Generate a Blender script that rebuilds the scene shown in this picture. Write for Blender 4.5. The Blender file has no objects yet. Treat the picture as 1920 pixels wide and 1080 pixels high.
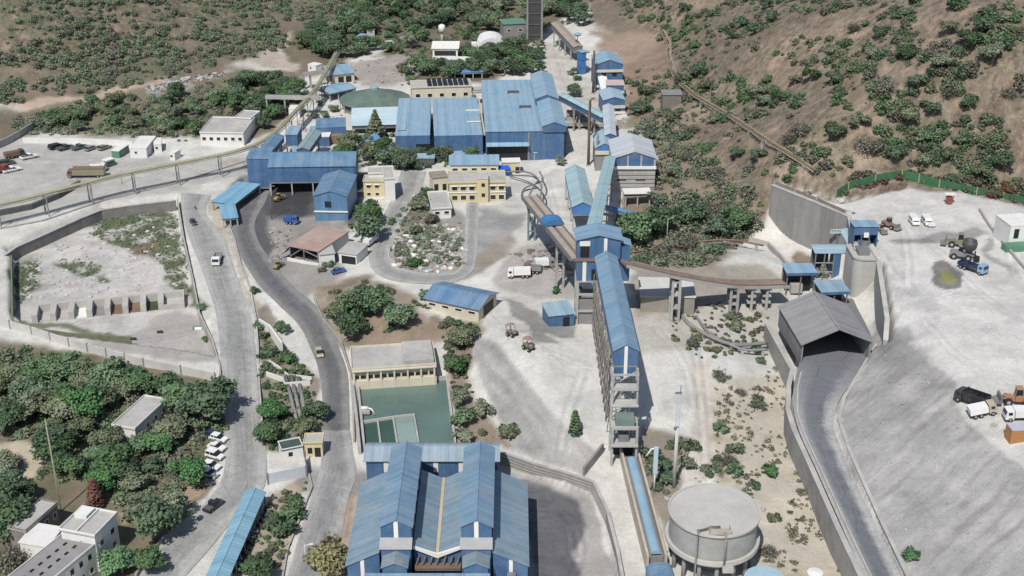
import bpy, bmesh, math, random
import numpy as np
from mathutils import Vector, Matrix
R = math.radians
S = bpy.context.scene
COL = S.collection
# ------------------------------------------------------------------ camera, sky, sun
CAM_H, TILT, FOC = 150.0, R(25), 2400.0
cam_d = bpy.data.cameras.new('camera'); cam = bpy.data.objects.new('camera', cam_d); COL.objects.link(cam)
cam.location = (0, 0, CAM_H); cam.rotation_euler = (R(90) - TILT, 0, 0)
cam_d.sensor_width = 36; cam_d.lens = 36 * FOC / 1920; cam_d.clip_end = 6000; cam_d.clip_start = 1
S.camera = cam
SUN_EL, SUN_AZ = R(53), math.atan2(-0.94, -0.33)          # direction TO the sun, from +X counter-clockwise
sun_d = bpy.data.lights.new('sun', 'SUN'); sun_d.energy = 4.4; sun_d.angle = R(0.5); sun_d.color = (1, 0.965, 0.91)
sun = bpy.data.objects.new('sun', sun_d); COL.objects.link(sun); sun.location = (0, 0, 400)
sdir = Vector((math.cos(SUN_EL) * math.cos(SUN_AZ), math.cos(SUN_EL) * math.sin(SUN_AZ), math.sin(SUN_EL)))
sun.rotation_euler = sdir.to_track_quat('Z', 'Y').to_euler()
wd = bpy.data.worlds.new('World'); S.world = wd; wd.use_nodes = True
nt = wd.node_tree; bg = nt.nodes['Background']
sky = nt.nodes.new('ShaderNodeTexSky'); sky.sky_type = 'NISHITA'; sky.sun_disc = False
sky.sun_elevation = SUN_EL; sky.sun_rotation = R(90) - SUN_AZ
nt.links.new(sky.outputs[0], bg.inputs[0]); bg.inputs[1].default_value = 0.10
S.view_settings.view_transform = 'Standard'; S.view_settings.look = 'None'
S.view_settings.exposure = 0.0; S.view_settings.gamma = 1; S.view_settings.use_curve_mapping = False
S.cycles.max_bounces = 5; S.cycles.diffuse_bounces = 2; S.cycles.glossy_bounces = 2; S.cycles.transparent_max_bounces = 4
ST, CT = math.sin(TILT), math.cos(TILT)
rng = random.Random(11); nrng = np.random.default_rng(7)

# ------------------------------------------------------------------ photo pixel (1920 x 1080) <-> place
def W(px, py, z=0.0):
    u = (px - 960) / FOC; v = (540 - py) / FOC
    t = (z - CAM_H) / (-ST + v * CT)
    return Vector((u * t, (CT + v * ST) * t, z))
def proj(x, y, z):
    dep = y * CT - (z - CAM_H) * ST; up = y * ST + (z - CAM_H) * CT
    return 960 + FOC * x / dep, 540 - FOC * up / dep
def z_at(p, py):                      # height over point p that shows at picture row py
    v = (540 - py) / FOC
    return CAM_H + p.y * (v * CT - ST) / (CT + v * ST)
# ------------------------------------------------------------------ numpy noise
def vnoise(x, y, seed=0):
    xi = np.floor(x).astype(np.int64); yi = np.floor(y).astype(np.int64); fx = x - xi; fy = y - yi
    def h(a, b):
        n = (a * 374761393 + b * 668265263 + seed * 144665) & 0x7fffffff
        n = ((n ^ (n >> 13)) * 1274126177) & 0x7fffffff
        return ((n ^ (n >> 16)) & 0xffff) / 65535.0
    sx = fx * fx * (3 - 2 * fx); sy = fy * fy * (3 - 2 * fy)
    a = h(xi, yi) * (1 - sx) + h(xi + 1, yi) * sx; b = h(xi, yi + 1) * (1 - sx) + h(xi + 1, yi + 1) * sx
    return (a * (1 - sy) + b * sy) * 2 - 1
def fbm(x, y, o=4, seed=0):
    r = 0; a = 1; s = 0
    for i in range(o):
        r = r + a * vnoise(x, y, seed + i * 17); s += a; a *= 0.5; x = x * 2.03 + 11.3; y = y * 2.03 + 4.7
    return r / s
def inpoly(X, Y, P):
    c = np.zeros(X.shape, bool); n = len(P)
    for i in range(n):
        x0, y0 = P[i]; x1, y1 = P[(i + 1) % n]
        if y0 == y1: continue
        k = ((y0 > Y) != (y1 > Y)) & (X < (x1 - x0) * (Y - y0) / (y1 - y0) + x0); c ^= k
    return c
def pdist(X, Y, P, closed=True):
    d = np.full(X.shape, 1e9); n = len(P)
    for i in range(n if closed else n - 1):
        x0, y0 = P[i]; x1, y1 = P[(i + 1) % n]; dx, dy = x1 - x0, y1 - y0; L = dx * dx + dy * dy + 1e-9
        t = np.clip(((X - x0) * dx + (Y - y0) * dy) / L, 0, 1)
        d = np.minimum(d, (X - x0 - t * dx) ** 2 + (Y - y0 - t * dy) ** 2)
    return np.sqrt(d)
def sdist(X, Y, P):                   # > 0 inside
    out = np.full(X.shape, -1e3); xs = [p[0] for p in P]; ys = [p[1] for p in P]; m = 40
    k = (X > min(xs) - m) & (X < max(xs) + m) & (Y > min(ys) - m) & (Y < max(ys) + m)
    if k.any():
        d = pdist(X[k], Y[k], P); i = inpoly(X[k], Y[k], P); out[k] = np.where(i, d, -d)
    return out
def sstep(a, b, x):
    t = np.clip((x - a) / (b - a), 0, 1); return t * t * (3 - 2 * t)
# ------------------------------------------------------------------ terrain height
class RBF:
    def __init__(s, pts, world=()):
        P = [W(*p) for p in pts] + [Vector(w) for w in world]
        s.c = np.array([(p.x, p.y) for p in P]); z = np.array([p.z for p in P]); n = len(P)
        A = np.zeros((n + 3, n + 3)); A[:n, :n] = s.k(s.c[:, 0], s.c[:, 1]) + np.eye(n) * 0.4
        Q = np.c_[np.ones(n), s.c / 300]; A[:n, n:] = Q; A[n:, :n] = Q.T
        s.w = np.linalg.solve(A, np.r_[z, 0, 0, 0])
    def k(s, X, Y):
        return -np.sqrt((X[:, None] - s.c[:, 0]) ** 2 + (Y[:, None] - s.c[:, 1]) ** 2 + 100.0)
    def __call__(s, X, Y):
        sh = X.shape; X = X.ravel(); Y = Y.ravel(); out = np.empty(X.size)
        for i in range(0, X.size, 40000):
            x = X[i:i + 40000]; y = Y[i:i + 40000]
            out[i:i + 40000] = s.k(x, y) @ s.w[:-3] + np.c_[np.ones(x.size), x / 300, y / 300] @ s.w[-3:]
        return out.reshape(sh)
HILL = [(1500,300,20),(1400,330,12),(1600,335,17),(1700,342,16),(1800,355,16),(1920,385,17),(1440,345,14),(1300,300,8),(1230,200,5),(1180,120,4),
  (1300,420,3),(1700,200,34),(1900,150,44),(1900,0,60),(1600,100,38),(1600,0,46),(1450,200,22),(1400,100,25),(1300,100,14),(1250,60,10),(1150,0,9),(1300,0,22),(1350,200,13),
  (2050,385,26),(2150,150,70),(2050,0,80)]
VAL = [(0,240,0),(200,280,0),(200,340,0),(100,400,0),(0,560,0),(400,480,0),(440,650,0),(440,800,0),(440,950,0),(350,1060,0),(470,400,0),(540,560,0),(620,700,0),(640,850,-1),(600,1000,-1.5),
  (510,650,-2.5),(520,760,-2),(100,700,0.5),(250,900,0),(50,1000,0),(300,780,0.5),(590,320,0),(750,330,1),(690,480,2),(800,480,3),(860,560,4),(1000,600,5),(1100,680,5),(935,640,6.4),(983,704,6.2),(1028,759,5.4),(1068,803,4.2),
  (893,680,1.0),(912,735,0),(945,800,-1.2),(985,848,-1.3),(1060,882,-1.0),(850,700,1),(860,800,-0.5),(720,600,3.5),(690,630,0.5),(770,600,4),(650,560,1.5),(1060,740,4.5),(1120,830,1),(1100,880,0),(1140,950,-1.5),(1180,1000,-1.5),(1160,1070,-2),
  (740,700,0),(700,830,-1.5),(850,180,1),(1000,100,2),(1060,150,2),(1200,340,3),(1150,420,3),(1050,420,4),(950,420,4),(1000,500,4.5),(1080,560,5),(1250,600,4.5),(1400,560,4),(1420,480,4),(1450,430,3),(1560,480,3),(1560,540,3.5),
  (1300,650,4),(1300,760,2),(1400,700,1.2),(1440,662,0),(1452,740,-1.5),(1450,850,-1.5),(1520,1000,-2.2),(1400,950,-1),(1340,1060,-2),(1250,880,0),(1250,1000,-2),(1620,1075,-1),(1640,600,3.5),
  (0,200,1),(200,172,1),(400,130,1),(520,90,1),(0,100,15),(0,0,30),(250,80,11),(250,0,23),(450,50,9),(500,0,12),(650,0,7),(800,0,4),(1000,0,3),(660,100,1.5),(770,110,3),(600,200,0),(700,210,0),(480,230,0)]
FARW = [(-400,500,40),(-420,800,110),(-200,900,95),(0,950,70),(250,900,120),(450,750,160),(420,500,110),(420,330,75),(330,250,30),(300,120,0),(-300,250,4),(-330,360,12),(-200,80,0),(0,80,-4),(200,100,-3),(-900,900,200),(900,900,230),(0,1800,230),(900,200,60),(-900,200,40)]
rbfA = RBF(VAL + HILL, FARW)
rbfB = RBF([(1450,350,15),(1520,378,15),(1592,410,15),(1645,480,15),(1668,600,12),(1645,648,6.5),(1595,725,4.6),(1574,790,4.5),(1600,880,4.5),(1642,960,4.4),(1692,1075,4.3),(1700,632,12.8),(1835,785,13.2),(1740,770,11),(1920,1075,9.5),(1920,900,12.5),(1800,800,11.6),(1800,950,8.5),
  (1760,700,13.5),(1900,700,14),(1730,600,13.6),(1750,500,15),(1900,520,15),(1700,390,15),(1900,420,15.5),(1580,378,15),(1700,345,15.5),(1920,385,16.5),(2000,800,14.5),(2000,1075,13),(1690,720,9.8),(1700,850,8)], [(220,180,8),(150,120,0),(400,330,40),(330,250,20),(420,500,60)])
def wp(P, z): return [tuple(W(x, y, z).xy) for x, y in P]
RAMP_L = [(1500,675),(1489,720),(1488,770),(1497,805),(1530,880),(1577,985),(1628,1100)]
RAMP_R = [(1634,668),(1602,712),(1572,755),(1563,795),(1585,860),(1640,980),(1697,1100)]
SHED_B = [(1462,565),(1600,560)]
rampL = wp([(1500,560)] + RAMP_L, 4); rampR = wp([(1600,560)] + RAMP_R, 4)
WING = [(1646,490,14.6),(1655,548,13.2),(1663,602,11.5),(1660,642,9.0)]
POLY_RAMP = rampL + rampR[::-1]
POLY_PLAT = wp([(1448,350),(1520,378),(1592,410),(1604,470)], 15) + [tuple(W(1606,492,14).xy)] + [(W(a, b, z).x + 1.1, W(a, b, z).y) for a, b, z in WING] + [tuple(v) for v in rampR[1:]] + [(rampR[-1][0] + 8, 120), (420, 120), (420, W(1920,385,16.5).y)] + wp([(1920,385),(1800,358),(1700,345),(1580,373)], 16)
POLY_YARD = wp([(712,1095),(706,900),(716,868),(925,868),(1000,896),(1114,930),(1140,985),(1160,1095)], -4) + [(20, 120), (-30, 120)]
POLY_BASIN = wp([(12,478),(95,440),(190,398),(330,380),(338,392),(345,455),(362,540),(372,590),(408,688),(300,672),(70,640),(24,600),(24,490)], -3)
POLY_POND = wp([(672,722),(836,708),(852,832),(684,838)], -1.2)
def terrain(X, Y, detail=True):
    X = np.asarray(X, float); Y = np.asarray(Y, float)
    h = rbfA(X, Y)
    s = sdist(X, Y, POLY_BASIN); h = h + (-3.0 - h) * sstep(-0.9, 0.9, s)
    s = sdist(X, Y, POLY_YARD); h = h + (-4.0 - h) * sstep(-0.9, 0.9, s)
    s = sdist(X, Y, POLY_POND); h = h + (-4.0 - h) * sstep(-0.5, 0.5, s)
    hill = sstep(6, 14, h)
    s = sdist(X, Y, POLY_PLAT); ip = sstep(-0.7, 0.7, s); h = h + (rbfB(X, Y) - h) * ip
    s = sdist(X, Y, POLY_RAMP); ir = sstep(-0.5, 0.5, s); h = h + (4.0 - h) * ir
    hill = hill * (1 - ip)
    far = sstep(520, 640, Y)
    h = h + fbm(X / 30, Y / 30, 4, 3) * (0.12 + 2.6 * hill + 0.6 * far * (1 - hill)) * (1 - ir)
    gul = 1 - np.abs(fbm(X / 9 + .3*fbm(X / 20, Y / 20, 2, 8), Y / 22, 3, 13)) * 2
    h = h + (gul - .6) * .6 * hill * (1 - ir)
    if detail:
        h = h + fbm(X / 4, Y / 4, 3, 9) * (0.10 + 0.35 * hill + 0.06 * ip) * (1 - ir)
    return h
def G1(px, py):                       # where the line of sight through a pixel meets the ground
    u = (px - 960) / FOC; v = (540 - py) / FOC
    d = np.array([u, CT + v * ST, -ST + v * CT])
    lo, hi = 130.0, 1500.0
    for k in range(3):
        t = np.linspace(lo, hi, 90 if k == 0 else 25)
        z = CAM_H + d[2] * t; h = terrain(d[0] * t, d[1] * t, False)
        i = np.argmax(z < h)
        if not (z < h).any(): i = len(t) - 1
        lo, hi = t[max(i - 1, 0)], t[i]
    t = (lo + hi) / 2
    return Vector((d[0] * t, d[1] * t, float(terrain(np.array([d[0] * t]), np.array([d[1] * t]))[0])))
_gc = {}
def G(px, py):
    k = (round(px, 1), round(py, 1))
    if k not in _gc: _gc[k] = G1(px, py)
    return _gc[k].copy()
def TH(x, y): return float(terrain(np.array([x]), np.array([y]))[0])
# ------------------------------------------------------------------ materials
def new_mat(name):
    m = bpy.data.materials.new(name); m.use_nodes = True; n = m.node_tree
    b = n.nodes['Principled BSDF']; return m, n, b
def nd(n, t, **kw):
    x = n.nodes.new('ShaderNode' + t)
    for k, v in kw.items():
        if k.startswith('i_'): x.inputs[int(k[2:])].default_value = v
        else: setattr(x, k, v)
    return x
def noise(n, vec, scale, det=4, rough=0.6):
    t = nd(n, 'TexNoise'); t.inputs['Scale'].default_value = scale; t.inputs['Detail'].default_value = det; t.inputs['Roughness'].default_value = rough
    n.links.new(vec, t.inputs['Vector']); return t.outputs[0]
def ramp(n, fac, a, b, ca=(0, 0, 0, 1), cb=(1, 1, 1, 1)):
    r = nd(n, 'ValToRGB'); r.color_ramp.elements[0].position = a; r.color_ramp.elements[1].position = b
    r.color_ramp.elements[0].color = ca; r.color_ramp.elements[1].color = cb
    n.links.new(fac, r.inputs[0]); return r.outputs[0]
def mix(n, fac, a, b, mode='MIX'):
    x = nd(n, 'Mix', data_type='RGBA', blend_type=mode)
    for v, s in ((fac, 0), (a, 6), (b, 7)):
        if hasattr(v, 'links'): n.links.new(v, x.inputs[s])
        elif s == 0: x.inputs[s].default_value = v
        else: x.inputs[s].default_value = (*v[:3], 1)
    return x.outputs[2]
def bump(n, b, h, st, dist=0.1):
    x = nd(n, 'Bump'); x.inputs['Strength'].default_value = st; x.inputs['Distance'].default_value = dist
    n.links.new(h, x.inputs['Height']); n.links.new(x.outputs[0], b.inputs['Normal'])
MATS = {}
def M(name, c, rough=0.85, var=0.18, scale=0.5, dirt=None, dirt_amt=0.5, metal=0.0, bmp=0.0, fine=6.0):
    if name in MATS: return MATS[name]
    m, n, b = new_mat(name); tc = nd(n, 'TexCoord').outputs['Object']
    f1 = noise(n, tc, scale, 5); f2 = noise(n, tc, fine, 3)
    d = tuple(x * (1 - var) for x in c); l = tuple(min(1, x * (1 + var)) for x in c)
    col = mix(n, ramp(n, f1, .3, .7), d, l); col = mix(n, 0.35, col, mix(n, ramp(n, f2, .3, .7), d, l))
    if dirt:
        f3 = noise(n, tc, scale * 0.45, 6, .7)
        k = ramp(n, f3, .5 - .05, .5 + .22); k2 = nd(n, 'Math', operation='MULTIPLY'); n.links.new(k, k2.inputs[0]); k2.inputs[1].default_value = dirt_amt
        col = mix(n, k2.outputs[0], col, dirt)
    n.links.new(col, b.inputs['Base Color']); b.inputs['Roughness'].default_value = rough; b.inputs['Metallic'].default_value = metal
    if bmp: bump(n, b, f2, bmp)
    MATS[name] = m; return m
DUST = (.40, .39, .36)
def sheet(name, c, axis=0, pitch=0.9, dirt=DUST, amt=0.45, rough=0.55, seam=7.0):
    """corrugated painted sheet; the ribs run across the given local axis"""
    if name in MATS: return MATS[name]
    m, n, b = new_mat(name); tc = nd(n, 'TexCoord').outputs['Object']
    sp = nd(n, 'SeparateXYZ'); n.links.new(tc, sp.inputs[0]); a = sp.outputs[axis]
    w = nd(n, 'Math', operation='MULTIPLY'); n.links.new(a, w.inputs[0]); w.inputs[1].default_value = 2 * math.pi / pitch
    s = nd(n, 'Math', operation='SINE'); n.links.new(w.outputs[0], s.inputs[0])
    # each sheet a little different
    q = nd(n, 'Math', operation='MULTIPLY'); n.links.new(a, q.inputs[0]); q.inputs[1].default_value = 1 / (pitch * 1.15)
    fl = nd(n, 'Math', operation='FLOOR'); n.links.new(q.outputs[0], fl.inputs[0])
    wn = nd(n, 'TexWhiteNoise', noise_dimensions='1D'); n.links.new(fl.outputs[0], wn.inputs['W'])
    mp = nd(n, 'Mapping'); n.links.new(tc, mp.inputs[0]); sc = [.12, .12, .12]; sc[axis] = 1.1; mp.inputs['Scale'].default_value = sc
    f1 = noise(n, mp.outputs[0], 1.0, 6, .65); f2 = noise(n, tc, .22, 5, .65)
    d = tuple(x * .74 for x in c); l = tuple(min(1, x * 1.22) for x in c)
    col = mix(n, wn.outputs['Value'], d, l); col = mix(n, .55, col, mix(n, ramp(n, f1, .3, .7), d, l))
    k = ramp(n, f2, .40, .75); km = nd(n, 'Math', operation='MULTIPLY'); n.links.new(k, km.inputs[0]); km.inputs[1].default_value = amt
    col = mix(n, km.outputs[0], col, dirt)
    mp2 = nd(n, 'Mapping'); n.links.new(tc, mp2.inputs[0]); sc2 = [.25, .25, .25]; sc2[axis] = .9; mp2.inputs['Scale'].default_value = sc2
    f4 = noise(n, mp2.outputs[0], 1.6, 7, .75); k = ramp(n, f4, .52, .68); km = nd(n, 'Math', operation='MULTIPLY'); n.links.new(k, km.inputs[0]); km.inputs[1].default_value = amt * .6
    col = mix(n, km.outputs[0], col, tuple(.5*x + .5*y*.55 for x, y in zip(c, (.30, .24, .19))))
    k = ramp(n, f1, .62, .72); km = nd(n, 'Math', operation='MULTIPLY'); n.links.new(k, km.inputs[0]); km.inputs[1].default_value = amt * .5
    col = mix(n, km.outputs[0], col, tuple(x * .55 for x in c))
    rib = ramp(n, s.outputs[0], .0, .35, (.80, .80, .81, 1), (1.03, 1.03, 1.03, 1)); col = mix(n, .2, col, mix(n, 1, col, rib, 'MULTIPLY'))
    n.links.new(col, b.inputs['Base Color']); b.inputs['Roughness'].default_value = rough
    bump(n, b, s.outputs[0], .28, .05)
    MATS[name] = m; return m
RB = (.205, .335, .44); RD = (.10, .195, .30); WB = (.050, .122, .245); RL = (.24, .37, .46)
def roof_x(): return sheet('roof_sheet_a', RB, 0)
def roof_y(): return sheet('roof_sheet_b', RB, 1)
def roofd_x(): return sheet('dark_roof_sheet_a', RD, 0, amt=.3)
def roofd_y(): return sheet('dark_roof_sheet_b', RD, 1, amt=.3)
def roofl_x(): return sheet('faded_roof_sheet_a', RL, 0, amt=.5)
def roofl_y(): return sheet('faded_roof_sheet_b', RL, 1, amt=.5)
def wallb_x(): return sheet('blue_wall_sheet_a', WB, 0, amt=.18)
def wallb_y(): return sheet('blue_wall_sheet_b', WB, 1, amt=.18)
def mc(k):
    D = {'concrete': ((.36,.35,.33), .9, .2, .25, (.2,.19,.18), .5), 'concrete_dark': ((.22,.215,.21), .9, .25, .25, (.12,.12,.12), .5), 'roof_slab': ((.40,.39,.365), .9, .2, .3, (.2,.19,.18), .55),
      'cream': ((.56,.51,.395), .85, .1, .3, (.35,.31,.24), .4), 'yellow': ((.56,.475,.275), .85, .1, .3, (.35,.31,.24), .35), 'white': ((.66,.65,.62), .8, .1, .3, (.4,.38,.34), .45), 'trim': ((.70,.68,.62), .8, .08, .3, None, 0),
      'dark': ((.012,.013,.015), .6, .3, .5, None, 0), 'steel': ((.16,.165,.17), .6, .25, .5, (.22,.15,.1), .3), 'rust': ((.20,.125,.085), .9, .35, .35, (.10,.07,.05), .6), 'rustbelt': ((.23,.17,.13), .95, .35, .4, (.13,.085,.06), .6),
      'belt': ((.34,.29,.25), .95, .25, .5, (.18,.13,.1), .5), 'green_steel': ((.14,.20,.18), .6, .25, .5, (.25,.22,.18), .3), 'pipe_yellow': ((.34,.32,.19), .7, .2, .4, (.22,.2,.16), .5), 'glass': ((.02,.025,.03), .15, .2, .5, None, 0),
      'tyre': ((.02,.02,.021), .9, .2, 2, None, 0), 'grey_shed': ((.13,.125,.125), .8, .25, .35, (.2,.2,.19), .35), 'green_roof': ((.095,.14,.115), .8, .25, .3, (.2,.2,.17), .4), 'red_roof': ((.30,.22,.185), .9, .2, .4, (.3,.26,.22), .5),
      'pale_tank': ((.43,.415,.385), .85, .14, .25, (.27,.25,.225), .55), 'tank_side': ((.30,.30,.285), .85, .22, .35, (.17,.165,.155), .6), 'brown_wood': ((.15,.11,.08), .9, .3, .5, None, 0), 'tarp_blue': ((.02,.10,.55), .5, .2, .5, None, 0), 'orange': ((.36,.17,.06), .7, .2, .4, (.2,.1,.05), .3),
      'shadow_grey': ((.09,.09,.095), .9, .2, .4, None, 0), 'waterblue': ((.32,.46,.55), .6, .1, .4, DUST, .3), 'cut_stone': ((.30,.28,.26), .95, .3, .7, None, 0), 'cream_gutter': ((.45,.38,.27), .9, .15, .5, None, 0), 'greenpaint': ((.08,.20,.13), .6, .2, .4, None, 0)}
    c, r, v, s, d, a = D[k]; return M(k, c, r, v, s, d, a, bmp=.25 if 'concrete' in k else 0)
# ------------------------------------------------------------------ the ground sheet
def spline(P, n):
    P = np.array(P, float); d = np.r_[0, np.cumsum(np.linalg.norm(np.diff(P, axis=0), axis=1))]; t = np.linspace(0, d[-1], n)
    out = np.empty((n, P.shape[1])); m = np.gradient(P, d, axis=0) if len(P) > 2 else np.repeat((P[1] - P[0])[None] / d[-1], 2, 0)
    for i, q in enumerate(t):
        k = min(max(np.searchsorted(d, q) - 1, 0), len(P) - 2); h = d[k + 1] - d[k]; s = (q - d[k]) / h
        out[i] = (2*s**3-3*s**2+1)*P[k] + (s**3-2*s**2+s)*h*m[k] + (-2*s**3+3*s**2)*P[k+1] + (s**3-s**2)*h*m[k+1]
    return out
def axis_rows():
    y = [-200., 0., 60., 110.]; v = 140.
    while v < 800: y.append(v); v += 0.0031 * v + .05
    y += [800., 830., 870., 920., 980., 1060., 1200., 1400., 1800., 2600., 4000.]
    return np.array(y)
ty = axis_rows()
tx = np.r_[[-6, -4, -2.5, -1.6, -1.1, -.8, -.66], np.linspace(-.56, .56, 640), [.66, .8, 1.1, 1.6, 2.5, 4, 6]]
TT, YY = np.meshgrid(tx, ty)
XX = TT * (np.maximum(YY, 0) + 70)
HH = terrain(XX, YY)
PX, PY = proj(XX, YY, HH)
PX = np.where(YY < 100, -5000, PX); PY = np.where(YY < 100, 5000, PY)
# --- kinds of ground, by where they lie
C = lambda r, g, b: np.array((r, g, b))
pale, soil, coal, conc, waste, sand, scrubsoil, grassc = C(.55,.542,.505), C(.19,.148,.118), C(.105,.105,.108), C(.40,.39,.365), C(.33,.325,.315), C(.47,.41,.32), C(.24,.195,.15), C(.085,.105,.05)
n1 = fbm(XX / 14, YY / 14, 5, 21); n2 = fbm(XX / 3.2, YY / 3.2, 4, 31); n3 = fbm(XX / 45, YY / 45, 4, 41)
n4 = fbm(XX / 9, YY / 9, 5, 55)
WX = PX + n1 * 22 + n4 * 16; WY = PY + fbm(XX / 12, YY / 12, 5, 51) * 14 + n2 * 3
colr = np.ones(XX.shape + (3,)) * pale
def zone(poly, c, soft=4.0, amt=1.0, tex=None, sharp=False):
    global colr
    d = sdist(PX if sharp else WX, PY if sharp else WY, poly)
    k = sstep(-soft, soft, d) * amt
    if tex is not None: k = k * tex
    colr = colr * (1 - k[..., None]) + np.asarray(c) * k[..., None]
T = lambda a, b, n: sstep(a, b, n)
# hills and far valley
zone([(-500,-300),(2500,-300),(2500,395),(1920,392),(1800,362),(1700,350),(1590,372),(1560,385),(1450,345),(1430,420),(1330,500),(1200,480),(1160,440),(1170,330),(1230,300),(1170,200),(1170,100),(1110,20),(1000,-20),(800,-20),(700,60),(640,120),(560,150),(560,60),(480,100),(400,140),(200,180),(-500,225)], soil, 8)
zone([(-500,-300),(700,-300),(700,60),(560,80),(400,135),(200,175),(-500,220)], C(.185,.155,.118), 20)
zone([(-500,-300),(700,-300),(700,60),(560,80),(400,135),(200,175),(-500,220)], C(.125,.13,.085), 10, .85, T(-.25, .25, n1 + .5 * n3))
zone([(1100,-300),(2500,-300),(2500,390),(1450,340),(1170,300),(1110,0)], C(.325,.245,.19), 20, .9, T(-.1, .4, n3 + .4 * n2))
zone([(1100,-300),(2500,-300),(2500,390),(1450,340),(1170,300),(1110,0)], C(.16,.145,.105), 20, .7, T(0, .35, n1))
zone([(1170,150),(1250,110),(1300,260),(1400,330),(1430,430),(1330,510),(1170,470),(1180,330),(1230,300)], scrubsoil, 12)
zone([(1560,380),(1580,368),(1700,338),(1700,362),(1610,378)], C(.12,.08,.06), 5)
zone([(520,60),(680,-10),(1100,-20),(1000,90),(940,150),(780,160),(700,90),(640,130),(540,110)], C(.16,.14,.10), 8)
zone([(-80,215),(30,205),(200,170),(420,130),(560,130),(570,190),(520,240),(440,265),(300,255),(70,250),(20,262),(-80,300)], C(.185,.16,.115), 8)
zone([(640,130),(700,115),(760,100),(790,120),(780,150),(740,165),(660,160)], C(.33,.30,.275), 6)
zone([(-20,190),(170,172),(310,150),(320,160),(170,186),(-20,206)], C(.42,.33,.26), 4)
zone([(270,165),(320,148),(420,132),(430,140),(360,160),(290,180)], C(.30,.29,.28), 3, 1, T(-.2, .2, n2))
zone([(455,118),(500,92),(535,66),(548,62),(545,80),(530,105),(570,120),(560,130),(500,122)], C(.40,.35,.29), 5)
zone([(1000,80),(1060,75),(1100,130),(1130,210),(1070,240),(1040,170),(1000,110)], C(.46,.44,.40), 6)
zone([(1100,60),(1250,60),(1240,90),(1180,120),(1160,110),(1120,80)], C(.30,.23,.18), 6)
zone([(1180,125),(1250,62),(1262,130),(1300,170),(1180,150)], C(.255,.192,.148), 10)
# dark dusty yard by the gabled tower
zone([(440,320),(480,300),(690,300),(690,375),(655,425),(590,420),(545,430),(515,425),(505,470),(540,530),(600,580),(560,590),(490,530),(440,460),(430,380)], coal, 9)
zone([(490,345),(585,345),(590,412),(510,412)], C(.06,.06,.062), 8)
zone([(500,410),(640,410),(650,520),(560,580),(510,510)], C(.30,.285,.265), 8)
# slag basin
zone([(12,478),(95,440),(190,398),(330,380),(345,455),(372,590),(408,688),(300,672),(70,640),(24,600)], C(.50,.485,.455), 2)
zone([(12,478),(95,440),(190,398),(330,380),(345,455),(372,590),(408,688),(300,672),(70,640),(24,600)], C(.30,.285,.26), 3, .45, T(.05, .3, n2))
for P in ([(180,415),(250,402),(325,390),(345,450),(360,545),(335,555),(300,490),(250,470),(205,455),(165,440)], [(95,490),(150,485),(190,500),(188,545),(165,520),(110,500)], [(25,500),(70,490),(65,540),(40,570),(22,560)], [(345,530),(375,560),(385,590),(360,575)]):
    zone(P, grassc, 6, .95, T(-.45, .1, n2 + .3 * n1))
zone([(235,460),(300,455),(290,480),(250,478)], C(.19,.14,.10), 4)
zone([(150,650),(330,585),(400,620),(405,690),(300,672)], C(.34,.32,.30), 6, .8)
zone([(20,470),(30,470),(30,610),(20,600)], grassc, 3, .8); zone([(30,603),(240,625),(240,634),(28,614)], grassc, 2, .8)
# woods in the near corner, strip between the two roads
zone([(-500,640),(0,640),(120,655),(300,690),(400,720),(420,770),(430,850),(380,930),(330,1000),(260,1100),(-500,1100)], C(.20,.165,.125), 8)
zone([(-500,640),(0,640),(120,655),(300,690),(400,720),(420,770),(430,850),(380,930),(330,1000),(260,1100),(-500,1100)], C(.11,.12,.06), 8, .8, T(-.15, .3, n1))
zone([(-200,830),(60,835),(90,860),(60,900),(0,920),(-200,930)], sand, 8); zone([(215,960),(350,900),(375,925),(340,960),(240,985)], C(.42,.32,.24), 6, .7)
zone([(478,580),(500,570),(540,650),(600,710),(600,800),(580,850),(490,850),(485,700)], C(.25,.22,.18), 5); zone([(482,590),(530,650),(590,710),(540,700),(490,670)], C(.10,.115,.05), 6, .8, T(-.3, .2, n2))
zone([(500,930),(575,890),(560,960),(530,1090),(400,1090)], C(.36,.31,.25), 5)
# plots and banks in the middle
zone([(740,400),(800,345),(870,400),(875,500),(800,520),(735,495)], C(.28,.26,.235), 6, .9); zone([(750,380),(800,345),(830,440),(860,450),(760,450)], C(.15,.14,.09), 8, .8, T(-.3, .2, n2))
zone([(590,540),(700,520),(790,560),(800,600),(900,600),(870,660),(840,640),(660,650),(620,640)], C(.30,.25,.20), 8); zone([(640,560),(800,590),(900,620),(880,650),(830,640),(660,650)], C(.245,.19,.145), 8, .8); zone([(600,545),(700,520),(790,560),(880,610),(880,700),(830,640),(640,640)], C(.15,.14,.09), 8, .7, T(-.1, .35, n2 + .5*n1))
zone([(835,640),(900,640),(880,720),(940,830),(1000,840),(860,840),(850,740)], C(.25,.205,.165), 8)
zone([(893,632),(933,640),(981,706),(1025,761),(1065,805),(1118,845),(1100,892),(1000,864),(950,825),(905,720),(885,660)], C(.385,.378,.362), 2.5, 1, None, True)
zone([(890,390),(980,400),(970,450),(890,510),(880,460)], C(.31,.305,.295), 8); zone([(890,470),(960,445),(980,450),(880,520),(820,525)], C(.27,.235,.19), 4, .8)
zone([(930,555),(975,575),(1030,600),(1080,610),(1085,630),(1020,625),(1060,640),(1000,640),(970,600)], C(.19,.185,.18), 3, .8)
zone([(940,470),(1080,440),(1080,560),(1000,560),(930,540)], C(.33,.31,.285), 8, .8)
zone([(1180,560),(1480,540),(1470,660),(1200,660)], C(.36,.335,.30), 10, .6)
zone([(1180,480),(1320,490),(1440,500),(1470,540),(1200,600)], C(.27,.235,.195), 8, .8)
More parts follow.
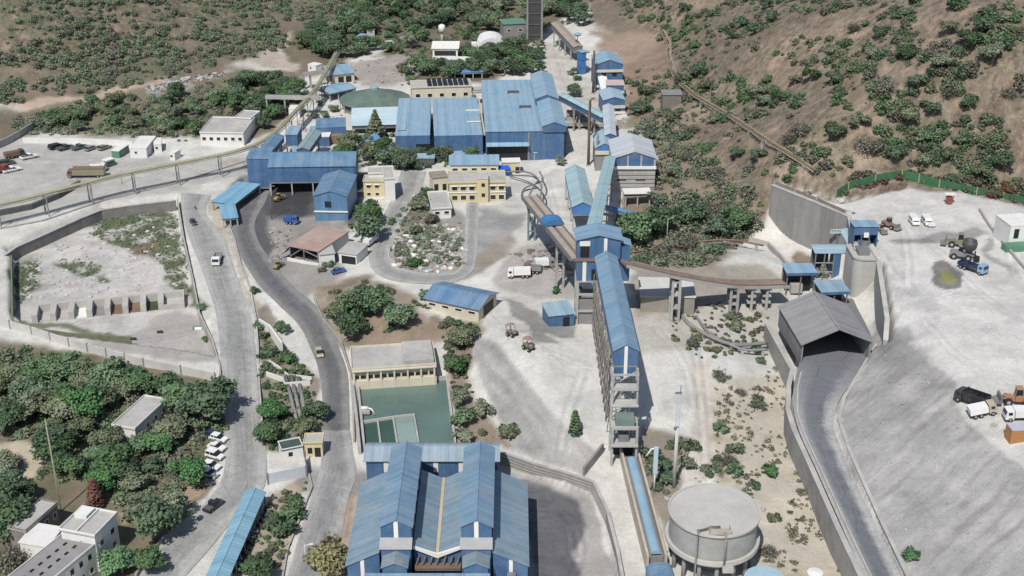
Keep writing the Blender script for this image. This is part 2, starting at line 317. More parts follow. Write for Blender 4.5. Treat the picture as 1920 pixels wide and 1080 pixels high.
zone([(1500,470),(1580,500),(1560,530),(1490,500)], C(.23,.185,.14), 5)
zone([(1330,720),(1470,690),(1480,800),(1620,1090),(1420,1090),(1400,960),(1340,900)], C(.47,.43,.36), 8); zone([(1330,780),(1420,740),(1480,860),(1600,1090),(1400,1090),(1350,900)], C(.31,.265,.185), 8, .7, T(0, .45, n1 + .4 * n2))
zone([(1305,680),(1335,680),(1342,900),(1300,900)], C(.50,.46,.41), 5)
zone([(1200,800),(1300,820),(1290,930),(1250,1000),(1200,900)], C(.25,.22,.18), 8)
zone([(392,365),(425,385),(432,430),(452,500),(482,570),(476,590),(455,545),(438,500),(420,440)], C(.43,.39,.32), 3)
# yard swept with dark dust, the shed's ground shadow painted in with it
zone([(640,890),(930,870),(1110,925),(1160,1090),(640,1090)], C(.36,.35,.335), 4)
zone([(960,905),(1030,915),(1080,945),(1098,985),(1092,1015),(1070,1045),(1088,1110),(1000,1110),(970,960)], C(.135,.135,.145), 7, 1.0)
zone([(640,930),(700,900),(690,1000),(650,1090),(590,1090)], C(.37,.30,.235), 8); zone([(560,880),(700,880),(690,905),(640,940),(560,920)], C(.19,.185,.18), 8, .6)
# plateau and its waste slope
zone([(1450,345),(1600,370),(1700,350),(1920,390),(2300,400),(2300,1100),(1690,1100),(1560,800),(1660,620),(1640,490),(1600,410)], C(.53,.52,.495), 4)
strk = fbm((YY * .79 - XX * .62) / 1.1 + n1*1.1 + n4*.6, (XX * .79 + YY * .62) / 24, 4, 71) + .35*n2
zone([(1650,590),(1700,640),(1770,700),(1800,760),(1850,830),(2000,960),(2300,1100),(1690,1100),(1565,800),(1600,720)], C(.35,.345,.333), 4)
zone([(1650,590),(1700,640),(1770,700),(1800,760),(1850,830),(2000,960),(2300,1100),(1690,1100),(1565,800),(1600,720)], C(.43,.42,.405), 18, .6, T(0, .5, strk)); zone([(1650,590),(1770,700),(1850,830),(2000,960),(2300,1100),(1690,1100),(1565,800),(1600,720)], C(.235,.222,.21), 18, .55, T(.05, .55, -strk + .3*n4))
zone([(1650,560),(1690,590),(1740,660),(1790,735),(1765,750),(1700,690),(1650,680)], C(.235,.23,.225), 9, .7, T(-.3, .3, n2 + n4))
zone([(1655,470),(1760,560),(1760,690),(1650,640)], C(.34,.335,.325), 10, .6, T(-.1, .3, n2))
zone([(1675,450),(1750,430),(1830,425),(1850,435),(1780,452),(1690,462)], C(.24,.235,.23), 4, .85)
zone([(1855,440),(1900,500),(1890,505),(1845,450)], C(.27,.265,.25), 3, .8)
th = np.linspace(0, 2 * math.pi, 20)[:-1]
zone([(1776 + 33 * math.cos(a), 513 + 22 * math.sin(a) + 6 * math.cos(a)) for a in th], C(.175,.17,.168), 2); zone([(1776 + 16 * math.cos(a), 517 + 10 * math.sin(a) + 3 * math.cos(a)) for a in th], C(.25,.25,.10), 4, .9)
for q in ((1815,805,5,6), (1864,797,7,5), (1880,807,7,5)): zone([(q[0] + q[2] * math.cos(a), q[1] + q[3] * math.sin(a)) for a in th], C(.24,.24,.14), 2, .8)
zone([(-50,262),(250,275),(330,300),(480,290),(470,330),(330,360),(-50,430)], C(.41,.40,.375), 10)
# dry tussocks on the hills
tus = sstep(.12, .4, fbm(XX / 1.7, YY / 1.7, 3, 131)) * sstep(5, 12, HH) * sstep(-1, 1, -sdist(XX, YY, POLY_PLAT)); colr = colr * (1 - .55*tus[..., None]) + C(.10,.095,.062) * .55*tus[..., None]
tus = sstep(.15, .45, fbm(XX / 2.6, YY / 2.6, 3, 141)) * sstep(5, 12, HH) * sstep(-1, 1, -sdist(XX, YY, POLY_PLAT)); colr = colr * (1 - .5*tus[..., None]) + C(.33,.27,.21) * .5*tus[..., None]
stn = sstep(.22, .34, fbm(XX / 7, YY / 7, 4, 151)) * (HH < 4.8 + 12 * (PX > 1640)) ; colr = colr * (1 - .10 * stn[..., None])
stn = sstep(.25, .33, fbm(XX / 16, YY / 11, 5, 161)); colr = colr * (1 - .08 * stn[..., None])
hl = sstep(5, 12, HH) * sstep(-1, 1, -sdist(XX, YY, POLY_PLAT)); colr = colr * (1 + (hl * nrng.normal(0, .07, XX.shape))[..., None]); vx = sstep(.30, .42, vnoise(XX / 1.2, YY / 1.2, 171)) * hl; colr = colr * (1 - .4 * vx[..., None])
# tyre tracks and loose dust everywhere
s2 = fbm(XX / 2.2, YY / 24, 4, 83); s3 = fbm(XX / 22, YY / 2.2, 4, 91)
bright = 1 + .09 * n1 + .10 * n2 + .05 * n3 + .045 * s2 + .045 * s3
strk2 = fbm((XX * .92 + YY * .38) / .9 + n1*.9 + n4*.5, (YY * .92 - XX * .38) / 16, 4, 73)
band = sstep(0, 10, sdist(PX, PY, [(893,632),(933,640),(981,706),(1025,761),(1065,805),(1118,845),(1100,892),(1000,864),(950,825),(905,720),(885,660)]))
bright = bright * (1 + band * (strk2 * .30 - .13))
def track(P, a=-.16, gauge=.95):
    global bright
    pts = spline([tuple(W(x, y, z).xy) for x, y, z in P], 40); lo = pts.min(0) - 4; hi = pts.max(0) + 4; k = (XX > lo[0]) & (XX < hi[0]) & (YY > lo[1]) & (YY < hi[1])
    d = pdist(XX[k], YY[k], [tuple(q) for q in pts], False); bright[k] = bright[k] * (1 + a * np.exp(-((d - gauge) / .42)**2) * (.6 + .4 * (n2[k] > -.1)))
for P in ([(1090,640,5),(1010,650,5.5),(940,610,5),(880,540,4)], [(1300,640,4),(1310,720,2),(1318,800,1),(1325,890,0)], [(1120,690,5),(1030,670,6),(960,640,6)], [(1900,560,15),(1780,560,14),(1690,520,15),(1650,470,15)], [(1910,640,14),(1800,600,14),(1720,560,14),(1700,480,15),(1680,420,15),(1640,395,15)], [(1700,400,15),(1780,390,15),(1850,420,15),(1905,520,15)], [(1715,430,15),(1760,470,15),(1850,560,15),(1910,600,15)], [(1880,720,14),(1800,680,13.5),(1730,610,13)],
  [(60,350,0),(150,320,0),(300,310,0),(420,330,0)], [(50,300,0),(180,300,0),(330,330,0)], [(1050,860,-.8),(1060,790,4.5),(1090,700,5)], [(950,940,-4),(1040,950,-4),(1085,1010,-4),(1070,1100,-4)], [(970,960,-4),(1050,970,-4),(1075,1040,-4)], [(1020,320,3),(1040,400,4),(1030,470,4),(960,520,4)], [(990,320,3),(1020,300,3),(1050,280,2)], [(870,560,4),(960,560,4.5),(1060,600,5)], [(1230,620,4),(1280,680,3.5),(1300,760,2)], [(640,1000,-1.5),(650,920,-1.5),(640,860,-1)], [(1040,90,2),(1060,150,2),(1090,230,2)], [(150,650,-3),(260,640,-3),(380,620,-3)]):
    track(P); track([(x + 9, y + 4, z) for x, y, z in P], .12)
colr = np.clip(colr * bright[..., None], .01, .8)
nr, ncol = XX.shape
vv = np.stack([XX, YY, HH], -1).reshape(-1, 3)
idx = np.arange(nr * ncol).reshape(nr, ncol)
ff = np.stack([idx[:-1, :-1], idx[:-1, 1:], idx[1:, 1:], idx[1:, :-1]], -1).reshape(-1, 4)
def np_mesh(name, v, f, mat, smooth=True, color=None, link=True, alpha=None):
    me = bpy.data.meshes.new(name); k = f.shape[1]
    me.vertices.add(len(v)); me.vertices.foreach_set('co', np.ascontiguousarray(v, np.float32).ravel())
    me.loops.add(f.size); me.loops.foreach_set('vertex_index', np.ascontiguousarray(f, np.int32).ravel())
    me.polygons.add(len(f)); me.polygons.foreach_set('loop_start', np.arange(0, f.size, k, dtype=np.int32))
    me.polygons.foreach_set('use_smooth', np.full(len(f), smooth))
    if color is not None:
        at = me.color_attributes.new('soil', 'FLOAT_COLOR', 'POINT')
        at.data.foreach_set('color', np.c_[color, np.ones(len(color)) if alpha is None else alpha].astype(np.float32).ravel())
    me.update(calc_edges=True); me.validate()
    me.materials.append(mat)
    if not link: return me
    o = bpy.data.objects.new(name, me); COL.objects.link(o); return o
def ground_mat():
    m, n, b = new_mat('ground_soil'); tc = nd(n, 'TexCoord').outputs['Object']
    at_ = nd(n, 'Attribute', attribute_name='soil'); a = at_.outputs['Color']
    f1 = noise(n, tc, .9, 8, .75); f2 = noise(n, tc, .12, 6, .65); f3 = noise(n, tc, 3.5, 4, .75)
    vo = nd(n, 'TexVoronoi'); vo.inputs['Scale'].default_value = 1.3; n.links.new(tc, vo.inputs['Vector'])
    g = ramp(n, f1, .25, .75, (.84, .835, .83, 1), (1.13, 1.13, 1.13, 1)); col = mix(n, 1.0, a, g, 'MULTIPLY')
    g = ramp(n, f2, .3, .7, (.86, .86, .86, 1), (1.12, 1.11, 1.1, 1)); col = mix(n, 1.0, col, g, 'MULTIPLY')
    g = ramp(n, f3, .3, .7, (.84, .84, .84, 1), (1.14, 1.14, 1.14, 1)); col = mix(n, 1.0, col, g, 'MULTIPLY')
    g = ramp(n, vo.outputs['Distance'], .06, .2, (.62, .6, .58, 1), (1, 1, 1, 1)); col = mix(n, .4, col, mix(n, 1.0, col, g, 'MULTIPLY'))
    def sm(f, lo, hi, amt):
        k = nd(n, 'Math', operation='MULTIPLY'); n.links.new(ramp(n, f, lo, hi), k.inputs[0]); k.inputs[1].default_value = amt; k2 = nd(n, 'Math', operation='MULTIPLY'); n.links.new(k.outputs[0], k2.inputs[0]); n.links.new(at_.outputs['Alpha'], k2.inputs[1]); return k2.outputs[0]
    col = mix(n, sm(noise(n, tc, .10, 7, .7), .5, .62, .45), col, (.175, .16, .105)); col = mix(n, sm(noise(n, tc, .33, 6, .75), .53, .61, .5), col, (.13, .115, .08)); col = mix(n, sm(noise(n, tc, .75, 5, .75), .53, .60, .55), col, (.31, .245, .19)); col = mix(n, sm(noise(n, tc, 1.3, 4, .8), .56, .62, .6), col, (.09, .083, .06))
    n.links.new(col, b.inputs['Base Color']); b.inputs['Roughness'].default_value = .95; b.inputs['Specular IOR Level'].default_value = .15
    bump(n, b, f1, .5, .5); return m
ground = np_mesh('ground', vv, ff, ground_mat(), True, colr.reshape(-1, 3), alpha=(sstep(5, 12, HH) * sstep(-1, 1, -sdist(XX, YY, POLY_PLAT))).ravel()); ground['kind'] = 'structure'
# ------------------------------------------------------------------ draped roads
def road(name, left, right, mat, lift=.16, flat=None, label=None):
    """left / right: kerb lines in the place (x, y)"""
    L = spline(left, 160); Rr = spline(right, 160); k = 12
    v = []
    for j in range(k + 1): v.append(L + (Rr - L) * j / k)
    v = np.stack(v, 1); z = np.full(v.shape[:2], flat) if flat is not None else terrain(v[..., 0], v[..., 1], False) + lift
    z = z + (0.02 - .05 * (np.abs(np.linspace(-1, 1, k + 1)) ** 2))[None]
    ver = np.concatenate([v, z[..., None]], -1).reshape(-1, 3)
    ix = np.arange(160 * (k + 1)).reshape(160, k + 1)
    f = np.stack([ix[:-1, :-1], ix[:-1, 1:], ix[1:, 1:], ix[1:, :-1]], -1).reshape(-1, 4)
    u = np.repeat(np.linspace(0, 1, k + 1)[None], 160, 0).ravel(); w = np.repeat(np.linspace(0, 1, 160)[:, None], k + 1, 1).ravel()
    o = np_mesh(name, ver, f, mat, True, np.c_[u, w, w * 0]); o['kind'] = 'structure'
    if o.data.polygons[0].normal.z < 0: o.data.flip_normals()
    return o
def road_mat(name, edge, mid, wear=.5, dark_from=False):
    m, n, b = new_mat(name); tc = nd(n, 'TexCoord').outputs['Object']
    a = nd(n, 'Attribute', attribute_name='soil').outputs['Color']; sp = nd(n, 'SeparateColor'); n.links.new(a, sp.inputs[0])
    f1 = noise(n, tc, .25, 6, .7); f2 = noise(n, tc, 1.6, 5, .7)
    wob = nd(n, 'Math', operation='MULTIPLY_ADD'); n.links.new(f1, wob.inputs[0]); wob.inputs[1].default_value = .22; n.links.new(sp.outputs[0], wob.inputs[2])
    cr = nd(n, 'ValToRGB'); e = cr.color_ramp.elements; e[0].position = .11 + .02; e[0].color = (0, 0, 0, 1); e[1].position = .11 + .38; e[1].color = (1, 1, 1, 1)
    x = cr.color_ramp.elements.new(.11 + .62); x.color = (1, 1, 1, 1); x = cr.color_ramp.elements.new(min(1, .11 + .86)); x.color = (0, 0, 0, 1); cr.color_ramp.interpolation = 'EASE'
    n.links.new(wob.outputs[0], cr.inputs[0])
    col = mix(n, cr.outputs[0], edge, mid)
    g = ramp(n, f1, .3, .7, (.80, .80, .80, 1), (1.18, 1.18, 1.17, 1)); col = mix(n, 1, col, g, 'MULTIPLY')
    g = ramp(n, f2, .25, .75, (.82, .82, .82, 1), (1.16, 1.16, 1.16, 1)); col = mix(n, 1, col, g, 'MULTIPLY')
    cb = nd(n, 'CombineXYZ'); s1 = nd(n, 'Math', operation='MULTIPLY'); s1.inputs[1].default_value = 16; n.links.new(sp.outputs[0], s1.inputs[0]); n.links.new(s1.outputs[0], cb.inputs[0]); s2 = nd(n, 'Math', operation='MULTIPLY'); s2.inputs[1].default_value = 9; n.links.new(sp.outputs[1], s2.inputs[0]); n.links.new(s2.outputs[0], cb.inputs[1])
    g = ramp(n, noise(n, cb.outputs[0], 1.0, 5, .7), .3, .7, (.76, .76, .76, 1), (1.2, 1.2, 1.2, 1)); col = mix(n, .8, col, mix(n, 1, col, g, 'MULTIPLY'))
    vc = nd(n, 'TexVoronoi', feature='DISTANCE_TO_EDGE'); vc.inputs['Scale'].default_value = .16; wv = mix(n, .25, tc, nd(n, 'TexNoise').outputs[1]); n.links.new(wv, vc.inputs['Vector']); g = ramp(n, vc.outputs[0], .004, .02, (.7, .69, .68, 1), (1, 1, 1, 1)); col = mix(n, .6, col, mix(n, 1, col, g, 'MULTIPLY'))
    if dark_from: mr = nd(n, 'MapRange'); n.links.new(sp.outputs[1], mr.inputs[0]); mr.inputs[1].default_value = .30; mr.inputs[2].default_value = .55; mr.inputs[3].default_value = .9; mr.inputs[4].default_value = 0; col = mix(n, mr.outputs[0], col, mix(n, 1, mid, g, 'MULTIPLY'))
    n.links.new(col, b.inputs['Base Color']); b.inputs['Roughness'].default_value = .9; bump(n, b, f2, .2, .1)
    return m
def kerbs(P):      # P: (left_px, left_py, right_px, right_py)
    return [tuple(G(a, b).xy) for a, b, c, d in P], [tuple(G(c, d).xy) for a, b, c, d in P]
pale_road = road_mat('concrete_road', (.36,.355,.335), (.265,.265,.25)); grey_road = road_mat('grey_road', (.33,.32,.305), (.235,.233,.23)); ramp_road = road_mat('ramp_asphalt', (.36,.355,.345), (.135,.14,.155), dark_from=True); tar_road = road_mat('tar_road', (.20,.195,.19), (.115,.115,.118))
rl = kerbs([(340,362,395,366),(340,395,385,395),(352,440,418,440),(372,490,435,490),(390,540,452,540),(405,590,470,590),(411,640,477,640),(415,700,482,700),(419,760,487,760),(424,810,495,820),(424,850,500,870),(410,910,496,912),(360,965,430,985),(300,1015,380,1045),(255,1085,330,1100)])
road('left_road', *rl, pale_road)
rr = kerbs([(460,330,520,322),(440,380,500,375),(436,420,478,420),(443,460,486,455),(462,500,510,490),(490,540,548,535),(525,575,590,572),(560,610,618,605),(585,660,636,655),(600,710,652,705),(606,770,655,770),(606,810,656,810)])
road('middle_road', *rr, tar_road)
rr2 = kerbs([(605,808,657,808),(604,850,662,850),(598,890,668,890),(585,930,655,930),(563,1000,640,1010),(534,1100,625,1100)])
road('gate_road', *rr2, grey_road)
lp = kerbs([(752,322,800,322),(735,370,785,365),(712,420,757,415),(695,460,738,455),(692,490,731,484),(704,512,748,502),(740,527,775,509),(800,533,815,513),(850,530,850,511),(880,515,866,495),(893,480,869,470),(896,430,872,430),(898,380,875,380)])
road('loop_road', *lp, pale_road)
road('ramp_road', rampL, rampR, ramp_road, flat=4.16)
# water of the pond
def flat_poly(name, P, z, mat):
    me = bpy.data.meshes.new(name); me.from_pydata([(x, y, z) for x, y in P], [], [list(range(len(P)))]); me.materials.append(mat); me.update()
    if me.polygons[0].normal.z < 0: me.flip_normals()
    o = bpy.data.objects.new(name, me); COL.objects.link(o); o['kind'] = 'structure'; return o
def water_mat(name, c):
    m, n, b = new_mat(name); tc = nd(n, 'TexCoord').outputs['Object']; f = noise(n, tc, .08, 3); f2 = noise(n, tc, 1.2, 3)
    n.links.new(mix(n, ramp(n, f, .35, .65), tuple(x * .88 for x in c), tuple(x * 1.1 for x in c)), b.inputs['Base Color']); b.inputs['Roughness'].default_value = .22; bump(n, b, f2, .06, .1); return m
flat_poly('water', POLY_POND, -1.2, water_mat('pond_water', (.108,.165,.142)))
# ------------------------------------------------------------------ mesh helpers
V = Vector
class MB:
    def __init__(s): s.v = []; s.f = []
    def add(s, vs, fs):
        k = len(s.v); s.v += [tuple(p) for p in vs]; s.f += [[i + k for i in f] for f in fs]; return s
    def box(s, x0, x1, y0, y1, z0, z1):
        return s.add([(x0,y0,z0),(x1,y0,z0),(x1,y1,z0),(x0,y1,z0),(x0,y0,z1),(x1,y0,z1),(x1,y1,z1),(x0,y1,z1)],
                     [(0,3,2,1),(4,5,6,7),(0,1,5,4),(1,2,6,5),(2,3,7,6),(3,0,4,7)])
    def bar(s, p, q, w, h=None, up=(0, 0, 1)):
        p = V(p); q = V(q); h = h or w; d = (q - p).normalized(); u = V(up)
        if abs(d.dot(u)) > .98: u = V((0, 1, 0))
        a = d.cross(u).normalized() * w / 2; b = a.cross(d).normalized() * h / 2
        r = [p - a - b, p + a - b, p + a + b, p - a + b]; t = [x + (q - p) for x in r]
        return s.add(r + t, [(0,1,2,3),(7,6,5,4),(0,4,5,1),(1,5,6,2),(2,6,7,3),(3,7,4,0)])
    def tube(s, pts, r, n=8, r1=None):
        pts = [V(p) for p in pts]; k = len(s.v); m = len(pts)
        for i, p in enumerate(pts):
            d = (pts[min(i + 1, m - 1)] - pts[max(i - 1, 0)]).normalized()
            u = V((0, 0, 1)) if abs(d.z) < .9 else V((0, 1, 0)); a = d.cross(u).normalized(); b = a.cross(d)
            rr = r if r1 is None else r + (r1 - r) * i / max(m - 1, 1)
            s.v += [tuple(p + a * rr * math.cos(2*math.pi*j/n) + b * rr * math.sin(2*math.pi*j/n)) for j in range(n)]
        for i in range(m - 1):
            for j in range(n): s.f.append([k+i*n+j, k+i*n+(j+1)%n, k+(i+1)*n+(j+1)%n, k+(i+1)*n+j])
        s.f.append([k + j for j in range(n)][::-1]); s.f.append([k + (m - 1) * n + j for j in range(n)]); return s
    def slab(s, q, t):                 # q: outline seen from above, counter-clockwise
        n = len(q); q = [V(p) for p in q]; b = [p - V((0, 0, t)) for p in q]
        return s.add(q + b, [tuple(range(n)), tuple(range(2*n-1, n-1, -1))] + [(i, n+i, n+(i+1)%n, (i+1)%n) for i in range(n)])
    def prism(s, prof, ax, a0, a1):    # outline in the plane across axis ax ('x': (y,z), 'y': (x,z))
        n = len(prof); f = (lambda p, a: (a, p[0], p[1])) if ax == 'x' else (lambda p, a: (p[0], a, p[1]))
        return s.add([f(p, a0) for p in prof] + [f(p, a1) for p in prof], [tuple(range(n)), tuple(range(2*n-1, n-1, -1))] + [(i, n+i, n+(i+1)%n, (i+1)%n) for i in range(n)])
    def lathe(s, cx, cy, prof, n=24, caps=True):
        k = len(s.v)
        for r, z in prof: s.v += [(cx + r*math.cos(2*math.pi*j/n), cy + r*math.sin(2*math.pi*j/n), z) for j in range(n)]
        for i in range(len(prof) - 1):
            for j in range(n): s.f.append([k+i*n+j, k+i*n+(j+1)%n, k+(i+1)*n+(j+1)%n, k+(i+1)*n+j])
        if caps: s.f.append([k + j for j in range(n)][::-1]); s.f.append([k + (len(prof) - 1)*n + j for j in range(n)])
        return s
    def build(s, name, mat, parent=None, smooth=False, loc=None, fix=True):
        me = bpy.data.meshes.new(name); me.from_pydata(s.v, [], s.f); me.materials.append(mat)
        if fix:
            bm = bmesh.new(); bm.from_mesh(me); bmesh.ops.recalc_face_normals(bm, faces=bm.faces); bm.to_mesh(me); bm.free()
        if smooth:
            me.polygons.foreach_set('use_smooth', [True] * len(me.polygons)); me.update()
        o = bpy.data.objects.new(name, me); COL.objects.link(o)
        if parent is not None: o.parent = parent
        if loc is not None: o.location = loc
        return o
def tag(o, label, cat, group=None, kind=None):
    if kind is None and cat.split()[-1] in ('wall', 'parapet', 'kerb', 'embankment'): kind = 'thing'
    o['label'] = label; o['category'] = cat
    if group: o['group'] = group
    if kind: o['kind'] = kind
    return o
def thing(name, label, cat, loc, rz=0.0, group=None):
    o = bpy.data.objects.new(name, None); COL.objects.link(o); o.location = loc; o.rotation_euler = (0, 0, rz); o.empty_display_size = .5
    return tag(o, label, cat, group)
def copy_tree(o, parent=None):
    c = o.copy(); COL.objects.link(c)
    if parent is not None: c.parent = parent
    for ch in [x for x in o.children]: copy_tree(ch, c)
    return c
def ngon(mb, name, mat, parent): return mb.build(name, mat, parent)
# ------------------------------------------------------------------ buildings
def frame(fl, fr, h=0.0, back=8.0, z0=None):
    """fl, fr: where the two corners of the front (at height h) show in the photo; back: depth in m, or the pixel of a far corner at that height"""
    if z0 is None:
        z0 = G(fl[0], fl[1])[2]
        for _ in range(4):
            a = W(*fl, z0 + h); b = W(*fr, z0 + h); z0 = .5 * (TH(a.x, a.y) + TH(b.x, b.y))
    a = W(*fl, z0 + h); b = W(*fr, z0 + h); u = (b - a); w = u.length; u.normalize(); n = V((-u.y, u.x, 0))
    d = back if isinstance(back, (int, float)) else (W(*back, z0 + h) - a).dot(n)
    return V((a.x, a.y, z0)), math.atan2(u.y, u.x), w, d
def gable_roof(root, w, d, h, rise, axis, mat, over=.5, t=.18, x0=0, y0=0, name='roof', oe=None):
    oe = over if oe is None else oe; mb = MB()
    if axis == 'y':
        k = rise / (w / 2); zl = h - k * over
        for q in ([(x0-over, y0-oe, zl), (x0+w/2, y0-oe, h+rise), (x0+w/2, y0+d+oe, h+rise), (x0-over, y0+d+oe, zl)],
                  [(x0+w/2, y0-oe, h+rise), (x0+w+over, y0-oe, zl), (x0+w+over, y0+d+oe, zl), (x0+w/2, y0+d+oe, h+rise)]): mb.slab([V(p) + V((0,0,t)) for p in q], t)
        o = mb.build(name, mat, root); MB().bar((x0+w/2, y0-oe-.02, h+rise+t), (x0+w/2, y0+d+oe+.02, h+rise+t), .42, .1).build('ridge_cap', mat, o)
    else:
        k = rise / (d / 2); zl = h - k * over
        for q in ([(x0-oe, y0-over, zl), (x0+w+oe, y0-over, zl), (x0+w+oe, y0+d/2, h+rise), (x0-oe, y0+d/2, h+rise)],
                  [(x0-oe, y0+d/2, h+rise), (x0+w+oe, y0+d/2, h+rise), (x0+w+oe, y0+d+over, zl), (x0-oe, y0+d+over, zl)]): mb.slab([V(p) + V((0,0,t)) for p in q], t)
        o = mb.build(name, mat, root); MB().bar((x0-oe-.02, y0+d/2, h+rise+t), (x0+w+oe+.02, y0+d/2, h+rise+t), .42, .1).build('ridge_cap', mat, o)
    return o
def gable_wall(mb, w, d, h, rise, axis, zb, x0=0, y0=0, cut=.02):
    if axis == 'y': mb.prism([(x0, zb), (x0+w, zb), (x0+w, h), (x0+w/2, h+rise-cut), (x0, h)], 'y', y0, y0+d)
    else: mb.prism([(y0, zb), (y0+d, zb), (y0+d, h), (y0+d/2, h+rise-cut), (y0, h)], 'x', x0, x0+w)
    return mb
def win(root, face, w, d, c, z, ww=1.4, wh=1.2, name='window', fm=None, hood=False):
    """a framed window whose centre is c along the face, z its middle"""
    def P(a, o, zz):
        return {'f': (c + a, -o, zz), 'b': (c + a, d + o, zz), 'r': (w + o, c + a, zz), 'l': (-o, c + a, zz)}[face]
    def bx(mb, a0, a1, o0, o1, z0, z1):
        p = P(a0, o0, z0); q = P(a1, o1, z1); mb.box(min(p[0],q[0]), max(p[0],q[0]), min(p[1],q[1]), max(p[1],q[1]), min(p[2],q[2]), max(p[2],q[2]))
    mb = MB(); t = .13; a = ww / 2; b = wh / 2
    bx(mb, -a - t, -a, -.05, .09, z - b - t, z + b + t); bx(mb, a, a + t, -.05, .09, z - b - t, z + b + t)
    bx(mb, -a, a, -.05, .09, z + b, z + b + t); bx(mb, -a, a, -.05, .13, z - b - t, z - b)
    if hood: bx(mb, -a - .3, a + .3, -.05, .55, z + b + t + .05, z + b + t + .17)
    o = mb.build(name, fm or mc('trim'), root); g = MB(); bx(g, -a + .003, a - .003, -.04, .03, z - b + .003, z + b - .003); g.build('pane', mc('glass'), o)
    return o
def opening(root, face, w, d, c, z0, z1, ww, name='doorway'):
    mb = MB(); o = .05
    if face == 'f': mb.box(c - ww/2, c + ww/2, -o, .1, z0, z1)
    if face == 'r': mb.box(w - .1, w + o, c - ww/2, c + ww/2, z0, z1)
    return mb.build(name, mc('dark'), root)
def flat_roof(root, w, d, h, over=.25, par=.35, rm=None, pm=None, x0=0, y0=0, t=.25):
    rm = rm or mc('roof_slab'); pm = pm or mc('white'); mb = MB().box(x0-over, x0+w+over, y0-over, y0+d+over, h, h+t)
    o = mb.build('roof', rm, root)
    if par:
        a = .18; e = over - .03; m = MB()
        m.box(x0-e, x0+w+e, y0-e, y0-e+a, h+t, h+t+par).box(x0-e, x0+w+e, y0+d+e-a, y0+d+e, h+t, h+t+par)
        m.box(x0-e, x0-e+a, y0-e+a, y0+d+e-a, h+t, h+t+par).box(x0+w+e-a, x0+w+e, y0-e+a, y0+d+e-a, h+t, h+t+par)
        m.build('parapet', pm, root)
    return o
def bld(name, label, cat, fl, fr, h, back, roof='flat', rise=1.5, wall=None, rm=None, over=.4, stilts=0.0, rows=(), par=.35, group=None, z0=None, deep=2.5, pm=None, ncol=4, open_front=None, base=None):
    P, ang, w, d = frame(fl, fr, h, back, z0); root = thing(name, label, cat, P, ang, group); wall = mc('cream') if wall is None else wall
    zb = stilts if stilts else -deep
    mb = MB()
    if roof == 'gable_y': gable_wall(mb, w, d, h, rise, 'y', zb)
    elif roof == 'gable_x': gable_wall(mb, w, d, h, rise, 'x', zb)
    elif roof == 'mono': mb.prism([(0, zb), (d, zb), (d, h + rise - .02), (0, h - .02)], 'x', 0, w)
    else: mb.box(0, w, 0, d, zb, h)
    if wall is not False: mb.build('wall', wall, root)
    if roof == 'gable_y': gable_roof(root, w, d, h, rise, 'y', rm or roof_y(), over)
    elif roof == 'gable_x': gable_roof(root, w, d, h, rise, 'x', rm or roof_x(), over)
    elif roof == 'mono':
        k = rise / d
        MB().slab([(-over,-over,h-k*over+.17),(w+over,-over,h-k*over+.17),(w+over,d+over,h+rise+k*over+.17),(-over,d+over,h+rise+k*over+.17)], .17).build('roof', rm or roof_x(), root)
    else: flat_roof(root, w, d, h, min(over, .3), par, rm, pm or (wall or None))
    if stilts:
        for i in range(ncol):
            for y in (.25, d - .25):
                x = .25 + (w - .5) * i / (ncol - 1); MB().box(x-.2, x+.2, y-.2, y+.2, -deep, stilts).build('column', mc('concrete'), root)
        MB().box(0, w, 0, d, stilts - .35, stilts - .004).build('floor', mc('concrete_dark'), root)
    for r in rows:                      # (face, count, z, width, height[, from, to])
        f, n, z, ww, wh = r[:5]; L = w if f in 'fb' else d; a, b = (r[5], r[6]) if len(r) > 5 else (0, 1)
        for i in range(n): win(root, f, w, d, L * (a + (b - a) * (i + .5) / n), z, ww, wh, hood=len(r) > 7)
    return root, w, d
def strips(root, face, w, d, xs, z0, z1, ww=.9, name='light_panel'):
    for x in xs:
        mb = MB()
        if face == 'f': mb.box(x - ww/2, x + ww/2, -.04, .05, z0, z1)
        else: mb.box(w - .05, w + .04, x - ww/2, x + ww/2, z0, z1)
        mb.build(name, mc('trim'), root)
def wall_run(name, label, cat, P, h, t=.4, mat=None, zs=None, deep=1.0, post=0.0, postmat=None, group=None, zlist=None, cap=False):
    """a wall or fence along ground pixels P; heights follow the ground"""
    pts = [G(*p) for p in P] if zs is None else [W(p[0], p[1], zs) for p in P]
    if zlist: pts = [W(p[0], p[1], z) for p, z in zip(P, zlist)]
    return wall_pts(name, label, cat, pts, h, t, mat, deep, post, postmat, group, cap)
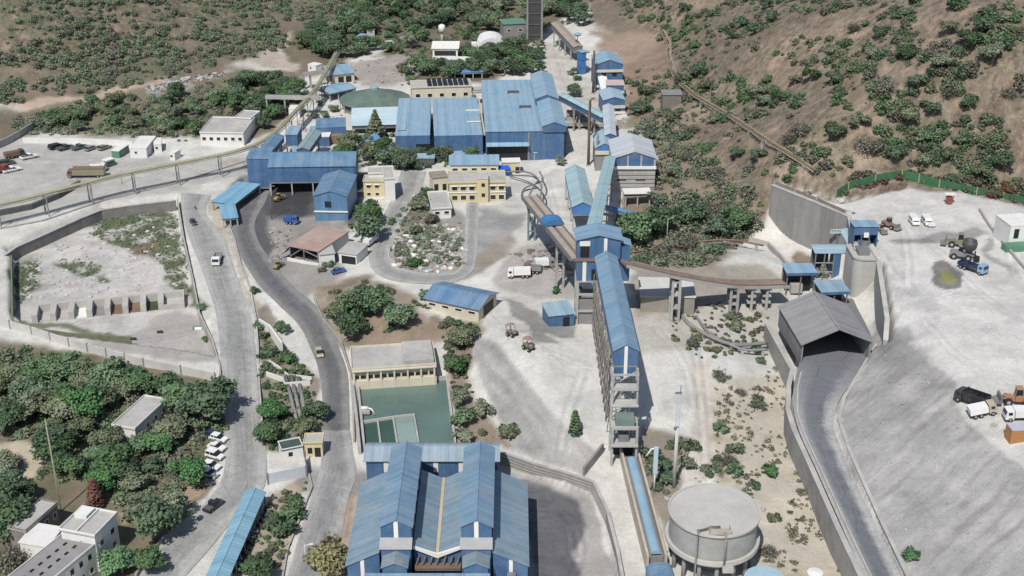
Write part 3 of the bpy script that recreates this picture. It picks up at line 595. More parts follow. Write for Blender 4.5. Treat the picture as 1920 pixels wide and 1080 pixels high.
def wall_pts(name, label, cat, pts, h, t=.4, mat=None, deep=1.0, post=0.0, postmat=None, group=None, cap=False):
    pts = [V(p) for p in pts]; root = thing(name, label, cat, pts[0], 0, group); o = pts[0]; mb = MB()
    # subdivide, then one continuous strip
    L = [pts[0]]
    for a, b in zip(pts, pts[1:]):
        n = max(1, int((b - a).length / 6))
        L += [a.lerp(b, (i + 1) / n) for i in range(n)]
    N = []
    for i in range(len(L)):
        d = (L[min(i+1, len(L)-1)] - L[max(i-1, 0)]); d.z = 0; d.normalize(); N.append(V((-d.y, d.x, 0)))
    def strip(t, zb, zt):
        m = MB(); k = 0
        for p, nn in zip(L, N):
            q = p - o; m.v += [tuple(q - nn*t/2 + V((0,0,zb))), tuple(q + nn*t/2 + V((0,0,zb))), tuple(q + nn*t/2 + V((0,0,zt))), tuple(q - nn*t/2 + V((0,0,zt)))]
        for i in range(len(L) - 1):
            for j in range(4): m.f.append([4*i+j, 4*i+(j+1)%4, 4*i+4+(j+1)%4, 4*i+4+j])
        m.f.append([0,1,2,3]); e = 4*(len(L)-1); m.f.append([e+3,e+2,e+1,e]); return m
    strip(t, -deep, h).build('panel' if post else 'wall_body', mat or mc('concrete'), root)
    if cap: strip(t + .2, h + .003, h + .2).build('coping', mc('roof_slab'), root)
    if post:
        acc = 0; n = 0
        for i, p in enumerate(L):
            if i: acc += (L[i] - L[i-1]).length
            if acc >= post * n and n < 90:
                n += 1; q = p - o; MB().box(q.x-.14, q.x+.14, q.y-.14-t/2, q.y+.14+t/2, q.z-deep, q.z+h+.15).build('post', postmat or mc('concrete'), root)
    return root
def gallery(name, label, A, B, w, h, rise, rm=None, wm=None, legs=(), leg_mat=None, cat='conveyor', open_top=False, floor=.4, gap=0.0, group=None, ends=True, beltm=None, spread=0.0):
    """covered conveyor between two points of its floor line; legs: (share of the length, ground height)"""
    A = V(A); B = V(B); d = B - A; L = V((d.x, d.y, 0)).length; ang = math.atan2(d.y, d.x); root = thing(name, label, cat, V((A.x, A.y, 0)), ang, group)
    sl = (B.z - A.z) / L; Z = lambda x: A.z + sl * x
    def shear(mb): mb.v = [(x, y, z + Z(x)) for x, y, z in mb.v]; return mb
    shear(MB().box(0, L, -w/2, w/2, -floor, 0)).build('deck', mc('concrete_dark') if not open_top else mc('steel'), root)
    if not open_top:
        shear(MB().prism([(-w/2, .004), (w/2, .004), (w/2, h), (0, h + rise - .03), (-w/2, h)], 'x', 0, L)).build('wall', wm or wallb_x(), root)
        o = shear(MB().slab([(-.3, -w/2-.3, h-rise*.6/w), (L+.3, -w/2-.3, h-rise*.6/w), (L+.3, 0, h+rise), (-.3, 0, h+rise)], .12).slab([(-.3, 0, h+rise), (L+.3, 0, h+rise), (L+.3, w/2+.3, h-rise*.6/w), (-.3, w/2+.3, h-rise*.6/w)], .12))
        o.v = [(x, y, z + .13) for x, y, z in o.v]; o = o.build('roof', rm or roof_x(), root)
        shear(MB().bar((-.3, 0, h+rise+.14), (L+.3, 0, h+rise+.14), .35, .1)).build('ridge_cap', rm or roof_x(), o)
    else:
        bm_ = beltm or mc('belt')
        if gap:
            for y in (-(w - gap) / 4 - gap / 2, (w - gap) / 4 + gap / 2): shear(MB().box(0, L, y - (w-gap)/4 + .12, y + (w-gap)/4 - .12, .05, .32)).build('belt', bm_, root)
        else: shear(MB().box(0, L, -w/2 + .35, w/2 - .35, .05, .35)).build('belt', bm_, root)
        for y in (-w/2, w/2): shear(MB().box(0, L, y - .12, y + .12, -.55, .75)).build('side_frame', mc('concrete') if not gap else mc('steel'), root)
    for t, zg in legs:
        x = L * t; zt = Z(x) - floor; m = MB(); e = w/2 - .3
        for y in (-e, e): m.bar((x, y*(1+spread), zg - 1), (x, y, zt), .5 if leg_mat is None else .35)
        hh = zt - zg; n = max(1, int(hh / 4.5))
        for i in range(n):
            z0, z1 = zg + hh*i/n, zg + hh*(i+1)/n; m.bar((x, -e, z1 - .2), (x, e, z1 - .2), .28)
            if leg_mat is not None or hh > 7: m.bar((x, -e, z0), (x, e, z1 - .2), .16)
        m.build('trestle', leg_mat or mc('concrete'), root)
    return root, L
# ------------------------------------------------------------------ the mill in the middle distance
PLANT = 'blue roofed plant buildings'
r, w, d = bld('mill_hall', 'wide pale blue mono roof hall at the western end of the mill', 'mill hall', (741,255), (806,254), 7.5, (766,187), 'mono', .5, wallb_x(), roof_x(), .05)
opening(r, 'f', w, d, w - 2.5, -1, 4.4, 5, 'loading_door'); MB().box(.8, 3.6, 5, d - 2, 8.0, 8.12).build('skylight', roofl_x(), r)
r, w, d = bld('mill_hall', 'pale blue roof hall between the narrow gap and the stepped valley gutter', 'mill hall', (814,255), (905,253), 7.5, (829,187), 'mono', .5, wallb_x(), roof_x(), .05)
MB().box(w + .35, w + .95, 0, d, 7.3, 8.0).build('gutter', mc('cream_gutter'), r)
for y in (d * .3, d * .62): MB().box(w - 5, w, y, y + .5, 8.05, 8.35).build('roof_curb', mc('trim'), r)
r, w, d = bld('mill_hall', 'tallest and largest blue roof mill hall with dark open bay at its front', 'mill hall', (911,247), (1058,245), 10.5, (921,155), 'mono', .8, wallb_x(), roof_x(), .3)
MB().box(.3, w * .53, -.06, .4, -1, 5.4).build('doorway', mc('dark'), r)
MB().slab([(.1, -2.4, 5.9), (w*.55, -2.4, 5.9), (w*.55, 0, 6.5), (.1, 0, 6.5)], .15).build('canopy', roofl_x(), r)
MB().box(w*.535, w*.56, -.5, .3, -1, 10).build('column', mc('concrete_dark'), r)
for x, y in ((w*.42, d*.72), (w*.55, d*.42)):
    m = MB(); m.box(x - 2.2, x + 2.2, y, y + .4, 10.95 + .8*y/d, 11.6 + .8*y/d).box(x - 2.2, x - 1.9, y - 1.2, y, 10.9 + .8*y/d, 11.4 + .8*y/d); m.build('roof_vent', mc('shadow_grey'), r)
# ridge house along its eastern edge, in two steps
for dy0, dy1, zz, k in ((0, .47, 10.9, 0), (.47, 1.0, 12.0, 1)):
    x0 = w - 7.6 if not k else w - 8.3; m = MB(); gable_wall(m, 8.2, d * (dy1 - dy0), zz + 1.5, 1.5, 'y', 10.2, x0, d * dy0 - (.6 if not k else 0)); m.build('ridge_house', wallb_y(), r)
    gable_roof(r, 8.2, d * (dy1 - dy0), zz + 1.5, 1.5, 'y', roof_y(), .3, .16, x0, d * dy0 - (.6 if not k else 0), 'ridge_roof')
r, w, d = bld('mill_annex', 'deep blue annex with concrete frame corner at the mill front', 'annex', (995,247), (1063,246), 8.4, 6.0, 'flat', 0, wallb_x(), roof_x(), .2, stilts=4.2, par=0, ncol=3)
m = MB()
for x in (w*.58, w*.78, w - .2): m.box(x - .25, x + .25, -1.9, -1.3, -2, 7.6)
m.box(w*.56, w + .1, -2, -1.2, 3.4, 4.2).box(w*.56, w + .1, -2, -1.2, 7.0, 7.8).box(w*.6, w - .2, -1.5, -1.45, 4.2, 7); m.build('frame', mc('concrete_dark'), r)
bld('canopy', 'white flat sheet canopy on posts before the mill annex', 'canopy', (1001,287), (1036,284), 2.6, (1033,273), 'mono', .3, False, mc('white'), .1, stilts=2.3, ncol=2)
bld('lean_to', 'small pale lean-to roof between two trees below the mill wall', 'lean-to', (782,297), (814,297), 2.4, 4, 'mono', .3, mc('shadow_grey'), roofl_x(), .2); bld('lean_to', 'little blue lean-to roof below the mill wall behind the tree', 'lean-to', (848,293), (874,292), 2.6, 4, 'mono', .3, mc('shadow_grey'), roof_x(), .2)
# solar-roofed office
r, w, d = bld('solar_building', 'cream two-storey block with rows of dark solar panels on its roof', 'office', (772,166), (884,162), 8.6, (886,149.5), 'flat', 0, mc('cream'), mc('roof_slab'), .3, rows=(('f', 5, 5.6, 1.7, 1.4),), pm=mc('cream'))
for i in range(8):
    for j in range(2):
        x = w*.27 + i*w*.088; y = d*(.12 + .42*j); m = MB(); m.slab([(x, y, 9.1), (x + w*.07, y, 9.1), (x + w*.07, y + d*.34, 10.1), (x, y + d*.34, 10.1)], .08); o = m.build('solar_panel', mc('glass'), r)
        MB().box(x + .1, x + .25, y + d*.3, y + d*.32, 8.8, 10.0).build('panel_stand', mc('steel'), o)
r, w, d = bld('pipe_bridge', 'cream elevated walkway on a single pier beside the solar roofed block', 'walkway', (886,170), (919,167), 6.5, 4.0, 'flat', 0, mc('cream'), mc('roof_slab'), .1, stilts=5.6, ncol=2, par=0)
# thickener with the green cone roof
P = W(703, 186, 3.4); z = TH(P.x, P.y); r = thing('thickener', 'round tank under a shallow olive green conical roof', 'tank', (P.x, P.y, z)); m = MB()
m.lathe(0, 0, [(14.3, 3.3), (14.3, 3.5), (1.2, 7.6), (.01, 7.7)], 16, False).build('roof', mc('green_roof'), r); MB().lathe(0, 0, [(12.6, -2), (12.6, 1.8), (12.3, 1.8), (12.3, -2)], 32, False).build('tank_wall', mc('concrete_dark'), r)
MB().lathe(0, 0, [(1.6, 7.2), (1.6, 8.2), (.2, 8.8)], 8).build('cap', roof_x(), r)
for i in range(16):
    a = 2*math.pi*(i+.5)/16; MB().box(13.7*math.cos(a)-.2, 13.7*math.cos(a)+.2, 13.7*math.sin(a)-.2, 13.7*math.sin(a)+.2, -2, 3.6).build('column', mc('concrete'), r)
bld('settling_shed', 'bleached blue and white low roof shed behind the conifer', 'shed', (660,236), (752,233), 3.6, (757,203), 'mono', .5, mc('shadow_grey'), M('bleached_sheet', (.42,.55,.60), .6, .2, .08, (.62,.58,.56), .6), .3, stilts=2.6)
bld('small_shed', 'small bright blue roof hut beside the bleached shed', 'hut', (686,265), (713,262), 2.6, 5.5, 'mono', .3, mc('cream'), sheet('bright_roof', (.12,.29,.55), 0, amt=.15), .3)
bld('small_shed', 'tiny bright blue roof patch among the scrub under the conifer', 'hut', (677,265), (696,262), 2.2, 3.0, 'mono', .2, mc('shadow_grey'), sheet('bright_roof', (.12,.29,.55), 0), .2)
# small roofs in the upper valley
r, w, d = bld('pump_house', 'blue roofed cream pump house with an open dark front', 'pump house', (628,140), (664,136), 4.0, (668,121), 'mono', .6, mc('cream'), roof_x(), .6); opening(r, 'f', w, d, w*.3, .2, 2.8, 2.4); opening(r, 'f', w, d, w*.7, .2, 2.8, 2.4)
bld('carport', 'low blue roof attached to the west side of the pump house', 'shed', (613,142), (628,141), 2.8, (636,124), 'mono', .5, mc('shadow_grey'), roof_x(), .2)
bld('open_shed', 'blue roofed open shed on posts next to the green cone', 'shed', (618,176), (667,165), 3.2, (664,150), 'gable_x', .8, False, roof_x(), .4, stilts=2.9)
r, w, d = bld('dark_shed', 'dark blue processing shed with tall windowless wall', 'shed', (592,240), (648,238), 5.6, 9, 'mono', .7, wallb_x(), roofd_x(), .1); r2, w, d = bld('dark_shed', 'lower blue shed with pale ledge in front of the taller dark one', 'shed', (581,244), (608,243), 3.4, 4, 'flat', 0, wallb_x(), roof_x(), .1, par=0)
bld('white_top_shed', 'small blue shed with flat white roof above the green gallery', 'shed', (586,257), (617,257), 3.6, 6, 'flat', 0, wallb_x(), mc('white'), .1, par=0); bld('brown_shed', 'small rusty brown walled shed beside the white topped one', 'shed', (618,256), (640,256), 3.0, 6, 'flat', 0, mc('rust'), mc('rustbelt'), .1, par=0)
bld('blue_hopper', 'tall narrow blue box house by the yellow pipe rack', 'hopper house', (535,253), (557,253), 7.0, (560,237), 'flat', 0, wallb_x(), roof_x(), .2, stilts=3.0, par=0, ncol=2)
a = V(W(521,264,6.3)); b = V(W(499,290,6.8)); gallery('sloping_gallery', 'blue roofed gallery sloping down into the long blue shed near the pipe rack', a, b, 4.6, 1.8, .8, roofd_x(), wallb_x(), ((.2, 0), (.8, 0)))
a = V(W(592,256,6.0)); b = V(W(568,290,7.0)); gallery('sloping_gallery', 'grey green roofed gallery sloping into the long blue shed beside a leafy shrub', a, b, 4.2, 1.8, .8, sheet('faded_green_sheet', (.22,.31,.32), 0), wallb_x(), ((.2, 0), (.8, 0)))
bld('lean_to', 'narrow faded lean-to roof between the two sloping galleries', 'lean-to', (552,290), (562,289), 6.0, 8, 'mono', .3, mc('shadow_grey'), roofl_x(), .1)
# long shed on columns, hopper end, gabled tower
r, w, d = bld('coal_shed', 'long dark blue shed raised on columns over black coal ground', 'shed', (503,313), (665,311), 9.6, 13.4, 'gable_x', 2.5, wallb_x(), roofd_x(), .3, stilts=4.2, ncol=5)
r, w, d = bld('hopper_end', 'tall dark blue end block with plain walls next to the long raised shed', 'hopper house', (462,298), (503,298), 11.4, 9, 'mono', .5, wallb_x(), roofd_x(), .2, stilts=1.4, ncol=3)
r, w, d = bld('gabled_tower', 'gabled mid blue tower with one square dark window in the coal yard', 'tower', (588,367), (650,368), 8.2, (607,328), 'gable_y', 1.6, sheet('mid_blue_wall', (.085,.185,.32), 0, amt=.15), roofd_y(), .3)  # walls in a lighter blue than the other plant buildings
opening(r, 'f', w, d, w*.42, 4.4, 6.4, 2.0, 'window'); MB().box(-.15, w+.15, -.35, -.003, 2.9, 3.25).build('ledge', mc('trim'), r)
for i, (P_, lab) in enumerate((([(397,378), (440,383), (452,344)], 'larger pale blue shelter roof at the kerb between two roads'), ([(417,411), (446,408), (437,384)], 'smaller bright blue shelter roof at the kerb below the larger one'))):
    bld('roadside_shelter', lab, 'shelter', P_[0], P_[1], 3.0, P_[2], 'mono', .4, False, sheet('shelter_sheet', (.15,.34,.47), 0, amt=.3), .2, stilts=2.8, ncol=4 - i)
# offices and houses in the middle
r, w, d = bld('yellow_house', 'two-storey yellow house with balcony front and bare grey roof', 'house', (681,341), (720,341), 5.2, 5.0, 'flat', 0, mc('yellow'), None, .2, rows=(('f', 2, 3.6, 1.3, 1.0, .05, .85, 1), ('f', 2, 1.0, 1.2, 1.0, .05, .85)))
r, w, d = bld('grey_house', 'taller white walled block behind the yellow balcony house', 'house', (721,337), (740,336), 7.4, (743,313), 'flat', 0, mc('white'), None, .2, rows=(('r', 2, 5, 1.2, 1.2), ('r', 2, 2, 1.2, 1.2)))
r, w, d = bld('yellow_office', 'long yellow two-storey office with a projecting stair block', 'office', (842,344), (948,342), 6.4, (850,324), 'flat', 0, mc('yellow'), None, .3, rows=(('f', 3, 4.6, 1.7, 1.3, .02, .48, 1), ('f', 2, 4.6, 1.7, 1.3, .70, 1.0, 1), ('f', 3, 1.5, 1.7, 1.5, .02, .48), ('f', 2, 1.5, 1.7, 1.5, .70, 1.0)))
MB().box(w*.49, w*.69, -1.3, 4, -1, 8.0).build('stair_block', mc('yellow'), r); MB().box(w*.485, w*.695, -1.4, 4.1, 8.0, 8.25).build('stair_roof', mc('roof_slab'), r); MB().box(-.1, w + .1, -.25, -.003, 3.15, 3.4).build('ledge', mc('trim'), r)
for z in (2.2, 5.6):
    o = MB().box(w*.57, w*.63, -1.42, -1.3, z, z + 1.1).build('window', mc('dark'), r)
r, w, d = bld('blue_roof_office', 'low cream office under a long blue roof behind the yellow one', 'office', (844,309), (934,308), 4.4, (936,295), 'mono', .7, mc('cream'), roof_x(), .5, rows=(('f', 5, 2.6, 1.8, 1.1),))
r, w, d = bld('cream_annex', 'small cream annex with two dark doors beside the blue roof office', 'annex', (943,305), (975,304), 4.0, (974,297), 'flat', 0, mc('yellow'), mc('white'), .3, par=0); opening(r, 'f', w, d, w*.25, 0, 2.3, 1.4); opening(r, 'f', w, d, w*.85, 0, 2.3, 1.4)
P, ang, w, d = frame((939,331), (956,329), 0, 2.6); r = thing('covered_tank', 'small water tank wrapped in a bright cobalt blue tarpaulin', 'tank', P, ang); m = MB().box(.1, w - .1, .1, d, -.5, 2.6); m.build('tank_body', mc('tarp_blue'), r); MB().slab([(-.25, -.5, 2.5), (w + .2, -.7, 2.4), (w + .35, d + .2, 3.1), (-.2, d + .3, 3.0)], .15).build('tarpaulin', mc('tarp_blue'), r)
r, w, d = bld('old_house', 'small weathered yellow house with arched dark doors beside rubble', 'house', (812,335), (840,332), 5.0, 5, 'flat', 0, mc('cream'), M('ruin_roof', (.24,.20,.16), .9, .4, .6), .2, pm=mc('cut_stone')); opening(r, 'f', w, d, w*.2, 0, 3, 1.4); opening(r, 'f', w, d, w*.75, .5, 2.8, 1.3)
r, w, d = bld('white_hut', 'single-storey hut with pale flat roof and white front wall', 'hut', (811,393), (846,391), 3.2, (848,360), 'flat', 0, mc('white'), None, .3, rows=(('f', 2, 2.0, 1.4, .9),))
bld('grey_house', 'plain grey roofed rear block joined to the yellow balcony house', 'house', (691,327), (720,326), 6.6, (720,314), 'flat', 0, mc('white'), None, .2)
# brown-roofed workshop and its white annexes
r, w, d = bld('workshop', 'workshop with wide flat reddish roof and black open front', 'workshop', (541,461), (597,472), 4.4, (578,421), 'flat', 0, False, M('reddish_terrace', (.34,.245,.205), .95, .2, .35, (.38,.34,.30), .5), .3, par=0)
MB().box(0, .25, .3, d, -2, 4.395).build('wall', mc('shadow_grey'), r); MB().box(w - .25, w, .3, d, -2, 4.395).build('wall', mc('white'), r); MB().box(.25, w - .25, d - .25, d, -2, 4.395).build('wall', mc('shadow_grey'), r); MB().box(.25, w - .25, 4.5, 4.7, -2, 4.39).build('inside_shade', mc('dark'), r)  # near-black sheet painted as the shade inside the open front
for x in (.3, w*.5, w - .35): MB().box(x - .14, x + .14, .0, .29, -2, 4.39).build('post', mc('steel'), r)
m = MB(); m.bar((.2, .1, 1.2), (w*.42, .1, 4.1), .22).bar((w*.42, .1, 4.1), (w - .3, .1, 2.6), .22); m.build('truss', mc('concrete_dark'), r)
MB().box(-.6, w, -.35, -.01, -1.5, .75).build('kerb_wall', mc('white'), r); MB().slab([(-2.8, .2, 1.2), (-.05, .2, 4.0), (-.05, d*.45, 4.0), (-2.8, d*.45, 1.2)], .12).build('lean_roof', mc('concrete_dark'), r)
bld('white_shed', 'whitish flat roof shed along the flank of the reddish workshop', 'shed', (600,478), (627,475), 3.6, (630,436), 'mono', .2, mc('white'), mc('roof_slab'), .3)
r, w, d = bld('white_shed', 'whitish roof shed with shaded open front near the parked bus', 'shed', (635,473), (668,478), 3.2, (680,459), 'mono', .3, mc('white'), mc('roof_slab'), .3); opening(r, 'f', w, d, w*.55, -1, 2.4, w*.8)
# blue-roofed store, hut, white shed
r, w, d = bld('store', 'cream store with wide blue gable roof on top of the bank', 'store', (798,558), (897,579), 3.4, (937,551), 'gable_x', 1.5, mc('cream'), sheet('store_roof', (.10,.195,.32), 0, amt=.3), .6, rows=(('f', 4, 1.9, 1.9, .7),)); opening(r, 'r', w, d, d*.55, 0, 2.8, d*.55, 'doorway')
r, w, d = bld('blue_hut', 'small blue hut with whitish sloping roof beside the tower legs', 'hut', (1030,593), (1077,588), 3.2, (1077,565), 'mono', .3, wallb_x(), roofl_x(), .3); opening(r, 'f', w, d, w*.68, -.5, 2.5, 1.7)
r, w, d = bld('pale_shed', 'long shed with dusty white roof under the conveyor bridge', 'shed', (1202,556), (1303,558), 4.6, (1198,523), 'mono', .3, M('dusty_wall', (.25,.235,.20), .9, .2, .3), M('dusty_white_roof', (.52,.505,.475), .9, .12, .3, (.38,.36,.33), .4), .3)
# pump house by the pond
r, w, d = bld('pond_house', 'long cream pump house with pillared front facing the green pond', 'pump house', (661,694), (816,684), 3.6, (658,654), 'flat', 0, mc('cream'), None, .3, pm=mc('cream'))
MB().box(w*.62, w - .2, .5, d - .3, 3.85, 4.9).build('upper_room', mc('roof_slab'), r)
for i in range(12):
    x = w*(i + .5)/12; o = MB().box(x - .62, x + .62, -.06, .1, 1.1, 2.0).build('window', mc('dark'), r)
for i in range(7):
    x = .3 + (w - .6)*i/6; MB().box(x - .2, x + .2, -.7, -.07, -2, 3.3).build('pillar', mc('cream'), r)
MB().box(-.2, w + .2, -.9, -.08, 3.35, 3.598).build('eaves_beam', mc('cream'), r); MB().box(-.2, w + .2, -.6, -.07, -2, .7).build('plinth', mc('cream'), r)
# houses in the near corner
r, w, d = bld('cottage', 'narrow single-storey house with pale flat roof between leafy trees', 'house', (253,806), (312,751), 3.4, (211,799), 'flat', 0, mc('white'), None, .2, rows=(('f', 4, 1.8, 1.0, 1.0),))
r, w, d = bld('quarters', 'long flat roofed quarters with small windows along a grey wall', 'quarters', (72,1110), (190,1012), 6.0, (126,999), 'flat', 0, mc('white'), M('grey_slab', (.25,.24,.235), .9, .15, .3, (.16,.12,.11), .5), .3, rows=(('f', 7, 4.5, 1.0, 1.2), ('f', 7, 1.5, 1.0, 1.2)))
for i in range(7):
    for j in (.35, .65):
        x, y = w*(.08 + .13*i), d*j; MB().box(x, x + .8, y, y + .35, 6.25, 6.5).build('vent', mc('dark'), r)
r, w, d = bld('stair_house', 'taller square flat roofed block with bright sun-struck parapet', 'house', (177,1006), (217,965), 8.0, (118,990), 'flat', 0, mc('white'), None, .3, rows=(('f', 2, 5.5, 1.2, 1.2), ('f', 2, 2.5, 1.2, 1.2))); MB().box(0, w, d*.5, d*.5 + .25, 8.25, 8.7).build('roof_upstand', mc('white'), r); MB().box(w*.55, w*.95, d*.58, d*.95, 8.25, 9.0).build('tank_room', mc('white'), r)
r, w, d = bld('row_house', 'old narrow house with bleached slab roof beside the quarters', 'house', (48,998), (107,946), 4.4, (75,940), 'flat', 0, M('grimy_wall', (.22,.19,.165), .9, .3, .4), None, .2, rows=(('f', 4, 2.6, .9, 1.1),))
bld('white_lean_to', 'curved white roofed lean-to between the row house and quarters', 'lean-to', (88,1026), (117,990), 3.6, 5.5, 'mono', .4, mc('white'), mc('white'), .2)
P, ang, w, d = frame((425,1090), (497,924), 3.4, (461,921)); r = thing('parking_shed', 'long light blue roof shed over parked motorcycles', 'shed', P, ang); gable_roof(r, w, d, 3.4, .9, 'x', sheet('pale_roof', (.20,.37,.47), 0, amt=.15), .2)
for i in range(10):
    x = .4 + (w - .8)*i/9
    for y in (.15, d - .15): MB().box(x-.1, x+.1, y-.1, y+.1, -1, 3.4).build('post', mc('steel'), r)
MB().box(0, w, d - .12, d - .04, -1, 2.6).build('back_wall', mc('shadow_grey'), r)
r, w, d = bld('guard_post', 'little yellow guard post with two black openings by the gate', 'guard post', (570,832), (604,831), 3.4, 3.6, 'flat', 0, mc('yellow'), mc('roof_slab'), .2, par=.2); opening(r, 'f', w, d, w*.3, .9, 2.3, 1.0, 'window'); opening(r, 'f', w, d, w*.72, 0, 2.3, 1.3)
r, w, d = bld('gate_hut', 'low white walled hut with green tarpaulin top next to the guard post', 'hut', (528,846), (568,838), 2.6, 3.6, 'flat', 0, mc('white'), M('dark_tarp', (.05,.075,.065), .8, .3, .5), .1, par=.2, pm=mc('white')); opening(r, 'f', w, d, w*.4, .9, 1.9, .9, 'window')
# parking lot blocks
bld('white_quarters', 'white single-storey quarters with ragged flat roof among trees', 'quarters', (375,250), (456,251), 4.6, (452,222), 'flat', 0, mc('white'), None, .2, rows=(('f', 6, 2.6, 1.3, 1.2),)); bld('white_wing', 'stepped back wing of the ragged roofed white quarters', 'quarters', (440,222), (470,224), 4.9, 9, 'flat', 0, mc('white'), None, .2)
for nm, lab, fl, fr, h, bk, mt in (('office_container', 'long white site office with grey end wall in the parking lot', (243,279), (274,279), 3.4, (284,256), 'white'), ('office_container', 'small white cabin with dark end beside the site office', (288,272), (302,271), 2.8, (311,258), 'white'),
    ('office_container', 'little white kiosk at the far edge of the parking lot', (318,287), (327,288), 2.6, 4, 'white'), ('green_container', 'green sided container parked askew by the site office', (223,284), (241,272), 2.6, 3, 'greenpaint'), ('flat_container', 'white utility box lying by the tanker truck', (199,303), (215,298), 2.0, 2.4, 'white'), ('white_cabin', 'small white cabin at the far dirt road junction', (577,121), (592,124), 3.0, 4, 'white'), ('white_cabin', 'small whitish cabin under the pipe rack beside the conveyor pier', (541,205), (561,205), 3.6, 5, 'white')):
    r, w, d = bld(nm, lab, 'cabin', fl, fr, h, bk, 'flat', 0, mc(mt), mc('white'), .08, par=0); win(r, 'f', w, d, w*.35, h*.6, .9, .8)
# far huts among the trees
r, w, d = bld('canteen', 'white roofed building with a long black opening and terrace', 'canteen', (811,91), (858,91), 4.6, (858,80), 'mono', .4, mc('white'), mc('trim'), .6); opening(r, 'f', w, d, w*.5, 1.4, 3.6, w*.86); MB().box(0, w + 8, -6, -.3, -2, 1.2).build('terrace', mc('white'), r)
bld('blue_shelter', 'flat sky blue sheet roof between dark trees behind the solar block', 'shelter', (852,137), (905,135), 3.0, (908,119), 'mono', .3, False, sheet('bright_roof', (.12,.29,.55), 0), .2, stilts=2.7)
bld('green_roof_house', 'grey building with a green sheet roof beside the shaft tower', 'house', (944,46), (986,44), 6.0, (985,36), 'mono', .4, mc('concrete_dark'), M('green_sheet', (.10,.22,.15), .6, .15, .3), .4, rows=(('f', 2, 3, 1.5, 1.2),))
for fl, fr, bk, lab in (((683,78), (700,66), 6, 'faded blue roof hut half hidden by trees at the far wood edge'), ((770,76), (786,70), 6, 'blue roof hut behind the round tree near the canteen'), ((688,56), (702,55), 4, 'pinkish hut beside the faded blue roof'), ((728,83), (740,82), 4, 'tiny white hut at the wood edge above the grey clearing')):
    bld('forest_hut', lab, 'hut', fl, fr, 3.2, bk, 'mono', .4, mc('cream'), roof_x() if 'blue roof hut' in lab else (mc('white') if 'white' in lab else M('pink_roof', (.42,.33,.29), .9, .2)), .3)
P = G(923, 93); r = thing('tarpaulin_hall', 'white arched fabric hall at the edge of the far trees', 'hall', P, R(6)); m = MB()
pr = [(7*math.cos(math.pi*i/10), 5.4*math.sin(math.pi*i/10)) for i in range(11)]; m.prism(pr, 'y', 0, 13).build('cover', M('white_fabric', (.62,.62,.60), .8, .12, .4), r); MB().box(-1.6, 1.6, -.06, .1, 0, 3).build('doorway', mc('shadow_grey'), r); MB().box(-9.4, -7.2, -1, 3, -.5, 3.2).build('side_cabin', mc('white'), r)
P = G(829, 80); r = thing('water_tank', 'white water tank on a slim pier behind the canteen roof', 'tank', P); MB().lathe(0, 0, [(.7, -1), (.6, 5)], 10).build('pier', mc('concrete'), r, True); MB().lathe(0, 0, [(.7, 5), (1.6, 5.6), (1.6, 8.2), (.5, 8.8)], 14).build('drum', mc('white'), r, True)
# shaft tower and the far incline
P = G(1002, 76); r = thing('shaft_tower', 'tall dark concrete shaft tower reaching beyond the top edge', 'tower', P); w = 7.6
MB().box(-w/2 + .9, w/2 - .9, -2.6, 4, -2, 44).build('shaft_wall', M('shaft_dark', (.05,.05,.052), .9, .25, .3), r)
for x in (-w/2 + .45, w/2 - .45): MB().box(x - .45, x + .45, -3.3, 4.4, -2, 46).build('column', mc('concrete_dark'), r)
for i in range(9): MB().box(-w/2 + .9, w/2 - .9, -2.9, -2.603, 3 + 5*i, 3.5 + 5*i).build('beam', mc('shadow_grey'), r)
a = W(1042, 52, 10); b = W(1084, 97, 6.5); gallery('incline_gallery', 'tan roofed incline conveyor on a lattice of columns beyond the dusty clearing', a, b, 4.2, 2.2, .5, M('tan_roof', (.28,.24,.19), .9, .2, .3), mc('steel'), [(t, 2) for t in (.1, .35, .6, .85)])
for px, py, ht, lab in ((1082, 112, 11, 'blue capped lamp pole at the lower end of the incline'), ):
    P = G(px, py); r = thing('lamp_mast', lab, 'mast', P); MB().tube([(0, 0, -1), (0, 0, ht)], .22, 8, .15).build('pole', mc('steel'), r); MB().lathe(0, 0, [(1.3, ht - .2), (1.9, ht + .5), (.3, ht + 1.3)], 10).build('lamp_head', roof_x(), r)
# ------------------------------------------------------------------ foreground shed with two raised monitors
GZ = -4.0
r = thing('monitor_roof_shed', 'large blue shed with two tall ridge monitors and a valley gutter', 'shed', (-13.8, 192, GZ)); ox, oy = -13.8, 192
def X(x): return x - ox
yA, yB = 0.0, 27.5
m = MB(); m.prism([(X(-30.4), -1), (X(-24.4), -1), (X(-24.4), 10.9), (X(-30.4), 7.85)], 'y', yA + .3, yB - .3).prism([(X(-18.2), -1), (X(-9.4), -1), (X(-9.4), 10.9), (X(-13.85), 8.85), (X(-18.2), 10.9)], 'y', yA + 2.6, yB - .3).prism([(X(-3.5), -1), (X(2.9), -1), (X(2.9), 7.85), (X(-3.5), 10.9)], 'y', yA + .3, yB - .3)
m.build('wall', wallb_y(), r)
rfy = sheet('shed_roof_sheet', (.165, .25, .32), 1, .8, DUST, .42)
rfm = sheet('monitor_roof_sheet', (.145, .24, .335), 1, .8, DUST, .30)
for q in ([(-30.8, 7.9), (-24.3, 11.1)], [(-18.3, 11.1), (-14.15, 9.05)], [(-13.55, 9.05), (-9.3, 11.1)], [(-3.6, 11.1), (3.2, 7.9)]):
    (x0, z0), (x1, z1) = q; y0 = yA if abs(x0 + 14) > 6 else yA + 2.4
    MB().slab([(X(x0), y0, z0), (X(x1), y0, z1), (X(x1), yB, z1), (X(x0), yB, z0)], .14).build('lower_roof', rfy, r)
MB().box(X(-14.15), X(-13.55), yA + 2.2, yB, 9.15, 9.08).build('gutter', mc('cream_gutter'), r)
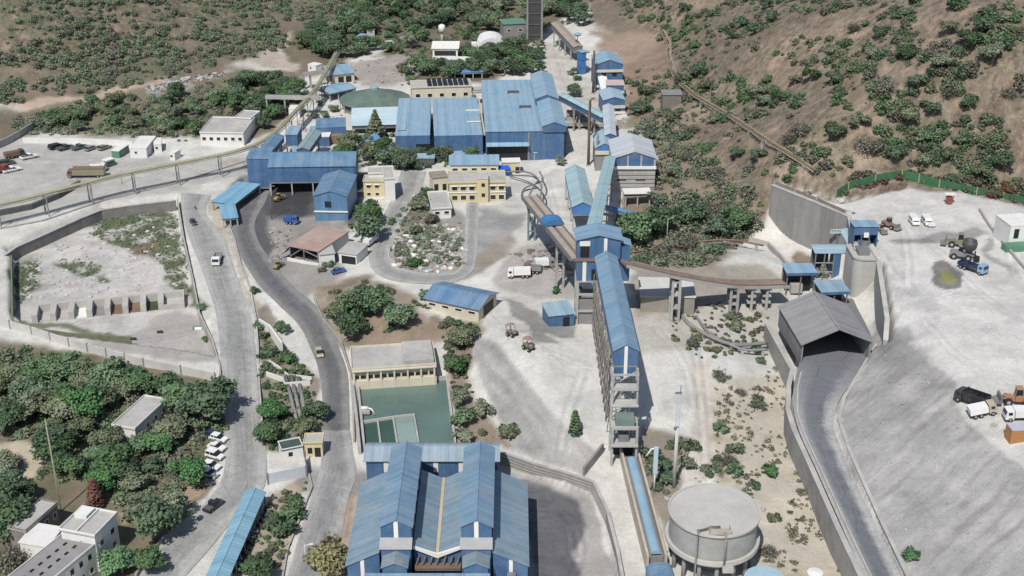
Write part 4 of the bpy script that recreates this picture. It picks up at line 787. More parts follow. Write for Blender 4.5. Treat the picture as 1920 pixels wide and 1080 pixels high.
MB().prism([(X(-18.3), 10.4), (X(-13.85), 8.3), (X(-9.3), 10.4), (X(-9.3), 10.9), (X(-13.85), 9.2), (X(-18.3), 10.9)], 'y', yA + 1.9, yA + 2.35).build('fascia', mc('trim'), r)
for cx in (-21.3, -6.55):
    m = MB(); m.prism([(X(cx-2.8), 8), (X(cx+2.8), 8), (X(cx+2.8), 15.4), (X(cx), 16.8), (X(cx-2.8), 15.4)], 'y', yA + 2.0, yB + 1.2); o = m.build('monitor_wall', wallb_y(), r)
    for s in (-1, 1):
        MB().slab(([(X(cx-3.15), 1.7, 15.33), (X(cx), 1.7, 16.95), (X(cx), yB + 1.5, 16.95), (X(cx-3.15), yB + 1.5, 15.33)] if s < 0 else [(X(cx), 1.7, 16.95), (X(cx+3.15), 1.7, 15.33), (X(cx+3.15), yB + 1.5, 15.33), (X(cx), yB + 1.5, 16.95)]), .13).build('monitor_roof', rfm, r)
    MB().bar((X(cx), 1.65, 16.98), (X(cx), yB + 1.55, 16.98), .4, .1).build('ridge_cap', rfm, r)
    MB().box(X(cx) - .4, X(cx) + .4, 1.93, 2.05, 12.9, 16.5).build('light_panel', mc('trim'), r)
    MB().slab([(X(cx-3), -.2, 11.9), (X(cx+3), -.2, 11.9), (X(cx+3), 2.0, 12.9), (X(cx-3), 2.0, 12.9)], .14).build('apron_roof', M('grey_sheet', (.30,.305,.31), .6, .15, .3), r)
    MB().box(X(cx-2.7), X(cx+2.7), .1, 1.9, -1, 11.85).build('front_bay', wallb_x(), r)
    for i in range(6):
        y = yA + 4.2 + i*4.0
        for sgn in (-1, 1):
            x = X(cx) + sgn*2.83; MB().box(x - .03, x + .03, y, y + 2.6, 12.6, 14.4).build('louvre', mc('shadow_grey'), r); MB().bar((x + sgn*.05, y + 2.9, 12.0), (x + sgn*.05, y + 3.1, 14.8), .16, .12).build('light_strip', mc('trim'), r)
    # small covered spout in front of each bay
    MB().prism([(X(cx-2.2), 3), (X(cx+2.2), 3), (X(cx+2.2), 10.2), (X(cx), 11.1), (X(cx-2.2), 10.2)], 'y', -3.2, .1).build('spout_wall', wallb_y(), r)
    MB().slab([(X(cx-2.5), -3.5, 10.15), (X(cx), -3.5, 11.25), (X(cx), .08, 11.25), (X(cx-2.5), .08, 10.15)], .12).slab([(X(cx), -3.5, 11.25), (X(cx+2.5), -3.5, 10.15), (X(cx+2.5), .08, 10.15), (X(cx), .08, 11.25)], .12).build('spout_roof', sheet('grey_blue_sheet', (.17,.24,.28), 1, .8), r)
for x in (X(-27.6), X(-.2)): MB().box(x - .35, x + .35, yA + .22, yA + .33, 1, 9.2).build('light_panel', mc('trim'), r)
MB().slab([(X(-26.8), -7.5, 7.7), (X(-4.0), -7.5, 7.7), (X(-4.0), -3.3, 8.9), (X(-26.8), -3.3, 8.9)], .14).build('front_roof', sheet('shed_roof_x', (.14,.235,.32), 0, .8, DUST, .3), r)
MB().box(X(-26.5), X(-4.3), -7.2, -3.6, -1, 7.55).build('front_wall', wallb_x(), r)
m = MB()
for i in range(7): m.bar((X(-17.8) + i*1.25, 1.4, 7.0 + .3*(i % 2)), (X(-17.2) + i*1.25, 2.2, 8.6), .28, .2)
m.box(X(-18), X(-9.5), .6, 2.3, 6.4, 7.0); m.build('hopper_frame', mc('brown_wood'), r)
m = MB(); m.box(X(-.9), X(.7), -1.2, .1, 6.2, 6.5).box(X(-.4), X(.2), -1.0, -.4, 3, 6.2); m.build('loading_spout', mc('steel'), r); MB().box(X(-1.8), X(1.4), -3.5, -1.2, -1, 5.6).build('loading_cabin', wallb_x(), r)
# cross building behind
P0 = V((-30.6, 229.2, -3)); r = thing('cross_building', 'low blue roofed wing crossing behind the two ridge monitors', 'wing', (-30.6, 227.6, GZ)); w = 27.6
MB().prism([(0, -1), (6.4, -1), (6.4, 8.2), (3.2, 9.6), (0, 8.2)], 'x', 0, w).build('wall', wallb_x(), r); gable_roof(r, w, 6.4, 8.2, 1.5, 'x', sheet('cross_roof', (.22,.30,.37), 0, .8), .5)
for x in (4.2, 14.6, 19.9): MB().box(x - .5, x + .5, -.1, .05, 5.2, 8.1).build('light_panel', mc('trim'), r)
# ------------------------------------------------------------------ transfer tower and its conveyors
TX, TY, TZ = 16.0, 288.0, 5.0
r = thing('transfer_tower', 'blue transfer tower with white stripes standing on concrete legs', 'tower', (TX, TY, TZ))
for x in (.25, 5.2, 10.4):
    for y in (.3, 7.4): MB().box(x - .35, x + .35, y - .35, y + .35, -1.5, 12.6).build('leg', mc('concrete'), r)
m = MB()
for z in (4.0, 8.6, 12.2): m.box(-.1, 10.8, -.02, .5, z, z + .45).box(-.1, 10.8, 7.2, 7.7, z, z + .45).box(-.08, .45, .5, 7.2, z, z + .45).box(10.25, 10.78, .5, 7.2, z, z + .45)
m.build('beam', mc('concrete'), r); MB().box(.6, 5.0, .55, 7, -1, 7.2).build('core_room', mc('concrete_dark'), r); MB().box(0, 10.7, 0, 7.7, 12.35, 12.66).build('floor', mc('concrete'), r)
MB().box(0, 6.0, 0, 7.7, 12.66, 18.0).build('lower_wall', wallb_x(), r); MB().box(6.0, 10.7, 2.2, 7.7, 12.66, 18.0).build('lower_wall', wallb_y(), r)
MB().box(3.6, 5.8, -.06, .1, 12.9, 15.8).build('doorway', mc('dark'), r); MB().box(1.4, 2.3, -.05, .1, 12.5, 17.9).build('light_panel', mc('trim'), r)
MB().box(-.2, 6.2, -.3, 1.4, 18.0, 18.2).build('ledge', mc('rust'), r)
m = MB(); gable_wall(m, 10.7, 7.2, 23.2, 1.3, 'y', 18.003, 0, 1.2); m.build('upper_wall', wallb_x(), r); gable_roof(r, 10.7, 7.2, 23.2, 1.3, 'y', sheet('tower_roof', (.17,.28,.385), 1, amt=.2), .5, .16, 0, 1.2)
MB().box(.8, 3.0, 1.13, 1.3, 18.5, 21.6).build('doorway', mc('dark'), r); MB().box(6.6, 7.4, 1.14, 1.25, 18.2, 23.7).build('light_panel', mc('trim'), r); MB().box(.6, 3.2, .9, 1.19, 21.6, 22.8).build('broken_sheet', mc('white'), r)
MB().box(10.9, 13.2, 2.4, 6.0, 11.5, 21.2).build('side_hood', wallb_y(), r); MB().slab([(10.6, 2.1, 22.3), (13.5, 2.1, 21.2), (13.5, 6.3, 21.2), (10.6, 6.3, 22.3)], .15).build('hood_roof', roof_x(), r)
# main covered gallery on its trestle
r, L = gallery('main_gallery', 'longest blue roofed gallery running forward on a grey trestle wall', (22.9, 286.0, 21.4), (23.9, 237.2, 21.4), 5.0, 3.6, 1.4, sheet('gallery_roof', (.155,.265,.37), 0, .9, DUST, .25), wallb_x(), [(t, z) for t, z in ((.08, 5), (.25, 5), (.42, 4.8), (.59, 4.5), (.76, 3.5), (.93, 1.5))], None)
MB().box(L - .02, L + .05, -.35, .35, 18.6, 26.1).build('light_panel', mc('trim'), r); MB().box(L - .4, L - .003, -2.45, 2.45, 18.8, 24.8).build('end_wall', wallb_y(), r)
m = MB()
for i in range(12):
    x = L*(i + .3)/14; m.box(x, x + .3, -2.95, -2.75, 5 - 4.5*(i/14)**2 - 1, 20.9)
for z in (8, 13, 18): m.box(0, L, -2.92, -2.78, z, z + .25)
for i in range(13):
    x = L*(i + .4)/14; zb = 5 - 4.5*(i/14)**2
    for z0, z1 in ((zb, 8), (8, 13), (13, 18)): m.bar((x, -2.85, z0), (x + L/14, -2.85, z1), .16)
m.build('trestle_lattice', M('lattice', (.19,.175,.155), .9, .25, .4), r)
# stepped end tower under the gallery
r = thing('gallery_end_tower', 'stepped open frame of concrete decks under the gallery end', 'tower', (21.2, 231.6, .5))
for x in (0, 5.2):
    for y in (0.3, 5.4): MB().box(x - .25, x + .25, y - .25, y + .25, -2, 20.4 if y > 3 else 8.6).build('column', mc('concrete'), r)
m = MB()
for z in (4.2, 8.4, 12.2, 16.2, 19.8):
    y0 = .1 if z < 9 else 3.0; m.box(-.2, 5.4, y0, y0 + .3, z, z + .4); m.box(-.2, .1, y0 + .3, 5.6, z, z + .4).box(5.1, 5.4, y0 + .3, 5.6, z, z + .4)
for a, b in (((.2, 5.3, 8.6), (5, 5.3, 12)), ((5, 5.3, 12.4), (.2, 5.3, 16)), ((.2, 5.3, 16.4), (5, 5.3, 19.6)), ((.2, 2.9, 4.4), (5, 2.9, 8.2))): m.bar(a, b, .22)
for y0, z0 in ((3.2, 12.5), (3.2, 16.5)): m.bar((0, y0, z0), (0, y0, z0 + 3.4), .35).bar((5.2, y0, z0), (5.2, y0, z0 + 3.4), .35)
m.build('frame', mc('concrete'), r)
for z, y0, y1 in ((4.6, -.6, 4.2), (12.62, 2.4, 5.6), (16.62, 3.2, 5.6)): MB().box(-.3, 5.5, y0, y1, z, z + .3).build('deck', mc('roof_slab'), r)
m = MB(); m.box(-.3, .9, .2, 3.0, 8.83, 9.1).box(.9, 5.5, 2.2, 3.0, 8.83, 9.1).box(.9, 5.5, .2, .6, 8.83, 9.1); m.build('deck', mc('roof_slab'), r)
MB().box(.6, 4.6, .5, 3.6, 9.2, 10.8).build('drive_unit', mc('green_steel'), r); MB().box(1.4, 3.6, 1.0, 4.8, 4.95, 6.4).build('drive_unit', mc('steel'), r); MB().box(.3, 4.9, 4.2, 5.0, -1, 4.1).build('chute_wall', mc('dark'), r)
# blue covered belt running on downhill in the trough
a = W(1184, 868, 1.2); b = W(1230, 1046, .2); L = (b - a).length; ang = math.atan2(b.y - a.y, b.x - a.x); r = thing('covered_belt', 'long light blue half-round belt cover in a concrete trough', 'conveyor', (a.x, a.y, 0), ang)
sl = (b.z - a.z)/V((b.x-a.x, b.y-a.y, 0)).length; pr = [(1.05*math.cos(math.pi*i/8), .9 + .75*math.sin(math.pi*i/8)) for i in range(9)]
m = MB().prism(pr, 'x', 0, L); m.v = [(x, y, z + a.z + sl*x) for x, y, z in m.v]; m.build('cover', M('belt_cover', (.22,.35,.44), .5, .15, .3, DUST, .35), r)
for s in (-1, 1):
    m = MB().box(-4, L + 1, 1.75*s - .25, 1.75*s + .25, -3, 1.35); m.v = [(x, y, z + a.z + sl*x) for x, y, z in m.v]; m.build('trough_wall', M('sand_concrete', (.42,.37,.30), .9, .2, .4), r)
m = MB().box(-2, L, -1.4, 1.4, -2, .3); m.v = [(x, y, z + a.z + sl*x) for x, y, z in m.v]; m.build('belt_bed', mc('concrete_dark'), r)
P = W(1238, 1062, 1.5); r = thing('belt_hood', 'rounded blue hood over the lower end of the belt cover', 'hood', (P.x, P.y - 1.5, -1.6), ang + math.pi/2); m = MB()
pr = [(2.5*math.cos(math.pi*i/10), 2.3 + 1.3*math.sin(math.pi*i/10)) for i in range(11)] + [(-2.5, 0), (2.5, 0)]; m.prism(pr, 'y', -3.2, 2.2).build('hood_shell', sheet('hood_sheet', (.105,.21,.33), 1), r); MB().box(-1.8, 1.8, 2.14, 2.25, 0, 2.4).build('opening', mc('dark'), r)
# rust-coloured bridge to the crusher
PB = [V((27.2, 288.5, 22.4)), V((41.4, 294.0, 16.6)), V((57.5, 301.0, 10.9)), V((72.0, 306.8, 8.3))]
r = thing('belt_bridge', 'long rust brown belt bridge descending between the blue tower and crusher', 'conveyor', (27.2, 291.5, 0)); S0 = V((27.2, 291.5, 0))
pts = spline([tuple(p) for p in PB], 20)
def ribbon(pts, off, hw, z0, z1):
    m = MB(); n = len(pts); P = [V(p) for p in pts]
    for i, p in enumerate(P):
        d = P[min(i+1, n-1)] - P[max(i-1, 0)]; d.z = 0; d.normalize(); nn = V((-d.y, d.x, 0)); q = p - S0 + nn*off
        m.v += [tuple(q - nn*hw + V((0,0,z0))), tuple(q + nn*hw + V((0,0,z0))), tuple(q + nn*hw + V((0,0,z1))), tuple(q - nn*hw + V((0,0,z1)))]
    for i in range(n - 1):
        for j in range(4): m.f.append([4*i+j, 4*i+(j+1)%4, 4*i+4+(j+1)%4, 4*i+4+j])
    e = 4*(n-1); m.f += [[0,1,2,3], [e+3,e+2,e+1,e]]; return m
ribbon(pts, .4, 1.7, .02, .34).build('belt', mc('rustbelt'), r); ribbon(pts, 0, 2.3, -.35, 0).build('deck', mc('concrete_dark'), r)
for o in (-2.4, 2.4, -1.45): ribbon(pts, o, .09, -.45, .4).build('side_frame', mc('concrete') if o != -1.45 else mc('rust'), r)
for x, y, zt, n in ((41.4, 294.0, 16.1, 2), (57.5, 301.0, 10.4, 2), (62.5, 303.2, 9.3, 1), (66.8, 305, 8.6, 1)):
    zg = TH(x, y); m = MB()
    for dx in ((-.9, .9) if n == 2 else (0,)):
        for dy in (-2, 2): m.bar((x + dx - S0.x, y + dy - S0.y, zg - 1), (x + dx - S0.x, y + dy - S0.y, zt), .65)
    for k in range(1, 4):
        z = zg + (zt - zg)*k/3.2; m.box(x - 1.1 - S0.x, x + 1.1 - S0.x, y - 2.2 - S0.y, y + 2.2 - S0.y, z - .2, z + .2)
    m.build('trestle', mc('concrete'), r)
# twin belts from the upper yard
r, L = gallery('twin_belt_conveyor', 'twin tan belts side by side climbing toward the blue transfer tower', (5.0, 349.5, 16.4), (16.8, 292.6, 21.6), 4.6, 0, 0, None, None, (), open_top=True, gap=.7, beltm=M('tan_belt', (.36,.29,.235), .95, .2, .4))
for px, py, t in ((995, 451, .06), (1046, 541, .66)):
    q = G(px, py); zt = 16.4 + 5.2*t - .7; p = V((5.0, 349.5, 0)).lerp(V((16.8, 292.6, 0)), t); m = MB(); Li = r.matrix_basis.inverted()
    for dx in (-1.3, 1.3):
        for dy in (-.8, .8): m.bar(Li @ V((p.x + dx*.7, p.y + dy, q.z - 1)), Li @ V((p.x + dx*.7, p.y + dy, zt)), .5)
    for k in range(1, 4): m.bar(Li @ V((p.x - 1, p.y - .8, q.z + (zt - q.z)*k/4)), Li @ V((p.x + 1, p.y - .8, q.z + (zt - q.z)*k/4)), .3)
    m.build('trestle', mc('green_steel') if t < .3 else mc('concrete'), r)
p = V((5.0, 349.5, 0)).lerp(V((16.8, 292.6, 0)), .5); r2 = thing('belt_hood', 'small rounded bright blue hood over the twin tan belts', 'hood', (p.x, p.y, 19.2), math.atan2(-56.9, 11.8) + math.pi/2)
pr = [(2.9*math.cos(math.pi*i/10), .6 + 1.6*math.sin(math.pi*i/10)) for i in range(11)]; MB().prism(pr, 'y', -2.2, 2.2).build('hood_shell', sheet('bright_hood', (.04,.17,.36), 1, amt=.1), r2)
# tangle of pipes at its upper end
for k, (P_, rad) in enumerate((([(942,322,2),(985,322,6),(1008,334,9),(1000,350,13),(990,372,16)], .28), ([(955,329,2),(995,330,6),(1014,345,9),(1012,372,11),(1004,384,15)], .28), ([(1012,322,4),(1016,340,8),(985,352,11),(978,366,13),(992,392,15)], .25), ([(1008,352,8),(983,358,10),(981,372,12),(996,385,16)], .25), ([(985,372,12),(990,392,11),(996,420,7),(1000,446,4)], .3))):
    pp = [V(W(*q)) for q in P_]; pp = [V(p) for p in spline([tuple(p) for p in pp], 16)]; o = pp[0]
    r = thing('slurry_pipe', ['grey pipe looping from the cream annex over to the twin belts', 'second grey pipe curving outside the first above the pale yard', 'thin pipe crossing the loop above the belt head', 'short inner pipe curl at the belt head', 'grey green downpipe along the belt head pier'][k], 'pipe', o); MB().tube([p - o for p in pp], rad, 8).build('pipe_run', mc('concrete_dark') if k != 4 else mc('green_steel'), r, True)
# gallery A and B, crusher house
a = V((19.9, 384.5, 9.8)); b = V((20.9, 352.0, 9.8)); r, L = gallery('side_gallery', 'faded cyan gallery with bright blue gable end on open legs', a, b, 6.0, 2.5, 1.5, sheet('cyan_roof', (.29,.42,.46), 0, .9, DUST, .35), sheet('bright_gable', (.045,.17,.42), 0, amt=.1), [(t, 3.5) for t in (.02, .35, .7, .97)])
a = V(W(1144,303,12.5)); b = V(W(1112,437,25.5)); r, L = gallery('climbing_gallery', 'narrow pale cyan gallery climbing over to the transfer tower roof', a, b, 3.0, 1.6, .3, sheet('cyan_roof_b', (.29,.43,.46), 0, .9, DUST, .3), mc('shadow_grey'), [(.1, 3), (.45, 4), (.8, 4.5)], mc('steel'))
r, w, d = bld('crusher_house', 'whitish gable roof crusher house with three blue panels over ribbed concrete', 'crusher house', (1150,297), (1230,297), 11.0, (1155,263), 'gable_y', 2.3, mc('concrete'), sheet('white_blue_roof', (.44,.47,.50), 1, .9, DUST, .4), .4)
for i in range(3): MB().prism([(.4 + i*(w-.8)/3 + .3, 8.4), (.4 + (i+1)*(w-.8)/3 - .3, 8.4), (.4 + (i+1)*(w-.8)/3 - .3, 11.0 + (.5 if i == 2 else 1.5)), (.4 + i*(w-.8)/3 + .3, 11.0 + (.5 if i == 0 else 1.5))], 'y', -.06, .05).build('blue_panel', wallb_x(), r)
MB().box(-.2, w + .2, -.6, -.01, 7.5, 8.35).build('ledge', mc('trim'), r)
for z in (1.2, 2.6, 4.0, 5.4): MB().box(.05, w - .05, -.22, -.01, z, z + .7).build('concrete_band', mc('concrete'), r)
for x in (w*.1, w*.55): MB().box(x, x + 3, -.04, .05, 3.4, 3.9).build('slot_window', mc('dark'), r)
bld('white_platform', 'white roof slab on dark legs in front of the crusher house', 'platform', (1172,364), (1220,363), 4.2, 4.5, 'flat', 0, mc('dark'), mc('white'), .3, stilts=3.5, ncol=3, par=0)
r, w, d = bld('small_gable_house', 'small pale roofed house with blue arched gable beside the crusher house', 'house', (1117,277), (1151,277), 8.0, (1120,252), 'gable_y', 1.6, mc('concrete_dark'), sheet('pale_gable_roof', (.30,.42,.50), 1, .9), .3)
MB().prism([(.5, 7), (w-.5, 7), (w-.5, 7.8), (w/2, 9.2), (.5, 7.8)], 'y', -.06, .05).build('blue_panel', sheet('bright_gable', (.045,.17,.42), 0), r); MB().box(-.2, w + .2, -.6, -.01, 5.7, 6.9).build('ledge', mc('cream'), r)
a = V(W(1140,206,10)); b = V(W(1144,262,10)); gallery('pale_gallery', 'near white narrow gallery between the stacked houses and small gable', a, b, 3.6, 1.6, .7, sheet('near_white', (.44,.50,.55), 0), wallb_x(), [(.2, 1), (.6, 1)], group=None)
a = V(W(1054,186,10)); b = V(W(1135,228,8.5)); gallery('inclined_gallery', 'cyan topped blue gallery slanting from the mill ridge house', a, b, 3.2, 1.9, .5, sheet('cyan_roof', (.29,.42,.46), 0, .9), wallb_x(), [(.35, 1.5), (.7, 1.5)])
for nm, lab, fl, fr, h, bk, rf, rise, rm_ in (('stacked_house', 'uppermost blue gabled house of the stack below the red slope', (1118,121), (1168,120), 10, (1119,104), 'gable_y', 1.9, roof_y()), ('stacked_house', 'pinkish flat roofed blue house in the middle of the stack', (1139,160), (1170,160), 6.5, 7, 'flat', 0, M('pink_slab', (.46,.36,.34), .9, .15)), ('stacked_house', 'pale curved roof blue house lowest in the stack', (1132,188), (1172,187), 6.0, (1135,170), 'gable_y', 1.2, sheet('pale_gable_roof', (.30,.42,.50), 1))):
    r, w, d = bld(nm, lab, 'house', fl, fr, h, bk, rf, rise, wallb_x(), rm_, .3, par=0); MB().box(-.2, w + .2, -.5, -.01, h - 3.2, h - 2.2).build('ledge', mc('cream'), r); MB().box(-.2, w + .2, -.5, -.01, .6, 1.4).build('ledge', mc('white'), r)
    for x in (w*.3, w*.7): MB().box(x - .9, x + .9, -.05, .06, h - 5, h - 3.5).build('window', mc('glass'), r)
a = V(W(1127,141,8)); b = V(W(1135,172,5)); gallery('pale_chute', 'pale cyan chute running down across the stacked houses', a, b, 3.0, 1.0, .3, mc('white'), mc('white'), [(.5, 2)])
P, ang, w, d = frame((1090,140), (1104,138), 0, 4); r = thing('stair_tower', 'small bright blue stair tower beside the brown column', 'stair tower', P, ang)
for i in range(3): MB().box(0, w, 0, d, 3.2*i + 2.6, 3.2*i + 3.0).build('landing', wallb_x(), r); MB().box(0, w*.6, .1, d - .1, 3.2*i - .4, 3.2*i + 2.6).build('stair_wall', sheet('bright_gable', (.045,.17,.42), 0), r)
MB().box(-.2, w + .2, -.2, d + .2, 9.4, 9.6).build('roof', roof_x(), r)
for px, py, py2, rad, lab, bend in ((1103, 311, 184, .5, 'tall black brown vent stack with a bent tip near the mill', True), (1112, 176, 95, .55, 'rusty brown column next to the stacked blue houses', False), (1119, 318, 250, .45, 'thin grey pipe post rising beside the vent stack', False)):
    P = G(px, py); zt = z_at(P, py2) - P.z; r = thing('vent_stack', lab, 'stack', P); pts = [(0, 0, -1), (0, 0, zt*.5), (0, 0, zt - 1.2)] + ([(.5, 0, zt - .3), (1.6, 0, zt)] if bend else [(0, 0, zt)])
    MB().tube(pts, rad, 10, rad*.75).build('pipe', mc('brown_wood') if rad > .48 else mc('concrete_dark'), r, True)
    MB().lathe(0, 0, [(rad*1.7, -.5), (rad*1.7, .5)], 10).build('base', mc('concrete'), r)
for z, y0 in ((3.5, 212), (2.0, 220), (1.0, 231)):
    a = W(1062, y0, z + 1); b = W(1150, y0 + 3, z + 1); gallery('flat_walkway', {212: 'cream topped deck below the inclined gallery near the mill', 220: 'second cream deck lower down beside the vent stack', 231: 'dark decked walkway nearest the white pads'}[y0], a, b, 3.2, 0, 0, None, None, [(.3, 1.5), (.7, 1.5)], open_top=True, beltm=mc('cream_gutter'), cat='walkway')
a = V(W(1108,385,6)); b = V(W(1186,404,4.5)); gallery('pipe_gallery', 'long bent blue pipe duct near the legs of the climbing gallery', a, b, 1.5, .9, .2, M('duct_blue', (.10,.22,.42), .6, .2, .4), M('duct_blue', (.10,.22,.42)), [(.1, 3.5), (.6, 3)])
# ------------------------------------------------------------------ thickener tank, poles
r = thing('round_tank', 'big round pale concrete tank with overhanging rim on columns', 'tank', (38.2, 201.4, -2)); RT = 8.7
MB().lathe(0, 0, [(RT - .75, 10.4), (RT - .45, 11.55), (RT, 11.6), (RT, 12.0), (RT - .35, 12.0), (RT - .36, 11.72), (.01, 11.7)], 64, False).build('rim', mc('pale_tank'), r, False)
MB().lathe(0, 0, [(RT - .4, 6.0), (RT - .5, 11.3)], 64, False).build('tank_wall', mc('tank_side'), r, True)
MB().lathe(0, 0, [(RT - .2, 4.9), (RT + .25, 5.4), (RT + .25, 6.3), (RT - .1, 6.35), (RT - .45, 6.2)], 64, False).build('ring_beam', mc('pale_tank'), r)
MB().lathe(0, 0, [(3.2, -1), (3.4, 4.2), (RT - .25, 5.0)], 48, False).build('cone', mc('concrete_dark'), r, True)
for i in range(14):
    a = 2*math.pi*(i + .5)/14; MB().tube([(7.4*math.cos(a), 7.4*math.sin(a), -1.5), (7.4*math.cos(a), 7.4*math.sin(a), 5.2)], .42, 8).build('column', mc('concrete_dark'), r, True)
for a in (-2.05, -1.47):
    x, y = (RT + .15)*math.cos(a), (RT + .15)*math.sin(a); MB().tube([(x*.93, y*.93, 12.4), (x*.99, y*.99, 12.35), (x*1.02, y*1.02, 11.6), (x*1.03, y*1.03, 5.5)] + ([(x*1.06, y*1.06, 0)] if a < -2 else []), .2, 8).build('downpipe', mc('concrete_dark'), r, True)
m = MB(); m.box(-2.0, 2.0, -RT + .5, -RT + 2.2, 12.02, 12.25).box(-1.9, 1.9, -RT + .5, -RT + .6, 12.25, 13.1).box(-1.9, -1.8, -RT + .6, -RT + 2.2, 12.25, 13.1).box(1.8, 1.9, -RT + .6, -RT + 2.2, 12.25, 13.1); m.build('walkway', M('pale_rust', (.36,.31,.27), .9, .2, .5), r)
MB().tube([(-4.2, -7.2, 12.3), (-3, -6.9, 12.35), (-1.5, -6.3, 12.5), (.2, -6.2, 12.45)], .16, 8).build('feed_pipe', mc('brown_wood'), r, True); MB().box(.6, 2.6, -RT - 1.2, -RT - .1, 4.7, 5.9).build('outlet_box', mc('roof_slab'), r)
for px, py, rad, ht, lab, mt in ((1432, 1102, 3.6, 2.2, 'low pale blue round tank lid at the bottom edge', 'waterblue'), (1526, 1094, 1.4, 2.6, 'small white drum with a blue band at the bottom edge', 'white')):
    P = G(px, py); r = thing('drum_tank', lab, 'tank', P); MB().lathe(0, 0, [(rad, -1), (rad, ht*.75), (rad*1.06, ht*.76), (rad*1.06, ht), (.1, ht + .25)], 28).build('drum', mc(mt), r); MB().lathe(0, 0, [(rad + .03, ht*.35), (rad + .05, ht*.36), (rad + .05, ht*.6), (rad + .03, ht*.61)], 28, False).build('band', mc('tarp_blue') if mt == 'white' else mc('white'), r)
P = W(1263, 915, -.7); r = thing('tall_pole', 'tall pale pole with a light blue lattice top by the tank', 'pole', P, .1); zt = z_at(P, 722) - P.z
MB().tube([(0, 0, -1), (0, 0, zt*.6)], .42, 10, .36).build('lower_pole', mc('pale_tank'), r, True); m = MB()
for x in (-.35, .35): m.bar((x, 0, zt*.58), (x*.8, 0, zt*.93), .16)
for i in range(8): m.bar((-.35 + .7*(i % 2), 0, zt*(.58 + .043*i)), (.35 - .7*(i % 2), 0, zt*(.58 + .043*(i + 1))), .1)
m.build('lattice', M('pale_blue', (.42,.52,.58), .6, .1, .3), r); m = MB(); m.box(-.9, .5, -.12, .12, zt*.92, zt*.935).bar((.2, 0, zt*.9), (.2, 0, zt), .14).box(-.7, .1, -.3, .3, zt*.58, zt*.6); m.build('crossarm', mc('steel'), r)
P = W(1226, 922, -.8); r = thing('tall_pole', 'shorter white pipe pole with a bent arm beside the belt cover', 'pole', P); zt = z_at(P, 836) - P.z; MB().tube([(0, 0, -1), (0, 0, zt*.62)], .18, 8).build('pole', mc('white'), r, True); MB().box(-.45, .45, -.25, .25, zt*.4, zt*.97).build('riser', M('pale_blue', (.42,.52,.58)), r); MB().tube([(0, 0, zt*.95), (-1, 0, zt*.93), (-2.0, -.3, zt*.8)], .16, 8).build('arm', mc('white'), r, True)
# ------------------------------------------------------------------ right-hand works
def wl(px, py, z): return V(W(px, py, z))
wall_pts('retaining_wall', 'huge bare concrete retaining wall holding up the pale plateau', 'retaining wall', [wl(1448,349,15.6), wl(1521,378,15.6), wl(1592,408,15.6), wl(1606,470,15.6)], .35, 1.1, sheet('ribbed_concrete', (.27,.262,.25), 0, 2.4, (.19,.185,.175), .6, .95), 15, group=None, cap=True)
P = wl(1604, 488, 15.4); Q = wl(1645, 488, 15.4); r = thing('silo_tower', 'pale concrete silo tower rising between the blue cabins and slope', 'tower', (P.x, P.y, 3)); w = Q.x - P.x
m = MB(); pr = [(w, 0), (w, 10), (0, 10), (0, 3)] + [(2.2 - 2.2*math.sin(t), 2.2 - 2.2*math.cos(t)) for t in np.linspace(math.pi/2, 0, 7)]
k = len(pr); m.add([(x, y, -1.5) for x, y in pr] + [(x, y, 12.4) for x, y in pr], [tuple(range(k))[::-1], tuple(range(k, 2*k))] + [(i, (i+1) % k, k + (i+1) % k, k + i) for i in range(k)]); m.build('tower_wall', M('silo_concrete', (.40,.39,.355), .9, .15, .3, (.28,.265,.24), .5, bmp=.2), r)
m = MB()
for i in range(len(pr)):
    a, b = pr[i], pr[(i+1) % k]; m.bar((a[0], a[1], 12.55), (b[0], b[1], 12.55), .5, .4)
m.build('rim_beam', mc('roof_slab'), r); MB().box(1.5, w - 1.2, 3, 7, 12.42, 13.6).build('hopper_grate', mc('steel'), r)
wall_pts('ramp_wing_wall', 'concrete wing wall stepping down beside the silo tower', 'retaining wall', [wl(*q_) for q_ in WING], .5, 1.0, mc('concrete'), 9.5, cap=True)
r, w, d = bld('dump_house', 'dark blue box house with open front on top of the silo', 'cabin', (1603,425), (1648,425), 6.0, (1597,412), 'mono', -.3, False, roof_x(), .3, z0=15.2)
m = MB(); m.prism([(0, 0), (d, 0), (d, 5.7), (0, 5.9)], 'x', 0, .2).prism([(0, 0), (d, 0), (d, 5.7), (0, 5.9)], 'x', w - .2, w).box(.2, w - .2, d - .2, d, 0, 5.7).box(.2, w - .2, 0, .2, 3.6, 5.85); m.build('wall', wallb_x(), r)
for x in (w*.33, w*.66): MB().box(x - .15, x + .15, 0, .2, 0, 3.6).build('post', wallb_y(), r)
MB().box(w*.25, w*.75, .5, 2.6, 0, 1.6).build('hopper', mc('steel'), r); MB().box(w*.42, w*.62, -.08, .1, 2.9, 4.3).build('light_panel', mc('trim'), r)
r, w, d = bld('screen_house', 'crusher cabin half open frame and half blue sheet with white stripe', 'cabin', (1529,475), (1597,475), 8.5, (1524,461), 'mono', .2, False, sheet('pale_gable_roof', (.30,.42,.50), 1), .2, z0=3.4)
MB().box(w*.55, w - .1, 0, d, 1.2, 8.4).build('wall', wallb_x(), r); MB().box(w*.72, w*.84, -.05, .06, 1.2, 8.3).build('light_panel', mc('trim'), r); MB().box(.2, w*.5, d - .3, d, .5, 8.3).build('back_wall', mc('shadow_grey'), r)
for x in (.2, w*.27, w*.53): MB().box(x - .15, x + .15, .02, .3, -1.5, 8.3).build('post', mc('green_steel'), r)
for z in (2.8, 5.5): MB().box(.2, w*.53, .08, .22, z, z + .25).build('rail', mc('concrete'), r)
